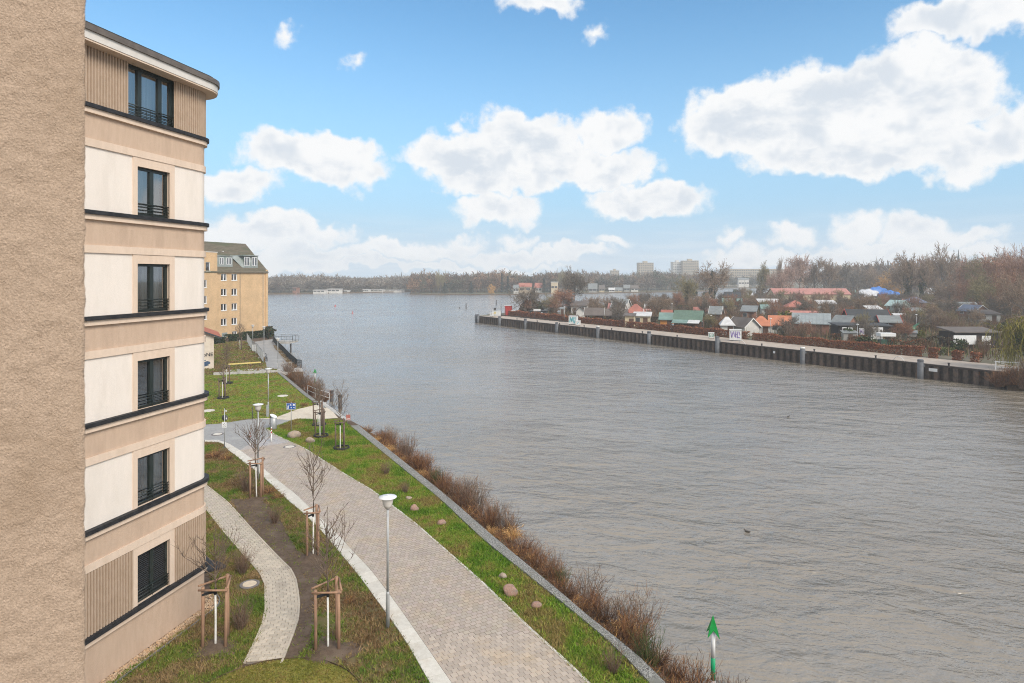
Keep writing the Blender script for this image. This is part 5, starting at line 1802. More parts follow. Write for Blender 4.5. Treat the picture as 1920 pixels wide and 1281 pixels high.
# ------------------------------------------------------------------ the far quay
pm('sheet_pile', (.052, .040, .034), (.095, .070, .055), 3, .9, .5, 14, rand=.25, c3=(.13, .085, .06), s3=1.0)
pm('quay_deck', (.40, .335, .275), (.46, .39, .325), .9, .8, .3, 20, c3=(.35, .29, .24), s3=.25, spec=.25)
pm('pile_steel', (.085, .09, .10), (.13, .135, .145), 2, .6, .3, 12, rand=.1)
pm('garden_soil', (.105, .09, .06), (.15, .125, .085), .4, .95, .5, 6, c3=(.10, .105, .045), s3=.12)
pm('timber_dark', (.035, .027, .023), (.06, .045, .037), 3, .9)
W0, W1 = Vector((58.9, 76.8, 0)), Vector((-10.0, 184.0, 0))
QD = (W1 - W0); QL = QD.length; QD.normalize(); QN = Vector((.8414, .5406, 0))
ZQ = .12
def qat(px, off=0.0, z=0.0):
    """point on the quay at a photo column, off metres back from the edge"""
    k = (px - 960) / F
    o_ = W0 + QN * off
    t = (k * o_.y - o_.x) / (QD.x - k * QD.y)
    p = o_ + QD * t
    p.z = z
    return p
DK = 7.2
back = [Vector((-6, 195, 0)), at(1000, 209), at(1100, 252), at(1200, 266), at(1300, 290), at(1400, 352), at(1436, 430), at(1450, 640), Vector((620, 900, 0)), Vector((1100, 900, 0)), Vector((1100, -60, 0)), Vector((190, -60, 0)), Vector((120, 30, 0)), Vector((78, 62, 0)), Vector((64, 73.5, 0))]
garden = [W0 + QN * .1, W1 + QN * .1] + back
sheet('garden_ground', garden, ZQ - .02, MATS['garden_soil'])
mb = MB()
for a, b in zip(back, back[1:]):
    mb.face([(a.x, a.y, ZQ - .02), (b.x, b.y, ZQ - .02), (b.x, b.y, WZ - .5), (a.x, a.y, WZ - .5)])
a, b = back[-1], W0 + QN * .1
mb.face([(a.x, a.y, ZQ - .02), (b.x, b.y, ZQ - .02), (b.x - .5, b.y - 1.5, WZ - .5), (a.x - 1, a.y - 2.0, WZ - .5)])
mb.build('garden_bank', MATS['bank_soil'])['kind'] = 'structure'
dk = sheet('quay_deck', [W0, W1, W1 + QN * DK, W0 + QN * DK], ZQ + .004, MATS['quay_deck'])
quay = thing('quay_wall', 'long dark sheet-pile quay wall along the gardens', 'quay wall', W0, math.atan2(QD.y, QD.x))
MB().box((0, -.35, ZQ - .20), (QL, .16, ZQ + .03)).build('capping', MATS['timber_dark'], quay)
MB().box((-.1, -.5, -2.6), (QL, -.30, ZQ - .202)).build('backing', MATS['timber_dark'], quay)  # coloured darker than the piles, so the recesses read as shaded
mb = MB()
mb.add([(-.36, -.28, -2.6), (-.27, .18, -2.6), (.27, .18, -2.6), (.36, -.28, -2.6), (-.36, -.28, ZQ - .21), (-.27, .18, ZQ - .21), (.27, .18, ZQ - .21), (.36, -.28, ZQ - .21)],
       [(4, 5, 1, 0), (5, 6, 2, 1), (6, 7, 3, 2), (7, 6, 5, 4)])
pile_me = mb.mesh('sheet_pile', MATS['sheet_pile'])
npile = int(QL / 1.12)
for k in range(npile):
    o = bpy.data.objects.new('sheet_pile', pile_me); COL.objects.link(o); o.parent = quay
    o.location = (.5 + k * 1.12, 0, R.uniform(-.02, .0))
MB().box((0, -DK, -2.6), (.3, -.36, ZQ - .01), Matrix.Translation((QL - .3, 0, 0))).build('end_wall', MATS['timber_dark'], quay)
for (px, w_, h_, lab) in ((1751, 1.0, .42, 'board'), (1453, .35, .35, 'board')):
    p = qat(px, 0) - W0
    MB().box((-w_ / 2, .20, -.75), (w_ / 2, .24, -.75 + h_), Matrix.Translation((p.dot(QD), 0, 0))).build('white_board', MATS['white_board'], quay)
# steel dolphins along the quay
DOL = [(1726, 675, 'mooring post nearest the right end of the quay'), (1505, 652, 'mooring post before the black garden shed'), (1345, 632, 'mooring post between the two graffiti boxes'),
       (1217, 622, 'mooring post in front of the parked cars'), (1121, 612, 'mooring post right of the turquoise graffiti box'), (1044, 605, 'mooring post left of the turquoise graffiti box'),
       (985, 598, 'mooring post before the bare tree on the point'), (937, 594, 'mooring post next to the tip of the quay'), (899, 590, 'right mooring post of the pair at the quay tip'), (895, 590, 'left mooring post of the pair at the quay tip')]
for i, (px, yt, lab) in enumerate(DOL):
    p = qat(px, -.55, WZ)
    if px < 900: p = p + QD * .8
    root = thing('mooring_post', 'grey steel ' + lab, 'mooring post', p, 0, 'mooring posts along the quay')
    zt_ = H - (yt - YH) * p.y / F - WZ
    MB().tube([(0, 0, -2), (0, 0, zt_)], .36, 16).build('shaft', MATS['pile_steel'], root)
    MB().lathe([(.38, zt_ - .15), (.38, zt_ + .02), (.30, zt_ + .08)], 16).build('cap', MATS['sill' if i in (1, 4) else 'pile_steel'], root)
    for k in range(1):
        MB().box((.30, -.12, zt_ - .9), (.55, .12, zt_ - .6)).build('bracket', MATS['pile_steel'], root)
# small bollards and ladder hoops on the edge
for k in range(13):
    t = 6 + k * 9.2
    p = W0 + QD * t + QN * .45; p.z = ZQ
    root = thing('quay_bollard', 'small dark bollard on the quay edge', 'bollard', p, 0, 'small bollards on the quay edge')
    MB().lathe([(.14, 0), (.10, .08), (.10, .28), (.17, .32), (.17, .38), (.08, .42)], 10).build('bollard_body', MATS['dark_pile'], root)
for (px, lab) in ((1685, 'white ladder hoop on the quay edge near its right end'), (1391, 'white ladder hoop on the quay edge by the graffiti box')):
    p = qat(px, .1, ZQ)
    root = thing('ladder_hoop', lab, 'ladder', p, math.atan2(QD.y, QD.x))
    for s in (-.28, .28):
        MB().tube([(s * 2.6, -.05, 0), (s * 1.6, 0, .42), (s * .4, .05, .62), (0, .05, .64)], .03, 6).build('hoop', MATS['white_paint'], root)
p = qat(1888, 2.2, ZQ)
root = thing('barrier_fence', 'white barrier closing the right end of the quay', 'barrier', p, math.radians(150))
for z in (.35, 1.0):
    MB().box((-1.2, -.04, z - .05), (1.2, .04, z + .05)).build('rail', MATS['white_paint'], root)
for x in (-1.1, 1.1):
    MB().box((x - .06, -.05, -.02), (x + .06, .05, 1.1)).build('post', MATS['white_paint'], root)
MB().tube([(-1.1, 0, .35), (1.1, 0, 1.0)], .03, 6).build('brace', MATS['white_paint'], root)

# graffiti boxes on the quay
pm('box_white', (.66, .67, .66), (.58, .59, .58), 1.5, .6)
pm('spray_teal', (.10, .36, .40), (.16, .42, .46), 3, .6)
pm('spray_violet', (.26, .20, .45), (.34, .27, .52), 3, .6)
pm('spray_black', (.03, .03, .035), None, 1, .6)
pm('spray_green', (.10, .26, .20), None, 1, .6)
def stroke(mb, pts, w, y=-.0):
    for (a, b) in zip(pts, pts[1:]):
        a = Vector((a[0], a[1])); b = Vector((b[0], b[1])); d = (b - a)
        if d.length < 1e-6: continue
        d.normalize(); n = Vector((-d.y, d.x)) * w / 2
        a2, b2 = a - d * w * .3, b + d * w * .3
        mb.face([(q.x, y, q.y) for q in (a2 - n, b2 - n, b2 + n, a2 + n)])
def gbox(px, off, w, d, h, lab, paints, rz=0.0, feet=True):
    p = qat(px, off, ZQ)
    root = thing('graffiti_box', lab, 'cabinet', p, math.radians(-18) + rz)
    MB().box((-w / 2, 0, .15 if feet else 0), (w / 2, d, h), None, .02).build('body', MATS['box_white'], root)
    MB().box((-w / 2 - .05, -.05, h + .002), (w / 2 + .05, d + .05, h + .07)).build('lid', MATS['sill'], root)
    for x in (-w / 2 + .1, w / 2 - .1):
        MB().box((x - .06, .1, -.02), (x + .06, d - .1, .148)).build('foot', MATS['dark_pile'], root)
    for k, (m, strokes, wd) in enumerate(paints):
        mb = MB()
        for s in strokes:
            stroke(mb, [(x * w, z * h) for x, z in s], wd, -.006 - .003 * k)
        mb.build('painted_letters', MATS[m], root)
gbox(1379, 3.4, 2.0, 1.1, 1.95, 'large white box on the quay sprayed with violet letters', [('spray_violet', [[(-.38, .85), (-.30, .35), (-.18, .85), (-.05, .4)], [(0, .85), (.04, .3)], [(.0, .6), (.16, .6)], [(.16, .85), (.18, .3), (.34, .35)], [(.28, .85), (.36, .55)]], .17), ('spray_black', [[(-.42, .88), (-.34, .3), (-.2, .9)], [(-.05, .9), (.0, .34)], [(.12, .9), (.14, .3), (.40, .28)], [(.30, .9), (.40, .6)]], .05)])
gbox(1334, 3.6, 1.0, .8, 1.0, 'small pale box on the quay sprayed with two dark green letters', [('spray_green', [[(-.08, .85), (-.36, .85), (-.36, .35), (-.08, .35)], [(-.36, .6), (-.12, .6)], [(.08, .35), (.08, .85), (.34, .80), (.36, .62), (.1, .6)], [(.36, .6), (.36, .4), (.08, .35)]], .10)], rz=.1)
gbox(1074, 2.6, 2.0, 1.3, 2.0, 'pale box on the quay sprayed turquoise', [('spray_teal', [[(-.36, .3), (-.3, .85), (-.12, .4), (0, .85), (.1, .3)], [(.1, .8), (.36, .8)], [(.2, .2), (.3, .6)]], .26), ('spray_black', [[(-.2, .3), (-.1, .8)], [(.12, .3), (.3, .35)]], .06)])
gbox(1083, 2.2, 1.0, 1.0, 1.05, 'small white box beside the turquoise graffiti box', [('spray_teal', [[(-.1, .4), (.2, .7)]], .12)])
gbox(921, 2.0, .9, .8, 1.0, 'small pale box near the quay tip', [('spray_black', [[(-.2, .4), (.2, .8)]], .1)])
gbox(931, 4.0, 2.6, .4, 1.5, 'white wall panel with orange mark near the quay tip', [('red_sand', [[(-.2, .4), (-.05, .85)], [(0, .4), (.1, .8)]], .2)] if False else [('yellow_wood', [[(-.3, .4), (-.2, .8)], [(-.15, .4), (-.1, .8)]], .22)])
p = qat(928, 5.5, ZQ)
root = thing('ticket_post', 'dark square post near the quay tip', 'post', p)
MB().box((-.35, -.3, 0), (.35, .3, 2.1), None, .03).build('body', MATS['dark_pile'], root)
MB().box((-.38, -.33, 2.102), (.38, .33, 2.2)).build('cap', MATS['rail_dark'], root)
p = qat(952, 7.5, ZQ)
root = thing('red_cabin', 'small red cabin with pale canopy near the quay tip', 'cabin', p, -.3)
MB().box((-.9, 0, 0), (.9, 1.4, 2.9)).build('wall', MATS['red_paint'], root)
MB().box((-1.0, -.1, 2.902), (1.0, 1.5, 3.0)).build('roof', MATS['sill'], root)
MB().box((1.0, -.4, 1.5), (3.4, 1.6, 1.62)).build('canopy', MATS['white_board'], root)
for x in (1.2, 3.2):
    MB().tube([(x, -.3, 0), (x, -.3, 1.5)], .05, 6).build('post', MATS['sill'], root)
# board and dark graffiti shed before the point tree
p = qat(1007, 7.6, ZQ)
root = thing('notice_board', 'white notice board above the dark graffiti shed on the point', 'sign', p, -.25)
for x in (-.75, .75):
    MB().tube([(x, 0, -.02), (x, 0, 2.6)], .05, 6).build('post', MATS['dark_pile'], root)
MB().box((-.95, -.06, 2.05), (.95, 0, 2.62)).build('board', MATS['white_board'], root)
mb = MB()
for k in range(7):
    mb.box((-.75 + k * .2, -.066, 2.26), (-.62 + k * .2, -.062, 2.40))
mb.build('lettering', MATS['ink'], root)
p = qat(1009, 9.4, ZQ)
root = thing('graffiti_shed', 'low dark shed with white graffiti on the point', 'shed', p, -.25)
MB().box((-2.2, 0, 0), (2.2, 2.2, 1.9)).build('wall', MATS['rail_dark'], root)
MB().box((-2.4, -.2, 1.902), (2.4, 2.4, 2.02)).build('roof', MATS['dark_pile'], root)
mb = MB(); stroke(mb, [(-1.3, 1.5), (-1.0, 1.0), (-.6, 1.4)], .35, -.006); stroke(mb, [(.5, 1.0), (1.1, 1.4)], .45, -.006); mb.build('painted_letters', MATS['white_board'], root)

# timber beams lying on the quay
for k in range(13):
    px = 948 + k * 9.2
    p = qat(px, DK - .6 + .12 * (k % 3), ZQ + .004)
    root = thing('timber_beam', 'dark timber beam lying on the quay before the hedge', 'beam', p, math.atan2(QD.y, QD.x) + .35, 'timber beams on the quay')
    MB().box((-1.7, -.11, 0), (1.7, .11, .22), None, .02).build('beam', MATS['timber_dark'], root)
    for x in (-1.1, 1.1):
        MB().box((x - .05, -.12, .221), (x + .05, .12, .235)).build('strap', MATS['pile_steel'], root)

# ------------------------------------------------------------------ hedges along the quay
BEECH = [(.24, .085, .045), (.29, .11, .055), (.34, .145, .07), (.18, .07, .042), (.21, .11, .065)]
def qh(px0, px1, off, h, w, n, cols, lab, seed, leaf=.11, group='beech hedges along the quay', z0=ZQ):
    return leafy_hedge('hedge', lab, qat(px0, off), qat(px1, off), w, h, n, cols, leaf, group, z0, .07, seed)
qh(955, 1060, DK + 1.0, 1.5, 1.1, 6000, BEECH, 'red-brown beech hedge along the quay, part beside the timber beams', 21, .16)
qh(1060, 1403, DK + .8, 1.35, 1.0, 15000, BEECH, 'red-brown beech hedge along the quay, long middle part', 22, .13)
qh(1413, 1692, DK + .6, 1.25, 1.0, 13000, BEECH, 'red-brown beech hedge along the quay, part left of the gap bushes', 23, .10)
for k, px in enumerate((1703, 1722, 1752, 1796, 1830)):
    o = leafy_hedge('beech_bush', 'red-brown beech bush on the quay, %s' % ('first after the hedge end', 'second after the hedge end', 'middle one of the five', 'next to the last of the five', 'last one toward the quay end')[k], qat(px - 8, DK + .5), qat(px + 9, DK + .5), 1.1, 1.35 - .1 * (k > 2), 900 if k < 4 else 500, BEECH, .10, 'beech bushes at the quay end', ZQ, .1, 31 + k)
    o['category'] = 'bush'
GH = [(.05, .06, .025), (.075, .07, .03), (.10, .085, .045), (.085, .05, .03), (.055, .075, .025)]
BRH = [(.12, .075, .045), (.15, .095, .055), (.10, .085, .04), (.085, .055, .035)]
for (px0, px1, y0, y1, h, cols, lab, sd) in ((1205, 1300, 608, 615, 1.6, GH, 'olive green hedge before the house with the green roof', 41), (1300, 1345, 616, 620, 1.6, GH[:3] + BRH, 'dark hedge left of the white pavilion', 42),
        (1345, 1430, 618, 624, 1.5, BRH + GH, 'brown garden hedge before the white pavilion', 43), (1500, 1545, 628, 622.5, 1.4, [(.05, .10, .02), (.07, .13, .025), (.04, .08, .02)], 'bright green trimmed hedge before the grey metal roof house', 44),
        (1560, 1625, 640, 646, 1.3, BRH + BEECH[:2], 'brown hedge before the black garden shed', 45), (1660, 1735, 650, 655, 1.3, BRH + BEECH[:2], 'brown hedge right of the white sign roof', 46),
        (1700, 1860, 648, 657, 1.5, [(.06, .055, .03), (.085, .06, .04), (.06, .05, .035)], 'dark brown hedge before the white-fronted shed', 47), (1085, 1190, 605, 607, 1.3, GH + BRH, 'mixed hedge behind the middle of the quay', 48),
        (975, 1070, 594, 599, 1.2, BEECH[3:] + BRH, 'brown hedge behind the point', 49), (1757, 1790, 664, 666, .9, [(.10, .12, .04), (.13, .14, .05)], 'small pale green hedge at the quay end', 50), (1430, 1500, 626, 630, 1.4, BRH + BEECH[:2], 'brown hedge before the orange roof house', 51)):
    a, b = G(px0, y0, ZQ), G(px1, y1, ZQ)
    leafy_hedge('hedge', lab, a, b, 1.2, h, int((b - a).length * 150), cols, .12, 'hedges in the gardens', ZQ, .12, sd)

# ------------------------------------------------------------------ trees: real branching
def real_tree(rng, h, spread, trunk_h, cols, n1=9, n2=6, n3=6, n4=4, up=.55, w=1.0, droop=0.0):
    """ribbons of a branching bare crown (triangles, colours) and limbs for a trunk mesh"""
    T = []; C = []; limbs = []
    cl = np.array(cols)
    def rib(a, b, wa, wb, c):
        wa = max(wa, .040 * w); wb = max(wb, .032 * w)
        d = b - a
        s = np.cross(d, rng.normal(size=3)); L = np.linalg.norm(s)
        if L < 1e-9: return
        s /= L
        T.append((a - s * wa, a + s * wa, b + s * wb)); C.append(c)
        T.append((a - s * wa, b + s * wb, b - s * wb)); C.append(c)
    def br(p, d, L, r, lvl):
        k = 3 if lvl < 3 else 2
        pts = [p]
        for q in range(k):
            d = d + rng.normal(size=3) * .16 + np.array([0, 0, (.10 - droop * (lvl > 1)) * 1.0])
            d /= np.linalg.norm(d)
            pts.append(pts[-1] + d * L / k)
        if lvl == 1:
            limbs.append((pts, r))
        else:
            c = cl[rng.integers(len(cl))] * rng.uniform(.75, 1.25)
            for q in range(k):
                rib(pts[q], pts[q + 1], r * (1 - .65 * q / k), r * (1 - .65 * (q + 1) / k), c)
        n = (0, n2, n3, n4, 0)[lvl]
        for q in range(n):
            f = (q + rng.uniform(.3, 1)) / n
            f = .25 + .75 * f
            i = min(int(f * k), k - 1); pp = pts[i] + (pts[i + 1] - pts[i]) * (f * k - i)
            dd = d + rng.normal(size=3) * .75
            dd /= np.linalg.norm(dd)
            br(pp, dd, L * rng.uniform(.42, .68), r * .48, lvl + 1)
    for q in range(n1):
        f = q / n1
        z = trunk_h + (h * .42 - trunk_h) * f
        a = q * 2.4 + rng.uniform(-.4, .4)
        ang_ = up + .5 * f
        d = np.array([np.cos(a) * np.cos(ang_), np.sin(a) * np.cos(ang_), np.sin(ang_)])
        L = (spread * .62) * (1.0 - .05 * f) * rng.uniform(.8, 1.15)
        br(np.array([0, 0, z]), d, L, .020 * h * (1 - .4 * f) * .35, 1)
    # leader
    br(np.array([0, 0, h * .45]), np.array([.15, .1, 1.]), h * .30, .02 * h * .3, 1)
    T = np.array(T) ; C = np.array(C)
    # grow to the wished size
    top = np.percentile(T[:, :, 2], 98.5); rad = np.percentile(np.hypot(T[:, :, 0], T[:, :, 1]), 84)
    kz, kr = h / top, (spread / 2) / rad
    S = np.array([kr, kr, kz])
    T = T * S
    # give thin ribbons a floor width: grown about their own middle line
    return T, C, [([p * S for p in pts], r) for pts, r in limbs]
rngT = np.random.default_rng(77)
TC = {'brown': [(.27, .195, .135), (.22, .155, .11), (.33, .24, .165)], 'red': [(.31, .165, .105), (.25, .13, .09), (.37, .21, .135)], 'grey': [(.18, .15, .12), (.14, .12, .10), (.23, .195, .16)],
      'pink': [(.38, .25, .20), (.31, .20, .16), (.43, .29, .23)], 'olive': [(.25, .21, .105), (.19, .16, .085), (.30, .25, .13)], 'gold': [(.58, .32, .09), (.50, .26, .07), (.64, .38, .13)]}
PROTO = {}
def proto(kind, var):
    key = kind + str(var)
    if key not in PROTO:
        sh = ((10, 8.5, 2.2), (10, 7.0, 2.6), (10, 10.0, 1.8))[var]
        T, C, limbs = real_tree(rngT, sh[0], sh[1], sh[2], TC[kind], n3=8, n4=7, up=.6 if var != 2 else .4, droop=.35 if kind == 'gold' else 0)
        # trunk and limbs
        mb = MB().tube([(0, 0, -.2), (.05, .02, 2.5), (0, 0, 5), (0, 0, 7.5)], [.26, .19, .12, .04], 8)
        for pts, r in limbs:
            mb.tube(pts, [r * 1.7, r * 1.3, r * .9, r * .5], 5, cap=False)
        PROTO[key] = (mb.mesh('trunk', MATS['bark_grey']), soup_mesh('crown_' + key, T, C))
    return PROTO[key]
IVYC = [(.03, .055, .02), (.045, .07, .028), (.06, .075, .03), (.025, .04, .018)]
def leaf_blob(rng, n, cols, leaf, shape):
    """leaf faces through a lumpy volume: shape = list of (centre, radii)"""
    T = []; C = []
    cl = np.array(cols)
    for i in range(n):
        c, r = shape[rng.integers(len(shape))]
        v = rng.normal(size=3); v /= np.linalg.norm(v)
        k = (1 - rng.random() ** 2 * .55) * (1 + .12 * rng.normal())
        p = np.array(c) + v * np.array(r) * k
        a = rng.normal(size=3); a /= np.linalg.norm(a); b = np.cross(a, rng.normal(size=3)); b /= np.linalg.norm(b)
        s = leaf * rng.uniform(.6, 1.4)
        T.append((p - a * s, p + b * s * .7, p + a * s, p - b * s * .7)); C.append(cl[rng.integers(len(cl))] * rng.uniform(.6, 1.35))
    return np.array(T), np.array(C)
BLOB = {}
def blob_mesh(key, n, cols, leaf, shape):
    if key not in BLOB:
        T, C = leaf_blob(rngT, n, cols, leaf, shape)
        o = soup(key, T, C, MATS['evergreen'], quads=True); BLOB[key] = o.data
        bpy.data.objects.remove(o)
    return BLOB[key]
def tree(px, D, ytop, wpx, kind, var, lab, group=None, z0=ZQ, ivy=0, name='bare_tree', rz=None):
    b = at(px, D, z0)
    h = H - (ytop - YH) * D / F - z0
    w = wpx * D / F
    sh = (8.5, 7.0, 10.0)[var]
    root = thing(name, lab, 'tree', b, (px * .37) % 6.28 if rz is None else rz, group)
    tm, cm = proto(kind, var)
    for nm, me in (('trunk', tm), ('crown', cm)):
        o = bpy.data.objects.new(nm, me); COL.objects.link(o); o.parent = root
        o.scale = (w / sh, w / sh, h / 10)
    if ivy:
        me = blob_mesh('ivy', 900, IVYC, .35, [((0, 0, z), (.75 + .3 * math.sin(z * 1.9), .75 + .3 * math.cos(z * 2.3), .8)) for z in (1, 1.8, 2.6, 3.4, 4.2, 5.0, 5.8, 6.5)] + [((.7, .2, 5), (.5, .5, .9)), ((-.6, .3, 4.4), (.5, .5, .9))])
        o = bpy.data.objects.new('ivy', me); COL.objects.link(o); o.parent = root
        o.scale = (ivy * w / 7, ivy * w / 7, h / 10 * 1.15)
    return root
WOOD = 'bare trees of the wood at the right'
for a in ((987, 186, 541, 50, 'grey', 2, 'bare spreading tree on the point behind the quay tip'), (1056, 196, 545, 36, 'red', 1, 'reddish bare tree on the point, right of the spreading one'), (1040, 192, 562, 26, 'red', 0, 'low reddish bare tree left of the reddish tree on the point'),
          (1077, 236, 510, 40, 'grey', 1, 'tall slender bare tree at the far shore of the point'), (1214, 232, 547, 30, 'grey', 2, 'small bare tree left of the green roofed houses, by the water')):
    tree(*a)
tree(1288, 240, 524, 38, 'olive', 0, 'ivy-clad tree behind the green roofed house', ivy=1.0)
tree(1336, 268, 498, 56, 'brown', 0, 'large forked ivy-clad tree at the water behind the gardens', ivy=.8)
for i, a in enumerate(((1435, 335, 498, 22, 'olive', 1), (1455, 310, 511, 46, 'pink', 0), (1480, 330, 502, 30, 'pink', 1), (1500, 345, 484, 42, 'pink', 1), (1527, 350, 491, 26, 'brown', 1), (1553, 345, 489, 32, 'brown', 1), (1575, 380, 500, 34, 'grey', 0),
                       (1600, 400, 503, 40, 'grey', 0), (1628, 400, 505, 40, 'brown', 0), (1690, 330, 500, 36, 'brown', 0), (1765, 288, 468, 54, 'brown', 0), (1742, 300, 486, 34, 'pink', 1), (1800, 300, 497, 44, 'grey', 0),
                       (1822, 255, 490, 46, 'red', 0), (1845, 240, 489, 46, 'olive', 0), (1872, 225, 485, 50, 'red', 1), (1902, 230, 472, 52, 'pink', 0), (1925, 200, 478, 60, 'red', 0), (1858, 190, 520, 50, 'olive', 2), (1895, 175, 512, 56, 'red', 2), (1815, 215, 525, 40, 'red', 2),
                       (1930, 150, 520, 80, 'brown', 2), (1780, 240, 526, 40, 'brown', 2), (1975, 160, 490, 90, 'brown', 0), (1515, 390, 506, 40, 'brown', 0), (1660, 410, 506, 44, 'grey', 0), (1710, 380, 505, 44, 'brown', 0), (1545, 420, 510, 50, 'grey', 2))):
    labs = {4: 'tall', 10: 'tallest'}
    near_ = [(1440, 'left of the club building'), (1495, 'behind the left half of the club building'), (1550, 'behind the right half of the club building'), (1605, 'behind the white covered boats'), (1660, 'behind the blue covered boats'), (1700, 'around the dark green ivy pair'), (1765, 'below the church spire'), (1815, 'right of the church spire'), (1860, 'above the blue-grey gable'), (1900, 'above the willow'), (1960, 'at the right edge')]
    where_ = min(near_, key=lambda q: abs(q[0] - a[0]))[1]
    tall_ = 'tall' if H - (a[2] - YH) * a[1] / F > 16 else 'lower'
    tree(*a, tall_ + ' bare %s tree of the wood ' % {'olive': 'olive-brown', 'pink': 'pinkish', 'brown': 'brown', 'grey': 'grey', 'red': 'reddish-brown'}[a[4]] + where_, group={'olive': 'olive', 'pink': 'pinkish', 'brown': 'brown', 'grey': 'grey', 'red': 'reddish'}[a[4]] + ' trees of the wood behind the gardens')
tree(1703, 262, 481, 40, 'brown', 1, 'ivy-covered tree, left one of the dark green pair in the wood', ivy=1.3)
tree(1729, 258, 497, 30, 'brown', 1, 'ivy-covered tree, right one of the dark green pair in the wood', ivy=1.35)
tree(1832, 205, 520, 30, 'olive', 1, 'thin tree with ivy in the wood at the right', ivy=.8)
tree(1663, 338, 514, 52, 'gold', 2, 'orange-yellow willow behind the covered boats')
tree(1462, 430, 488, 10, 'brown', 1, 'narrow column-shaped poplar above the far roofs')

# weeping willow at the right end of the quay
def willow():
    b = Vector((61.3, 78.0, ZQ))
    root = thing('willow_tree', 'yellow-green weeping willow over the right end of the quay', 'tree', b)
    rg = np.random.default_rng(4)
    T = []; C = []
    cols = np.array([(.22, .19, .04), (.17, .15, .035), (.28, .24, .06), (.12, .12, .035)])
    mb = MB().tube([(3.5, .5, -.3), (3.0, .3, 3), (2.2, 0, 6.5)], [.4, .32, .2], 10)
    for i in range(44):
        a = rg.uniform(1.9, 4.9)
        p = np.array([3.0 + rg.normal() * .3, .3, rg.uniform(2.5, 6.5)]); d = np.array([math.cos(a), math.sin(a) * .8, rg.uniform(.35, .9)])
        L = rg.uniform(2.4, 5.2)
        pts = [p]
        for q in range(5):
            d = d + np.array([0, 0, -.28]) + rg.normal(size=3) * .06; d /= np.linalg.norm(d)
            pts.append(pts[-1] + d * L / 5)
        mb.tube(pts, [.07, .055, .04, .03, .02, .012], 5, cap=False)
        for q in range(34):
            j = rg.integers(1, 6)
            s0 = pts[j]
            dd = rg.normal(size=3) * .5 + np.array([0, 0, -.1])
            L2 = rg.uniform(.8, 2.6); k = 4
            c = cols[rg.integers(4)] * rg.uniform(.7, 1.3)
            for u in range(k):
                dd = dd + np.array([0, 0, -.55]); dd /= np.linalg.norm(dd)
                e = s0 + dd * L2 / k
                s = np.cross(dd, rg.normal(size=3)); s /= np.linalg.norm(s); w = .022
                T.append((s0 - s * w, s0 + s * w, e + s * w * .8)); C.append(c); T.append((s0 - s * w, e + s * w * .8, e - s * w * .8)); C.append(c)
                s0 = e
    mb.build('trunk', MATS['bark'], root)
    soup('crown', np.array(T), np.array(C), MATS['twigs'], root)
    Tb, Cb = leaf_blob(rg, 3200, IVYC + [(.10, .12, .03)], .10, [((2.9, .2, 1.2 + .8 * k), (.9 + .35 * math.sin(k * 2.0), .9, .8)) for k in range(7)] + [((1.4, -.2, 5.2), (1.3, .9, .9)), ((.6, -.4, 3.6), (1.0, .8, 1.0)), ((1.6, -.6, 2.0), (1.2, .8, 1.1))])
    soup('ivy', Tb, Cb, MATS['evergreen'], root, quads=True)
willow()
for i in range(16):
    p = Vector((58.5 + RB.uniform(0, 9), 75.3 - RB.uniform(-1.0, 2.0) - .0, -.4))
    p = Vector((57.6 + i * .30, 76.3 - i * .22 + RB.uniform(-.4, .8), RB.uniform(-1.5, -.1)))
    k = RB.choice(['red', 'red2', 'grey'])
    s = RB.uniform(1.2, 1.9)
    tag(put_soup('dry_bush', 'bush_' + k, *SHR[k], p, RB.uniform(0, 6), (s, s, s)), 'dry brown bush hanging over the water at the right end of the quay', 'bush', 'bushes at the right end of the quay')
# ------------------------------------------------------------------ garden houses
def cm(name, c, k=.82, **kw):
    if name not in MATS:
        pm(name, c, tuple(v * k for v in c), 1.3, .85, .3, 10, c3=tuple(v * .72 for v in c), s3=.35, **kw)
    return name
for nm, c in {'r_green': (.13, .20, .155), 'r_teal': (.20, .30, .27), 'r_grey': (.22, .235, .235), 'r_dark': (.055, .058, .062), 'r_red': (.42, .155, .115), 'r_pink': (.47, .22, .19), 'r_orange': (.52, .20, .11), 'r_brown': (.15, .125, .11), 'r_white': (.62, .61, .60), 'r_metal': (.30, .335, .345), 'r_blue': (.14, .17, .24),
              'w_brown': (.12, .062, .042), 'w_white': (.66, .64, .60), 'w_cream': (.60, .50, .34), 'w_orange': (.62, .25, .05), 'w_grey': (.33, .32, .30), 'w_black': (.035, .027, .025), 'w_tan': (.42, .32, .22), 'w_mint': (.45, .58, .55), 'w_brick': (.27, .13, .09)}.items():
    cm(nm, c)
pm('win_dark', (.035, .04, .045), (.07, .075, .08), 1, .12, spec=.7)

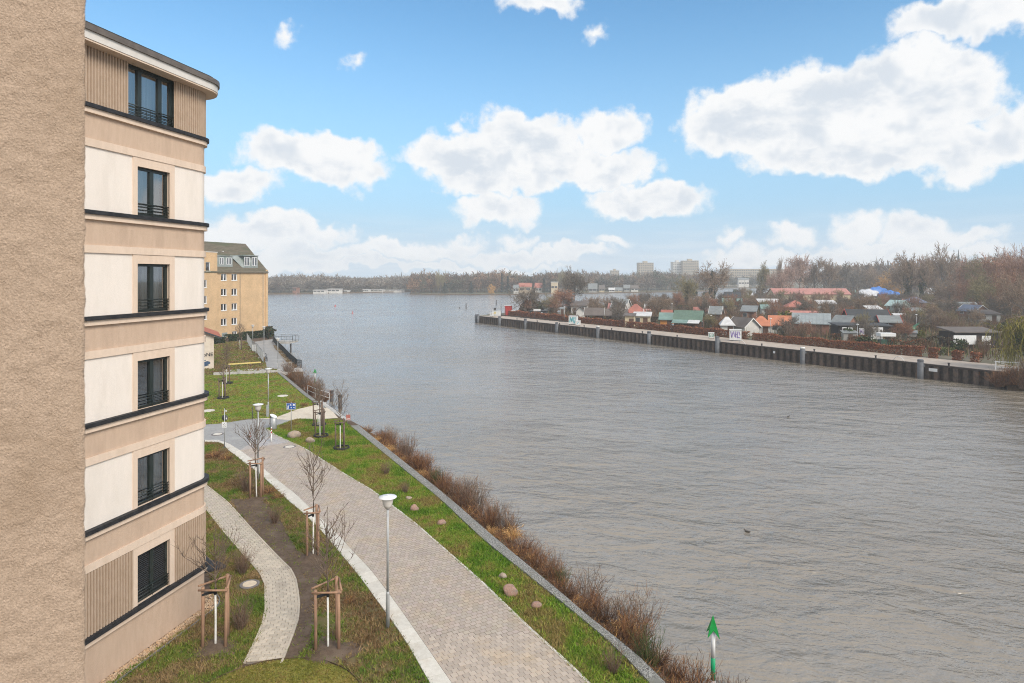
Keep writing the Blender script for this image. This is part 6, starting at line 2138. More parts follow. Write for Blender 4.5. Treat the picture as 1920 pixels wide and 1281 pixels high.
HOUSES = []
def house(x0, x1, yr, hr, wall, yaw, roofm, wallm, lab, depth=None, style='gable', trim=None, base=None, over=.35, D=None, door=True, awning=None, cat='garden house', name='garden_house', mats2=None):
    """gable house: ridge along its own x axis; yaw in degrees"""
    D = D or (H - hr - ZQ) * F / max(4.0, (yr - YH))
    c = at((x0 + x1) / 2, D, ZQ)
    y = math.radians(yaw)
    ca = abs(math.cos(y)); sa = abs(math.sin(y))
    W = (x1 - x0) * D / F
    dp = depth or 4.5
    if ca > .6:
        L = max(2.0, (W - dp * sa * .9) / ca)
    else:
        L = dp; dp = max(2.0, (W - L * ca * .5) / sa)
    root = thing(name, lab, cat, c, y)
    hx, hy = L / 2, dp / 2
    mb = MB()
    if style == 'flat':
        mb.box((-hx, -hy, -.1), (hx, hy, wall))
        mb.build('wall', MATS[wallm], root)
        r = MB().add([(-hx - over, -hy - over, wall + .02), (hx + over, -hy - over, wall + .02), (hx + over, hy + over, hr - .1), (-hx - over, hy + over, hr - .1), (-hx - over, -hy - over, wall + .18), (hx + over, -hy - over, wall + .18), (hx + over, hy + over, hr + .06), (-hx - over, hy + over, hr + .06)],
                     [(3, 2, 1, 0), (4, 5, 6, 7), (0, 1, 5, 4), (1, 2, 6, 5), (2, 3, 7, 6), (3, 0, 4, 7)]).build('roof', MATS[roofm], root)
    else:
        mb.box((-hx, -hy, -.1), (hx, hy, wall))
        if style == 'gable':
            for s in (-1, 1):
                mb.face([(s * hx, -hy, wall), (s * hx, hy, wall), (s * hx, 0, hr - .12)])
        mb.build('wall', MATS[wallm], root)
        mb = MB()
        e = wall - over * (hr - wall) / hy
        th = .14
        ox = hx + over
        rx = ox if style == 'gable' else max(.3, hx - hy * .9)
        for s in (-1, 1):
            P = [(-ox, s * (hy + over), e), (ox, s * (hy + over), e), (rx, 0, hr), (-rx, 0, hr)]
            Q = [(a, b, z - th) for a, b, z in P]
            if s > 0: P = P[::-1]; Q = Q[::-1]
            mb.add(P + Q, [(0, 1, 2, 3), (7, 6, 5, 4), (0, 4, 5, 1), (1, 5, 6, 2), (3, 7, 4, 0)])
        if style == 'hip':
            for s in (-1, 1):
                mb.face([(s * ox, -(hy + over), e), (s * ox, hy + over, e), (s * rx, 0, hr)])
                mb.face([(s * ox, hy + over, e - th), (s * ox, -(hy + over), e - th), (s * rx, 0, hr - th)])
        mb.build('roof', MATS[roofm], root)
        r = root.children[-1]
        if trim:
            for s in (-1, 1):
                mb = MB()
                for q in (-1, 1):
                    mb.add([(s * (ox + .01), q * (hy + over + .02), e - th - .03), (s * (ox + .01), 0, hr - th - .02), (s * (ox + .01), 0, hr + .06), (s * (ox + .01), q * (hy + over + .02), e + .05),
                            (s * (ox + .07), q * (hy + over + .02), e - th - .03), (s * (ox + .07), 0, hr - th - .02), (s * (ox + .07), 0, hr + .06), (s * (ox + .07), q * (hy + over + .02), e + .05)],
                           [(0, 1, 2, 3), (7, 6, 5, 4), (3, 2, 6, 7), (0, 4, 5, 1)])
                mb.build('bargeboard', MATS[trim], r)
        if roofm in ('r_metal', 'r_green') and style == 'gable':
            mb = MB(); n = int(2 * ox / .6)
            for k in range(1, n):
                x = -ox + 2 * ox * k / n
                mb.add([(x - .025, -(hy + over), e + .005), (x + .025, -(hy + over), e + .005), (x + .025, 0, hr + .005), (x - .025, 0, hr + .005), (x - .025, -(hy + over), e + .05), (x + .025, -(hy + over), e + .05), (x + .025, 0, hr + .05), (x - .025, 0, hr + .05)],
                       [(4, 5, 6, 7), (0, 1, 5, 4), (1, 2, 6, 5), (3, 0, 4, 7)])
            o = mb.build('seam', MATS[roofm], r); o['kind'] = 'stuff'
    # openings on the sides seen from the river: long side (-y) and the right gable (+x)
    def opening(x, z0, w, h, nm, side):
        if side == 'f':
            fr = MB().box((x - w / 2 - .07, -hy - .05, z0 - .06), (x + w / 2 + .07, -hy - .005, z0 + h + .06)).build(nm, MATS['sill' if nm == 'window' else mats2 or 'w_brown'], root)
            if nm == 'window':
                MB().box((x - w / 2, -hy - .065, z0), (x + w / 2, -hy - .052, z0 + h)).build('pane', MATS['win_dark'], fr)
        else:
            fr = MB().box((hx + .005, x - w / 2 - .07, z0 - .06), (hx + .05, x + w / 2 + .07, z0 + h + .06)).build(nm, MATS['sill' if nm == 'window' else mats2 or 'w_brown'], root)
            if nm == 'window':
                MB().box((hx + .052, x - w / 2, z0), (hx + .065, x + w / 2, z0 + h)).build('pane', MATS['win_dark'], fr)
    hw_ = min(.95, wall - 1.25)
    if wall > 1.9:
        if L > 3.2:
            opening(-L * .25, 1.0, .9, hw_, 'window', 'f')
        if door:
            opening(L * .22, .0, .85, min(1.95, wall - .2), 'door', 'f')
        if dp > 2.6:
            opening(0, 1.05, .8, hw_, 'window', 'g')
    if awning:
        am, aw, split = awning
        mb = MB()
        mb.add([(-hx * 1.05, -hy - 2.6, wall - .55), (hx * split, -hy - 2.6, wall - .55), (hx * split, -hy - .02, wall - .02), (-hx * 1.05, -hy - .02, wall - .02), (-hx * 1.05, -hy - 2.6, wall - .62), (hx * split, -hy - 2.6, wall - .62), (hx * split, -hy - .02, wall - .09), (-hx * 1.05, -hy - .02, wall - .09)], [(0, 1, 2, 3), (7, 6, 5, 4), (0, 4, 5, 1), (1, 5, 6, 2), (3, 7, 4, 0)])
        mb.build('awning', MATS[am], root)
        if aw:
            mb = MB()
            mb.add([(hx * split + .03, -hy - 2.6, wall - .55), (hx * 1.0, -hy - 2.6, wall - .55), (hx * 1.0, -hy - .02, wall - .02), (hx * split + .03, -hy - .02, wall - .02)], [(0, 1, 2, 3)])
            mb.build('awning', MATS[aw], root)
        for k in range(4):
            x = -hx + 2 * hx * k / 3 * .98
            MB().box((x - .05, -hy - 2.5, 0), (x + .05, -hy - 2.4, wall - .62)).build('awning_post', MATS['timber_dark'], root)
    return root
house(1262, 1322, 582, 4.3, 2.5, -24, 'r_green', 'w_brown', 'brown timber garden house with green roof and striped awning', 5.0, awning=('r_teal', 'r_white', .1))
house(1236, 1266, 586, 3.4, 2.2, -18, 'r_teal', 'w_orange', 'small garden house with bright orange walls', 3.2)
house(1243, 1258, 581, 3.7, 2.4, -18, 'r_red', 'w_tan', 'tiny red roofed hut behind the orange garden house', 3.0)
house(1187, 1222, 586, 3.1, 2.3, -15, 'r_white', 'w_cream', 'cream garden house with flat white roof', 3.8, 'flat')
house(1172, 1212, 570, 4.3, 2.4, -20, 'r_red', 'w_tan', 'garden house with salmon red hipped roof and pale ridge edges', 6.0, 'hip', 'sill')
house(1140, 1170, 568, 3.7, 2.2, -18, 'r_pink', 'w_tan', 'garden house with pink sheet roof below the large grey gable', 4.2, D=185)
house(1146, 1184, 560.5, 4.9, 2.8, -28, 'r_grey', 'w_white', 'large garden house with grey roof and white gable boards', 5.5, trim='sill')
house(1096, 1134, 577, 3.6, 2.1, -12, 'r_brown', 'w_brown', 'brown garden house with low grey-brown roof near the point', 4.6, trim='sill')
house(1135, 1178, 579, 3.4, 2.0, -14, 'r_brown', 'w_brown', 'dark garden house with moss-brown roof next to the cream one', 4.6)
house(1070, 1104, 566, 3.6, 2.4, -12, 'r_brown', 'w_white', 'white garden house with moss-grown flat roof near the point', 5.0, 'flat')
house(1080, 1096, 574, 3.2, 2.0, -95, 'r_brown', 'w_white', 'small white gabled hut on the point', 3.0)
house(1176, 1186, 588.5, 3.0, 2.5, -15, 'r_brown', 'w_cream', 'narrow pale yellow shed left of the cream garden house', 2.6, 'flat')
house(1348, 1378, 594, 3.4, 2.1, -15, 'r_white', 'w_white', 'white pavilion with pale pitched roof', 4.5, 'hip')
house(1374, 1413, 595, 3.4, 1.9, -70, 'r_brown', 'w_white', 'white gabled garden house beside the pavilion', 5.0, trim='sill')
house(1404, 1450, 592.5, 3.6, 2.1, -20, 'r_orange', 'w_white', 'orange tiled hipped roof house, left wing', 5.5, 'hip')
house(1438, 1486, 591.5, 3.7, 2.2, -22, 'r_orange', 'w_white', 'white garden house with orange tiled roof, right wing', 5.0, 'gable')
house(1484, 1558, 587, 4.1, 2.4, -26, 'r_metal', 'w_brick', 'brown garden house with grey standing seam metal roof', 5.4, 'gable')
house(1478, 1532, 582.5, 3.6, 2.2, -18, 'r_pink', 'w_tan', 'long low pink roof behind the metal roofed house', 4.0)
house(1463, 1492, 586.5, 3.3, 2.1, -18, 'r_dark', 'w_grey', 'dark roofed shed behind the orange roof', 3.6)
house(1328, 1358, 574, 4.0, 2.4, -26, 'r_grey', 'w_brown', 'dark gabled garden house with white edges left of the brown thicket', 4.6, trim='sill')
house(1388, 1422, 574, 3.7, 2.3, -26, 'r_grey', 'w_brick', 'brick garden house with low grey roof in the middle of the gardens', 4.2, 'flat')
house(1354, 1392, 559.5, 4.3, 2.3, -16, 'r_teal', 'w_tan', 'garden house with mint green roof by the far water', 5.0)
house(1383, 1393, 560, 4.1, 2.2, -80, 'r_red', 'r_red', 'small red gable next to the mint green roof', 3.5)
house(1358, 1388, 549, 5.0, 3.0, -12, 'r_dark', 'w_black', 'dark boathouse with chimney at the far water', 4.0, D=262)
house(1470, 1512, 563.5, 3.9, 2.2, -14, 'r_red', 'w_grey', 'garden house with bright red roof in the back row', 6.0, 'hip')
house(1422, 1462, 561, 3.6, 2.2, -8, 'r_white', 'w_tan', 'long hut with pale flat roof in the back row', 5.0, 'flat')
house(1532, 1566, 563.5, 3.5, 2.3, -12, 'r_white', 'w_white', 'white flat roofed hut in the back row', 4.6, 'flat')
house(1526, 1562, 574, 3.6, 2.2, -16, 'r_grey', 'w_grey', 'grey roofed hut behind the metal roofed house', 5.0)
house(1586, 1661, 580, 4.5, 2.5, -10, 'r_dark', 'w_brown', 'long garden house with black roof and red gable trim', 5.4, trim='red_paint')
house(1558, 1610, 591, 3.5, 2.0, -50, 'r_grey', 'w_brick', 'brick hut with grey felt roof left of the black roof', 5.4)
house(1645, 1686, 591.5, 3.4, 2.3, -18, 'r_grey', 'w_brown', 'dark brown hut with grey roof and red edge, right of the black roof', 4.2, trim='red_paint')
house(1566, 1660, 607, 2.7, 2.35, -6, 'r_dark', 'w_black', 'black flat roofed shed with white poster windows', 3.6, 'flat', door=False)
house(1669, 1697, 562.5, 3.9, 2.3, -72, 'w_mint', 'w_mint', 'pale mint green gabled garden house', 5.0)
house(1694, 1734, 556.5, 4.0, 2.2, -14, 'r_blue', 'w_grey', 'grey-blue roofed hut before the ivy trees', 6.0, 'hip')
house(1732, 1757, 547.5, 4.6, 3.2, -8, 'r_white', 'w_tan', 'tan brick hut with pale flat roof below the tallest tree', 4.6, 'flat')
house(1768, 1826, 566, 3.4, 2.2, -10, 'r_grey', 'w_brown', 'long low grey roof in the right gardens', 5.0)
house(1806, 1842, 571.5, 3.5, 2.0, -75, 'r_blue', 'w_brick', 'blue-grey gable in the right gardens', 5.0, trim='sill')
house(1776, 1856, 615.5, 3.0, 2.4, -4, 'r_brown', 'w_black', 'dark shed with mossy flat roof and white front panels', 4.4, 'flat', door=False)
house(1825, 1866, 582, 3.0, 2.0, -6, 'r_brown', 'w_white', 'low white-walled hut at the right edge of the gardens', 4.0, 'flat')
house(1208, 1240, 566, 3.2, 2.2, -22, 'r_grey', 'w_brown', 'grey roofed hut behind the small bare tree', 4.6)
house(1228, 1256, 557.5, 3.9, 2.3, -24, 'r_grey', 'w_brown', 'grey pitched roof near the far water', 4.6)
house(1625, 1650, 574, 3.2, 2.2, -8, 'r_white', 'w_white', 'low white hut behind the long black roof', 3.5, 'flat')
house(1600, 1640, 567, 3.2, 2.2, -8, 'r_brown', 'w_tan', 'tan hut in the back row before the covered boats', 4.5)
house(1300, 1326, 577, 3.0, 2.1, -15, 'r_red', 'w_tan', 'faded red flat roof right of the green roof', 4, 'flat')
house(1425, 1460, 571, 3.1, 2.1, -15, 'r_teal', 'w_white', 'hut with pale green roof behind the brown thicket', 4.5)
house(1700, 1735, 578, 3.0, 2.1, -12, 'r_grey', 'w_tan', 'low grey hut in the right gardens', 4.2, 'flat')
# long club building with faded red roof
house(1446, 1584, 542, 6.2, 4.0, -3, 'r_pink', 'w_cream', 'long club building with faded red roof in front of the wood', 9.0, cat='building', name='club_building', D=272)
# white panels on sheds
def panels(px0, px1, y0, y1, D, nm, lab, n, mat='white_board', marks=None, z=None):
    a = at(px0, D); b = at(px1, D)
    z0 = H - (y1 - YH) * D / F; z1 = H - (y0 - YH) * D / F
    root = thing(nm, lab, 'panel', Vector((a.x, a.y, max(z0, ZQ))))
    w = (b.x - a.x) / n
    for k in range(n):
        pn = MB().box((w * k + .03, 0, 0), (w * (k + 1) - .03, .08, z1 - max(z0, ZQ))).build('panel', MATS[mat], root)
        if marks:
            mb = MB()
            hh = z1 - max(z0, ZQ)
            if marks == 'door':
                mb.add([(w * (k + .5) - .12, -.01, hh * .62), (w * (k + .5) + .12, -.01, hh * .62), (w * (k + .5) + .12, -.01, hh * .82), (w * (k + .5) - .12, -.01, hh * .82)], [(0, 1, 2, 3)])
            else:
                rr = random.Random(k + 5)
                for q in range(5):
                    stroke(mb, [(w * k + rr.uniform(.1, .9) * w, rr.uniform(.1, .9) * hh) for _ in range(3)], .09, -.006)
            mb.build('mark', MATS['spray_violet' if marks == 'poster' else 'ink'], pn)
Dp = (H - ZQ - 2.7) * F / (607 - YH)
panels(1633, 1656, 614, 636.5, Dp - 4.5, 'changing_cabins', 'three white cabin doors beside the black shed', 3, marks='door')
panels(1579, 1588, 614, 626, Dp - 4.2, 'poster_window', 'white poster window of the black shed, left one', 1, marks='poster')
panels(1590, 1599, 614.5, 627.5, Dp - 4.1, 'poster_window', 'white poster window of the black shed, middle one', 1, marks='poster')
panels(1611, 1621, 615.5, 628, Dp - 4.3, 'poster_window', 'violet sprayed poster window of the black shed, right one', 1, marks='poster')
Dq = (H - ZQ - 3.0) * F / (615.5 - YH)
panels(1788, 1831, 629, 646, Dq - 4.5, 'white_panel', 'white front panels of the mossy roofed shed', 2)
panels(1841, 1858, 630, 647, Dq - 4.7, 'white_panel', 'white panel right of the mossy roofed shed', 1)
# green bins under a small white sign roof
D_ = 1200 * (H - ZQ) / (651 - YH)
b = at(1664, D_, ZQ)
root = thing('bin_shelter', 'white roofed shelter over dark green bins by the quay', 'shelter', b, -.1)
wd = 25 * D_ / F
pm('bin_green', (.02, .065, .045), (.03, .08, .055), 4, .6)
for k in range(2):
    MB().box((-wd / 2 + k * wd * .5 + .05, 0, 0), (-wd / 2 + (k + 1) * wd * .5 - .05, 1.0, 1.2), None, .05).build('bin', MATS['bin_green'], root)
MB().box((-wd / 2 - .1, -.3, 1.75), (wd / 2 + .1, 1.3, 2.25)).build('sign_roof', MATS['white_board'], root)
for x in (-wd / 2, wd / 2):
    MB().tube([(x, -.1, 0), (x, -.1, 1.75)], .05, 6).build('post', MATS['timber_dark'], root)
# green garden gate fence
a, b = G(1697, 637, ZQ), G(1726, 617, ZQ)
d = b - a
pm('mesh_green', (.05, .20, .13), (.07, .25, .17), 3, .6)
root = thing('green_fence', 'green garden fence running back between the right gardens', 'fence', a, math.atan2(d.y, d.x))
n = 40
mb = MB()
for k in range(n):
    mb.box((d.length * k / n, -.02, .1), (d.length * k / n + d.length / n * .45, .02, 1.6))
o = mb.build('picket', MATS['mesh_green'], root); o['kind'] = 'stuff'
for k in range(8):
    MB().tube([(d.length * k / 7, .05, -.05), (d.length * k / 7, .05, 1.75)], .05, 6).build('post', MATS['timber_dark'], root)
p = G(1711, 634, ZQ)
root = thing('green_gate', 'bright green slatted gate at the end of the garden fence', 'gate', p, .1)
pm('gate_green', (.16, .40, .26), None, 1, .6)
for k in range(4):
    MB().box((-.5 + k * .26, -.02, .1), (-.30 + k * .26, .02, 2.1)).build('slat', MATS['gate_green'], root)

# ------------------------------------------------------------------ parked cars behind the hedge
pm('car_white', (.70, .71, .72), (.64, .65, .66), 2, .25, spec=.6)
pm('car_silver', (.45, .47, .49), (.40, .42, .44), 2, .3, spec=.6)
pm('car_glass', (.03, .045, .05), None, 1, .08, spec=.8)
pm('tail_red', (.5, .02, .02), None, 1, .3)
def car(px, off, lab, mat, rz):
    p = qat(px, off, ZQ)
    root = thing('parked_car', lab, 'car', p, rz, 'cars behind the quay hedge')
    prof = [(-2.1, .35), (-2.12, .75), (-2.0, .95), (-1.75, 1.0), (-1.45, 1.38), (-.2, 1.47), (.5, 1.40), (1.1, .98), (1.9, .84), (2.1, .65), (2.1, .35)]
    def sec(y, k):
        return [(x, y, z) for x, z in prof]
    mb = MB()
    ys = [(-.86, 1.0), (-.80, 1.0), (.80, 1.0), (.86, 1.0)]
    n = len(prof)
    vs = []
    for i, y in enumerate((-.84, -.70, .70, .84)):
        for (x, z) in prof:
            yy_ = y * (.82 if z > 1.1 else 1.0)
            vs.append((x, yy_, z if abs(y) < .8 else (z - .04 if z > .8 else z)))
    fs = []
    for i in range(3):
        for k in range(n):
            a = i * n + k; b = i * n + (k + 1) % n
            fs.append((a, b, b + n, a + n))
    fs.append(tuple(reversed(range(n)))); fs.append(tuple(range(3 * n, 4 * n)))
    mb.add(vs, fs)
    mb.build('body', MATS[mat], root)
    for s in (-1, 1):
        MB().add([(-1.40, s * .80, 1.0), (1.0, s * .80, 1.0), (.42, s * .70, 1.34), (-1.25, s * .70, 1.34)], [(0, 1, 2, 3) if s < 0 else (3, 2, 1, 0)]).build('side_window', MATS['car_glass'], root)
        for x in (-1.3, 1.35):
            o = MB().lathe([(.10, -.10), (.31, -.10), (.32, 0), (.31, .10), (.10, .10)], 16).build('wheel', MATS['black_rubber'], root)
            o.rotation_euler = (math.radians(90), 0, 0); o.location = (x, s * .78, .31)
        MB().box((-2.14, s * .55 - .15, .70), (-2.10, s * .55 + .15, .85)).build('tail_light', MATS['tail_red'], root)
    MB().add([(.58, -.62, 1.375), (1.12, -.72, 1.0), (1.12, .72, 1.0), (.58, .62, 1.375)], [(0, 1, 2, 3)]).build('windscreen', MATS['car_glass'], root)
    MB().add([(-1.50, -.62, 1.36), (-1.50, .62, 1.36), (-1.78, .72, 1.015), (-1.78, -.72, 1.015)], [(0, 1, 2, 3)]).build('rear_window', MATS['car_glass'], root)
    return root
car(1268, DK + 4.0, 'white car parked behind the quay hedge, left one', 'car_white', 2.2)
car(1279, DK + 5.2, 'silver car parked behind the quay hedge, right one', 'car_silver', 2.0)

# ------------------------------------------------------------------ laid-up boats under covers
pm('tarp_white', (.62, .63, .65), (.52, .53, .56), 1, .6, .5, 3)
pm('tarp_blue', (.05, .17, .50), (.07, .22, .58), 1, .5, .5, 3)
pm('tarp_green', (.20, .27, .22), (.25, .32, .27), 1, .7, .4, 3)
pm('hull', (.60, .60, .58), (.5, .5, .49), 1, .4)
def boat(px0, px1, D, ytop, tarp, lab, rz=0.0, tarp2=None, z0=ZQ):
    c = at((px0 + px1) / 2, D, z0)
    L = (px1 - px0) * D / F
    h = H - (ytop - YH) * D / F - z0
    root = thing('covered_boat', lab, 'boat', c, rz, 'laid-up boats')
    n = 12
    def ring(f):
        w = .16 * L * (1 - (2 * abs(f - .55)) ** 3 * .75) ** 1 if True else 0
        return w
    vs = []; fs = []
    hb = h * .45
    for i in range(n + 1):
        f = i / n
        x = -L / 2 + L * f
        w = max(.05, .17 * L * (1 - abs(2 * f - .9) ** 2.6 * .9))
        vs += [(x, 0, h * .18 + .15 * hb * (f ** 3)), (x, -w, hb), (x, 0, hb + .02), (x, w, hb)]
    for i in range(n):
        a = i * 4
        fs += [(a, a + 4, a + 5, a + 1), (a + 3, a + 7, a + 4, a), (a + 1, a + 5, a + 6, a + 2), (a + 2, a + 6, a + 7, a + 3)]
    MB().add(vs, fs, True).build('hull', MATS['hull'], root)
    vs = []; fs = []
    for i in range(n + 1):
        f = i / n
        x = -L / 2 * 1.02 + L * 1.02 * f
        w = max(.08, .185 * L * (1 - abs(2 * f - .9) ** 2.6 * .9))
        zt_ = hb + (h - hb) * (.55 + .45 * math.sin(f * math.pi) - .08 * math.sin(f * 19))
        vs += [(x, -w, hb * .75), (x, -w * .75, hb + (zt_ - hb) * .55), (x, 0, zt_), (x, w * .75, hb + (zt_ - hb) * .55), (x, w, hb * .75)]
    for i in range(n):
        a = i * 5
        fs += [(a + k, a + 5 + k, a + 6 + k, a + 1 + k) for k in range(4)]
    MB().add(vs, fs, True).build('cover', MATS[tarp], root)
    if tarp2:
        MB().box((-L * .42, -.185 * L - .02, hb * .8), (L * .35, -.17 * L, hb * 1.35)).build('cover_stripe', MATS[tarp2], root)
    for f in (-.3, .0, .3):
        MB().box((L * f - .15, -.14 * L, -.05), (L * f + .15, .14 * L, h * .22)).build('cradle', MATS['timber_dark'], root)
    return root
boat(1583, 1597, 285, 546, 'tarp_white', 'small boat under a white cover beside the club building', 1.2)
boat(1596, 1612, 285, 543.5, 'tarp_green', 'boat under a green cover beside the club building', 1.3)
boat(1606, 1646, 288, 542, 'tarp_white', 'long boat under a white cover in the boat yard', -.15)
boat(1625, 1665, 300, 537.5, 'tarp_blue', 'tall boat under a bright blue cover in the boat yard', .1)
boat(1647, 1686, 280, 544.5, 'tarp_blue', 'boat under a blue and white cover at the right of the boat yard', -.1, 'tarp_white')
boat(1385, 1412, 385, 547.5, 'tarp_white', 'white motor boat moored behind the dark boathouse, left one', .1, z0=WZ)
boat(1412, 1434, 390, 547.0, 'tarp_white', 'white motor boat moored behind the dark boathouse, right one', .3, z0=WZ)
boat(1312, 1332, 276, 556.5, 'tarp_white', 'white boat on the shore left of the large forked tree', .2)
boat(1322, 1340, 280, 555.5, 'tarp_white', 'white boat on the shore before the large forked tree', -.2)
boat(1733, 1748, 300, 537, 'tarp_white', 'small boat under a grey-white cover below the tallest tree', .2)

# ------------------------------------------------------------------ garden growth
rgG = random.Random(99)
GPOLY = [at(975, 196), at(1060, 222), at(1200, 255), at(1300, 280), at(1400, 330), at(1560, 290), at(1700, 300), at(1900, 230), at(1990, 120), qat(1870, DK + 4), qat(1500, DK + 4), qat(1200, DK + 4), qat(960, DK + 3)]
gp = [(p.x, p.y) for p in GPOLY]
pts = scatter(gp, 330, np.random.default_rng(123))
foot = []
for o in COL.objects:
    if o.parent is None and o.get('category') in ('garden house', 'building', 'boat'):
        foot.append((o.location.x, o.location.y, 3.4 if o.get('category') != 'building' else 8))
def free(x, y, m=0):
    return all((x - a) ** 2 + (y - b) ** 2 > (r + m) ** 2 for a, b, r in foot)
KL = {'grey': 'grey', 'brown': 'brown', 'red': 'reddish', 'olive': 'olive-brown'}
nt = 0
import re
HS = [(o.location.x, o.location.y, re.split(r' (?:beside|behind|next|in the|before|left|right|near|below|by the|between|at the|with)\b', o['label'])[0] if len(re.split(r' (?:beside|behind|next|in the|before|left|right|near|below|by the|between|at the|with)\b', o['label'])[0].split()) > 3 else ' '.join(o['label'].split()[:8])) for o in COL.objects if o.parent is None and o.get('category') == 'garden house']
def beside(x, y):
    """says which garden house a plant stands by, and on which side the picture shows it"""
    hx, hy, l = min(HS, key=lambda h: (h[0] - x) ** 2 + (h[1] - y) ** 2)
    dpx = (x / y - hx / hy) * F
    side = 'left of' if dpx < -8 else 'right of' if dpx > 8 else ('in front of' if y < hy else 'behind')
    return ' '.join((side + ' the ' + l).split()[:11])
for i, (x, y) in enumerate(pts[:190]):
    if not free(x, y): continue
    k = rgG.choice(['grey', 'brown', 'red', 'olive', 'grey'])
    h = rgG.uniform(2.8, 5.6)
    if y < 150: h = rgG.uniform(2.4, 4.2)
    px = 960 + x / y * F
    D = y
    var = rgG.choice([0, 2])
    tree(px, D, YH + (H - ZQ - h) * F / D, h * rgG.uniform(.6, .85) * F / D, k, var, 'bare %s fruit tree %s' % (KL[k], beside(x, y)), group='%s fruit trees in the gardens' % KL[k], name='fruit_tree')
    nt += 1
EV = blob_mesh('evergreen_bush', 420, [(.03, .05, .02), (.045, .065, .025), (.06, .075, .03), (.08, .075, .035)], .16, [((0, 0, .8), (.9, .9, .8)), ((.4, .2, 1.1), (.6, .6, .6)), ((-.4, -.1, .7), (.6, .6, .6))])
BRB = blob_mesh('brown_bush', 420, [(.11, .075, .045), (.14, .095, .055), (.09, .07, .04), (.08, .055, .035)], .14, [((0, 0, .8), (.9, .9, .8)), ((.4, .2, 1.1), (.6, .6, .6)), ((-.4, -.1, .7), (.6, .6, .6))])
YEL = blob_mesh('yellow_bush', 420, [(.17, .15, .03), (.13, .13, .03), (.10, .11, .03)], .15, [((0, 0, .9), (1.0, .9, .9)), ((.4, .2, 1.2), (.6, .6, .6)), ((-.5, -.1, .8), (.6, .6, .6))])
for i, (x, y) in enumerate(pts[190:]):
    k, me, c = rgG.choice([('evergreen bush', EV, 'evergreen bushes in the gardens'), ('brown bush', BRB, 'brown bushes in the gardens'), ('brown bush', BRB, 'brown bushes in the gardens')])
    o = bpy.data.objects.new('garden_bush', me); COL.objects.link(o)
    s = rgG.uniform(.7, 1.5)
    o.location = (x, y, ZQ - .1); o.scale = (s * rgG.uniform(.8, 1.4), s, s * rgG.uniform(.7, 1.1)); o.rotation_euler[2] = rgG.uniform(0, 6)
    tag(o, 'rounded %s %s' % (k, beside(x, y)), 'bush', c)
for (px, y, s, me, lab) in ((1472, 617, 1.9, YEL, 'yellow-green bush before the orange roofed house'), (1590, 642, 1.35, EV, 'dark round bush before the black shed'), (1446, 622, 1.5, EV, 'dark evergreen before the orange roofed house'),
                            (1300, 560, 2.2, EV, 'dark evergreen beside the ivy-clad tree'), (1322, 559, 1.7, EV, 'small dark conifer left of the large forked tree'), (1378, 551, 1.6, EV, 'clipped dark tree beside the dark boathouse'),
                            (1726, 636, .8, YEL, 'small yellow bush beside the green fence'), (1428, 553, 3.4, BRB, 'large dark bush by the moored boats'), (990, 592, 2.6, BRB, 'brown thicket around the foot of the point tree'), (1002, 590, 2.2, EV, 'green thicket around the foot of the point tree')):
    p = G(px, y, ZQ)
    o = bpy.data.objects.new('garden_bush', me); COL.objects.link(o)
    o.location = p; o.scale = (s, s, s * 1.1)
    tag(o, lab, 'bush')
# small sheds, tanks and leftovers between the garden houses
SC = [('white', 'w_white', 'r_white'), ('brown', 'w_brown', 'r_brown'), ('green', 'r_green', 'r_dark'), ('tan', 'w_tan', 'r_grey'), ('grey', 'w_grey', 'r_grey'), ('red', 'w_brick', 'r_pink')]
pts2 = scatter(gp, 120, np.random.default_rng(77))
ns = 0
for i, (x, y) in enumerate(pts2):
    if not free(x, y, .8) or ns > 46 or y < 104: continue
    nmc, wm, rm = rgG.choice(SC)
    w_, d_, h_ = rgG.uniform(1.2, 2.8), rgG.uniform(1.0, 2.0), rgG.uniform(1.1, 2.3)
    root = thing('garden_shed', 'small %s shed %s' % (nmc, beside(x, y)), 'shed', (x, y, ZQ), math.radians(rgG.uniform(-40, 10)), 'small sheds in the gardens')
    MB().box((-w_ / 2, -d_ / 2, -.1), (w_ / 2, d_ / 2, h_)).build('wall', MATS[wm], root)
    MB().add([(-w_ / 2 - .15, -d_ / 2 - .15, h_ + .01), (w_ / 2 + .15, -d_ / 2 - .15, h_ + .01), (w_ / 2 + .15, d_ / 2 + .15, h_ + .35), (-w_ / 2 - .15, d_ / 2 + .15, h_ + .35), (-w_ / 2 - .15, -d_ / 2 - .15, h_ + .09), (w_ / 2 + .15, -d_ / 2 - .15, h_ + .09), (w_ / 2 + .15, d_ / 2 + .15, h_ + .43), (-w_ / 2 - .15, d_ / 2 + .15, h_ + .43)], [(3, 2, 1, 0), (4, 5, 6, 7), (0, 1, 5, 4), (1, 2, 6, 5), (2, 3, 7, 6), (3, 0, 4, 7)]).build('roof', MATS[rm], root)
    if h_ > 1.5:
        MB().box((-.35, -d_ / 2 - .03, 0), (.35, -d_ / 2 - .004, h_ - .15)).build('door', MATS['w_brown' if nmc != 'brown' else 'w_tan'], root)
    ns += 1
# bare shrubs filling the plots
for i, (x, y) in enumerate(scatter(gp, 280, np.random.default_rng(201))):
    if not free(x, y, -1.2): continue
    k = rgG.choice(['red', 'red2', 'grey', 'grey'])
    s = rgG.uniform(1.4, 2.6) if y > 110 else rgG.uniform(1.0, 1.6)
    tag(put_soup('bare_shrub', 'bush_' + k, *SHR[k], (x, y, ZQ), rgG.uniform(0, 6), (s, s, s)), 'bare %s shrub %s' % ({'red': 'red-brown', 'red2': 'low brown', 'grey': 'grey-brown'}[k], beside(x, y)), 'shrub', 'bare shrubs in the gardens')
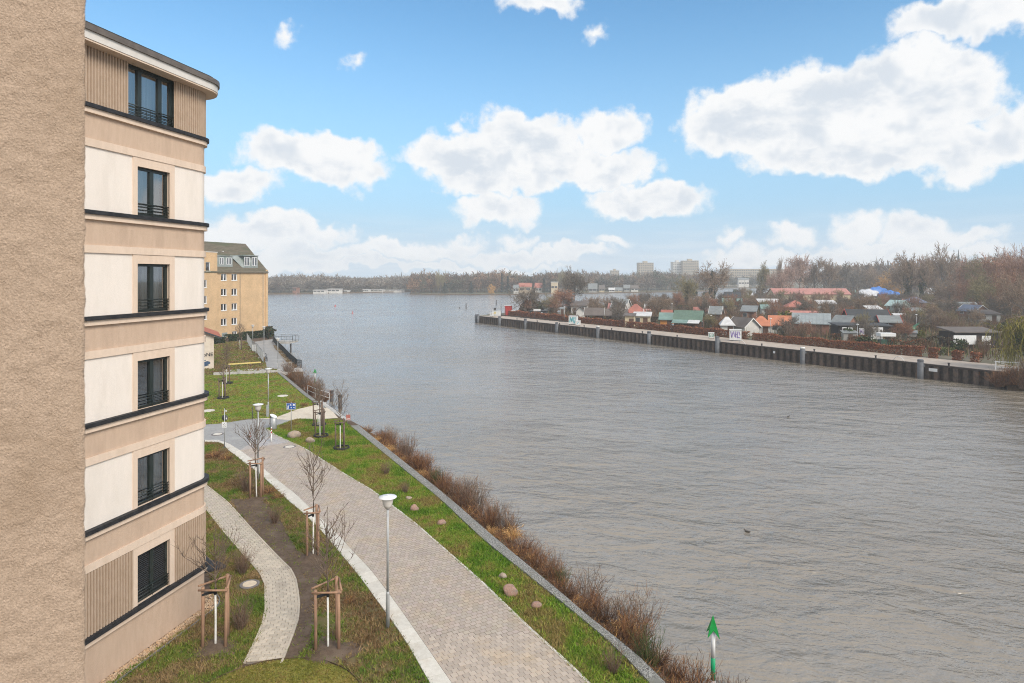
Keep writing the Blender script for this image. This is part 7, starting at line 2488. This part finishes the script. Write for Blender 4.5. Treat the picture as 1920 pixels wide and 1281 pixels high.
# undergrowth of the gardens as one mass
n = 70000
P = scatter(gp, n, np.random.default_rng(31))
rg = np.random.default_rng(32)
keep = np.ones(len(P), bool)
for a, b, r in foot:
    keep &= ((P[:, 0] - a) ** 2 + (P[:, 1] - b) ** 2) > (r * .8) ** 2
P = P[keep]; n = len(P)
T = np.zeros((n, 3, 3))
hh = rg.uniform(.25, 1.2, n) * np.where(rg.random(n) < .25, 1.8, 1)
a = rg.random(n) * 6.28
wv = np.stack([np.cos(a), np.sin(a)], 1) * rg.uniform(.03, .10, n)[:, None]
T[:, 0, :2] = P - wv; T[:, 1, :2] = P + wv; T[:, 2, :2] = P + rg.normal(size=(n, 2)) * .3
T[:, :2, 2] = ZQ - .02; T[:, 2, 2] = ZQ + hh
cl = np.array([(.15, .10, .065), (.19, .13, .08), (.13, .12, .05), (.10, .12, .04), (.22, .14, .08), (.11, .075, .05)])
tag(soup('undergrowth', T, cl[rg.integers(len(cl), size=n)] * rg.uniform(.7, 1.3, n)[:, None], MATS['twigs']), 'brown and green undergrowth between the garden houses', 'undergrowth', None, 'stuff')
# garden lamp posts and poles
for (px, yb, h, lab) in ((1608, 651, 3.6, 'thin quay lamp before the black shed'), (1718, 622, 3.4, 'pale garden lamp right of the green fence'), (1445, 632, 3.4, 'thin quay lamp before the orange roofed house'), (1260, 606, 4.6, 'white pole between the orange and the green roofed house'), (1333, 622, 3.2, 'thin quay lamp above the small graffiti box'), (1058, 603, 3.6, 'thin quay lamp left of the turquoise graffiti box')):
    p = G(px, yb, ZQ)
    root = thing('quay_lamp', lab, 'lamp post', p)
    MB().tube([(0, 0, -.05), (0, 0, h)], [.05, .035], 8).build('post', MATS['galv'], root)
    MB().lathe([(.05, h), (.22, h + .06), (.22, h + .12), (.05, h + .18)], 10).build('lamp_head', MATS['white_paint'], root)
for (px, yt, D, lab) in ((939.5, 572, 180, 'thin dark flag pole on the quay tip'), (947.5, 578, 182, 'thin short pole on the quay tip')):
    p = at(px, D, ZQ); h = H - (yt - YH) * D / F - ZQ
    root = thing('pole', lab, 'pole', p)
    MB().tube([(0, 0, -.05), (0, 0, h)], [.09, .06], 8).build('shaft', MATS['dark_pile'], root)
    MB().lathe([(.09, h), (.10, h + .08), (.02, h + .14)], 8).build('finial', MATS['dark_pile'], root)

# ------------------------------------------------------------------ buoys and stakes in the lake
def buoy(px, yw, s, lab, cone):
    p = G(px, yw, WZ)
    root = thing('red_buoy', lab, 'buoy', p, 0, 'red buoys')
    if cone:
        MB().lathe([(1.0 * s, -.3), (1.0 * s, .25 * s), (.55 * s, .9 * s), (.35 * s, 1.5 * s), (.1 * s, 1.6 * s)], 14).build('body', MATS['red_paint'], root)
    else:
        MB().lathe([(.8 * s, -.3), (.8 * s, .35 * s), (.5 * s, .5 * s)], 14).build('float', MATS['red_paint'], root)
        MB().lathe([(.22 * s, .5 * s), (.20 * s, 1.9 * s), (.05 * s, 1.95 * s)], 10).build('body', MATS['red_paint'], root)
    MB().tube([(0, 0, 1.5 * s), (0, 0, 2.3 * s)], .06 * s, 6).build('staff', MATS['red_paint'], root)
buoy(628.5, 574.5, .42, 'small red cone buoy, farther of the two', True)
buoy(661, 587.5, .40, 'small red spar buoy, nearer of the two', False)
for i, (px, y0, y1) in enumerate(((874, 569.5, 578.5), (930.5, 563, 571), (1031, 557, 564), (1098.5, 554, 560), (1134, 563, 568), (1172, 551, 556), (862, 576, 578.5))):
    p = G(px, y1, WZ); h = (y1 - y0) * p.y / F
    root = thing('lake_stake', 'dark stake in the lake, number %s from the left' % ('two', 'three', 'four', 'five', 'six', 'seven', 'one')[i], 'stake', p, 0, 'dark stakes in the lake')
    MB().tube([(0, 0, -1), (0, 0, h)], .22, 8).build('shaft', MATS['dark_pile'], root)
    MB().lathe([(.23, h), (.23, h + .08), (.1, h + .14)], 8).build('cap', MATS['dark_pile'], root)
# ------------------------------------------------------------------ far shores
def shore(name, pts, dist_out):
    o = sheet(name, pts, -1.2, MATS['far_ground'])
    mb = MB()
    for a, b in zip(pts, pts[1:]):
        mb.face([(a[0], a[1], -1.2), (b[0], b[1], -1.2), (b[0], b[1], WZ - .5), (a[0], a[1], WZ - .5)])
    mb.build('shore_edge', MATS['bank_soil'], o)
    return o
SH1 = [at(-200, 430), at(300, 445), at(500, 462), at(580, 482), at(680, 500), at(790, 545), at(900, 640), at(1060, 700), at(1340, 700), at(1450, 690)]
shore('far_shore', SH1 + [Vector((900, 760, 0)), Vector((2400, 2000, 0)), Vector((2400, 4000, 0)), Vector((-2400, 4000, 0)), Vector((-2400, 900, 0))], 0)
SH2 = [at(768, 470), at(800, 455), at(900, 448), at(965, 452), at(1010, 470), at(1060, 500), at(1095, 480), at(1150, 495), at(1200, 508), at(1260, 525), at(1330, 560), at(1345, 690), at(1050, 690), at(900, 630), at(790, 520)]
shore('wooded_point', SH2 + [SH2[0]], 0)

FARC = {5: [(.15, .11, .08), (.12, .09, .068), (.18, .13, .09)], 4: [(.27, .235, .20), (.23, .205, .18), (.31, .26, .215)], 0: [(.20, .155, .12), (.15, .125, .10), (.24, .19, .145)], 1: [(.25, .17, .115), (.29, .195, .125), (.20, .14, .10)], 2: [(.12, .13, .08), (.10, .11, .07), (.15, .145, .095)], 3: [(.31, .185, .11), (.25, .15, .095), (.34, .22, .15)]}  # palest set has the left shore's haze mixed into its colour
rgF = np.random.default_rng(61)
FPROTO = []
for v in range(6):
    T, C, limbs = real_tree(rgF, 10, (8, 7, 9, 6.5, 8, 9)[v], 1.6, [(1, 1, 1), (.8, .8, .8), (1.2, 1.2, 1.2)], n1=8, n2=6, n3=8, n4=0, up=.5, w=3.0)
    # widen thin ribbons so that they still cover something half a kilometre away
    m = T.mean(1, keepdims=True)
    T = m + (T - m) * np.array([1.35, 1.35, 1.0])
    FPROTO.append((T, C))
def wood(name, lab, spots):
    """one far-off mass of bare trees"""
    TT = []; CC = []
    for (x, y, h, w, ci) in spots:
        T, C = FPROTO[rgF.integers(6)]
        a = rgF.random() * 6.28
        ca, sa = math.cos(a), math.sin(a)
        R2 = np.array([[ca, -sa, 0], [sa, ca, 0], [0, 0, 1]])
        t = (T @ R2.T) * np.array([w / 8, w / 8, h / 10]) + np.array([x, y, -1.3])
        TT.append(t)
        base = np.array(FARC[ci][rgF.integers(3)])
        CC.append(C * base * rgF.uniform(.85, 1.15))
        # trunk
        q = np.array([(-.25, 0, 0), (.25, 0, 0), (0, 0, h * .7)]) + np.array([x, y, -1.3])
        TT.append(q[None]); CC.append((base * .8)[None])
    o = soup(name, np.concatenate(TT), np.concatenate(CC), MATS['twigs'])
    return tag(o, lab, 'wood', None, 'stuff')
def row(px0, px1, D0, D1, n, ytop, jit, cis, w=(7, 13), rows=3, dd=16):
    out = []
    for i in range(n):
        f = (i + rgF.uniform(-.4, .4)) / n
        k = i % rows
        D = D0 + (D1 - D0) * f + 5 + k * dd + rgF.uniform(-4, 4)
        px = px0 + (px1 - px0) * f
        yt = (ytop(px) if callable(ytop) else ytop) + rgF.normal() * jit
        h = H - (yt - YH) * D / F + 1.3
        h *= (.78 if k == 0 else 1.0)
        p = at(px, D)
        out.append((p.x, p.y, max(4, h), rgF.uniform(*w), int(rgF.choice(cis))))
    return out
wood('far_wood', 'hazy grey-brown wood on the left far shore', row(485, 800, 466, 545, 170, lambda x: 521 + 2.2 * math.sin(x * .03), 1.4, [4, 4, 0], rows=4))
wood('far_wood', 'brown wood on the point in the middle of the far shore', row(772, 1075, 474, 500, 160, lambda x: 516 + 2.5 * math.sin(x * .045 + 1) + (3 if x < 790 else 0), 2.2, [5, 5, 2, 3], rows=4))
wood('far_wood', 'bluish brown wood behind the far shore houses', row(1060, 1340, 515, 580, 140, lambda x: 515.5 + 2.5 * math.sin(x * .05), 2.0, [0, 0, 1, 2], rows=4))
wood('far_wood', 'pale wood at the end of the lake before the long slab building', row(1330, 1470, 715, 720, 40, 520, 2.5, [0, 2], rows=3))
wood('far_wood', 'dense brown wood behind the gardens at the right', row(1560, 2060, 470, 330, 190, lambda x: 503 - (x - 1560) * .03, 4.0, [0, 1, 3, 1, 0], w=(9, 15), rows=4, dd=22))
wood('far_wood', 'low reddish thicket at the right edge behind the gardens', row(1770, 2060, 245, 170, 60, lambda x: 541 - (x - 1770) * .04, 5.0, [1, 3, 3, 0], w=(6, 11), rows=3, dd=12))
# conifers and coloured trees that stand out on the far point
def conifer(px, D, yt, wpx, lab, c=((.03, .045, .035), (.04, .058, .042), (.025, .036, .03))):
    b = at(px, D, -1.3)
    h = H - (yt - YH) * D / F + 1.3; w = wpx * D / F
    root = thing('conifer_tree', lab, 'tree', b)
    MB().tube([(0, 0, -.3), (0, 0, h * .95)], [.3, .06], 6).build('trunk', MATS['bark_grey'], root)
    T = []; C = []
    for i in range(620):
        z = rgF.random() ** .8 * .95 + .05
        r = w / 2 * (1.02 - z) * (.35 + .65 * rgF.random() ** .5) * (1 + .18 * math.sin(z * 31))
        a = rgF.random() * 6.28
        p = np.array([r * math.cos(a), r * math.sin(a), z * h])
        d = np.array([math.cos(a), math.sin(a), -.35]) * .8
        s = np.array([-math.sin(a), math.cos(a), 0]) * .4
        T.append((p - d, p + s, p + d)); C.append(np.array(c[rgF.integers(3)]) * rgF.uniform(.7, 1.3))
    soup('crown', np.array(T), np.array(C), MATS['evergreen'], root)
for (px, D, yt, w, lab) in ((952, 458, 518, 16, 'dark conifer on the far point left of the red roofed houses'), (941, 470, 511, 6, 'thin pointed conifer on the far point'), (883, 456, 528, 14, 'dark spruce low on the far point'), (1020, 478, 521, 18, 'dark evergreen beside the beige cube house'), (834, 462, 530, 14, 'dark evergreen at the left of the far point'), (996, 474, 522, 12, 'dark evergreen behind the red roofs')):
    conifer(px, D, yt, w, lab)
tree(921, 456, 534, 14, 'gold', 2, 'small orange tree at the water of the far point', z0=-1.3)
tree(826, 470, 511, 16, 'olive', 0, 'taller round tree sticking out of the far point wood', z0=-1.3)
tree(1053, 490, 509, 14, 'olive', 0, 'round topped tree above the beige cube house', z0=-1.3)
# far houses
def far_house(px0, px1, D, ywb, yeave, yridge, wallm, roofm, lab, yaw=-8, flat=False, wins=2):
    a, b = at(px0, D), at(px1, D)
    z0 = -1.25; ze = H - (yeave - YH) * D / F; zr = H - (yridge - YH) * D / F
    c = (a + b) / 2; c.z = z0
    L = (b.x - a.x); dp = max(6.0, L * .6)
    root = thing('far_house', lab, 'house', c, math.radians(yaw))
    hx, hy = L / 2, dp / 2
    MB().box((-hx, -hy, -.5), (hx, hy, ze - z0)).build('wall', MATS[wallm], root)
    if flat:
        MB().box((-hx - .3, -hy - .3, ze - z0 + .01), (hx + .3, hy + .3, ze - z0 + .4)).build('roof', MATS[roofm], root)
    else:
        mb = MB()
        for s in (-1, 1):
            mb.face([(-hx - .5, s * (hy + .5), ze - z0 - .3), (hx + .5, s * (hy + .5), ze - z0 - .3), (hx + .5, 0, zr - z0), (-hx - .5, 0, zr - z0)])
        for s in (-1, 1):
            mb.face([(s * hx, -hy, ze - z0), (s * hx, hy, ze - z0), (s * hx, 0, zr - z0 - .2)])
        mb.build('roof', MATS[roofm], root)
    hh = ze - z0
    for k in range(wins):
        x = -hx + L * (k + .5) / wins
        w = min(1.4, L / wins * .4)
        MB().box((x - w, -hy - .06, hh * .45), (x + w, -hy - .01, hh * .45 + min(1.5, hh * .35))).build('window', MATS['win_dark'], root)
    return root
for a in ((964, 972, 462, 549, 539, 534, 'w_white', 'r_grey', 'white house at the water of the far point'), (974, 997, 474, 546, 537, 530.5, 'w_tan', 'r_red', 'red roofed house on the far point, left one'), (1004, 1016, 482, 546, 539, 530.5, 'w_white', 'r_red', 'red roofed house on the far point, right one'),
          (1104, 1119, 492, 550, 541, 531.5, 'w_grey', 'r_grey', 'grey gabled villa on the far shore'), (1124, 1133, 500, 549, 541, 535, 'w_cream', 'r_brown', 'small cream house right of the grey villa'), (1142, 1152, 508, 548, 543, 539.5, 'w_white', 'r_white', 'low white house on the far shore, left one'),
          (1153, 1166, 510, 548, 544, 539, 'w_cream', 'r_grey', 'low cream house on the far shore, right one'), (1170, 1180, 512, 547, 540, 534, 'w_grey', 'r_grey', 'grey gabled house on the far shore'), (1183, 1196, 515, 546, 540, 535, 'w_white', 'r_brown', 'pale gabled house right of the grey gabled one'),
          (552, 559, 478, 548, 539, 538, 'w_brick', 'r_brown', 'small brick tower house on the left far shore'), (1384, 1394, 705, 534, 524, 521, 'w_white', 'r_grey', 'white villa at the far end of the lake, left one'), (1395, 1403, 708, 534, 524, 521.5, 'w_white', 'r_grey', 'white villa at the far end of the lake, right one')):
    far_house(*a)
far_house(1034, 1046, 486, 547, 529.5, 529, 'w_cream', 'sill', 'beige cube-shaped house on the far shore', flat=True, wins=2)
for i, (a, b, y0, y1, lab) in enumerate(((590, 612, 543.5, 547, 'low white boathouse on the left far shore, leftmost'), (616, 640, 541.5, 546, 'low white boathouse on the left far shore, second'), (648, 654, 544.5, 547.5, 'tiny white boathouse on the left far shore, third'), (683, 693, 542.5, 546.5, 'white boathouse on the left far shore, fourth'), (695, 720, 543, 546, 'long white boathouse on the left far shore, fifth'), (724, 756, 543.5, 546, 'long low white boathouse on the left far shore, rightmost'))):
    far_house(a, b, 482 + i * 9, 548, y0 + 1, y0, 'w_white', 'r_white', lab, flat=True, wins=3)
for (px, lab) in ((1340, 'a'), (1356, 'b'), (1378, 'c'), (1410, 'd')):
    pass

# ------------------------------------------------------------------ high-rises and spires on the skyline
pm('tower_tan', (.36, .31, .24), (.42, .365, .285), .3, .85)
pm('tower_pale', (.56, .55, .52), (.62, .61, .58), .3, .85)
pm('tower_win', (.10, .105, .11), (.16, .165, .17), .6, .25, spec=.6)
pm('slate', (.07, .085, .085), (.10, .115, .115), .5, .7)
def tower(px0, px1, D, ytop, lab, mat, floors, bays, yaw=0.0, depth=14, plant=True, name='tower_block'):
    a, b = at(px0, D), at(px1, D)
    c = (a + b) / 2; z0 = -1.3; c.z = z0
    h = H - (ytop - YH) * D / F - z0
    L = b.x - a.x
    root = thing(name, lab, 'tower block' if name == 'tower_block' else 'building', c, math.radians(yaw))
    MB().box((-L / 2, 0, -.5), (L / 2, depth, h)).build('wall', MATS[mat], root)
    fh = h / floors
    mb = MB()
    for k in range(floors):
        for j in range(bays):
            x = -L / 2 + L * (j + .5) / bays
            w = L / bays * .33
            mb.box((x - w, -.10, fh * k + fh * .32), (x + w, -.02, fh * k + fh * .78))
    o = mb.build('window', MATS['tower_win'], root); o['kind'] = 'stuff'
    mb = MB()
    for k in range(1, floors):
        mb.box((-L / 2 - .1, -.25, fh * k - .12), (L / 2 + .1, -.003, fh * k + .12))
    mb.build('floor_band', MATS[mat], root)
    MB().box((-L / 2 - .2, -.3, h + .01), (L / 2 + .2, depth + .2, h + .6)).build('parapet', MATS[mat], root)
    if plant:
        MB().box((-L * .15, depth * .2, h + .602), (L * .12, depth * .7, h + 3.0)).build('plant_room', MATS[mat], root)
    return root
tower(1197.5, 1225.5, 900, 493.5, 'tan tower block standing alone on the skyline', 'tower_tan', 13, 8)
tower(1262, 1281, 905, 492, 'pale left block of the twin tower on the skyline', 'tower_pale', 14, 6)
tower(1281, 1310, 895, 489.5, 'tan right block of the twin tower on the skyline', 'tower_tan', 15, 8)
tower(1146, 1161, 940, 508, 'small distant tower block left of the lone tower', 'tower_tan', 9, 5)
tower(1356, 1482, 800, 505.5, 'long low slab building behind the end of the lake', 'tower_tan', 7, 30, plant=False, name='slab_building')
tower(1575, 1700, 620, 499, 'long pale slab building behind the wood at the right', 'tower_pale', 8, 30, plant=False, name='slab_building')
tower(1855, 1925, 560, 484, 'pale slab building behind the trees at the right edge', 'tower_pale', 8, 20, plant=False, name='slab_building')
tower(1025, 1043, 760, 512.5, 'distant pinkish block above the far point wood', 'tower_tan', 9, 6, plant=False)
def spire(px, D, ytip, ybase, wpx, lab):
    c = at(px, D, -1.3)
    zt_ = H - (ytip - YH) * D / F + 1.3; zb_ = H - (ybase - YH) * D / F + 1.3
    w = wpx * D / F / 2
    root = thing('church_spire', lab, 'church spire', c, .3)
    MB().box((-w * .8, -w * .8, -.5), (w * .8, w * .8, zb_)).build('tower', MATS['w_brick'], root)
    MB().lathe([(w * 1.15, zb_ + .01), (w * .8, zb_ + (zt_ - zb_) * .18), (w * .35, zb_ + (zt_ - zb_) * .6), (.08, zt_)], 8, smooth=False).build('roof', MATS['slate'], root)
spire(1797, 470, 467.5, 494, 6.5, 'dark pointed church spire above the wood at the right')
spire(752.5, 640, 509.5, 522, 4.5, 'small dark church spire above the left far shore')

# ------------------------------------------------------------------ haze over the lake
hz = MB().box((-760, -60, WZ - 1.4), (1120, 1000, 42)).build('haze', None) if False else None
me = MB().box((-900, -66, WZ - 1.4), (1150, 1080, 40)).mesh('haze', MATS['water'])
me.materials.clear()
m = bpy.data.materials.new('haze'); m.use_nodes = True
t = NT(m.node_tree); m.node_tree.nodes.clear()
out = t.n('ShaderNodeOutputMaterial')
pv = t.n('ShaderNodeVolumePrincipled')
pv.inputs['Color'].default_value = (.93, .965, 1.0, 1)
pv.inputs['Density'].default_value = .00050
pv.inputs['Anisotropy'].default_value = 0.0
m.node_tree.links.new(pv.outputs[0], out.inputs['Volume'])
me.materials.append(m)
o = bpy.data.objects.new('haze', me); COL.objects.link(o); o['kind'] = 'stuff'; o['label'] = 'pale haze in the air over the lake'
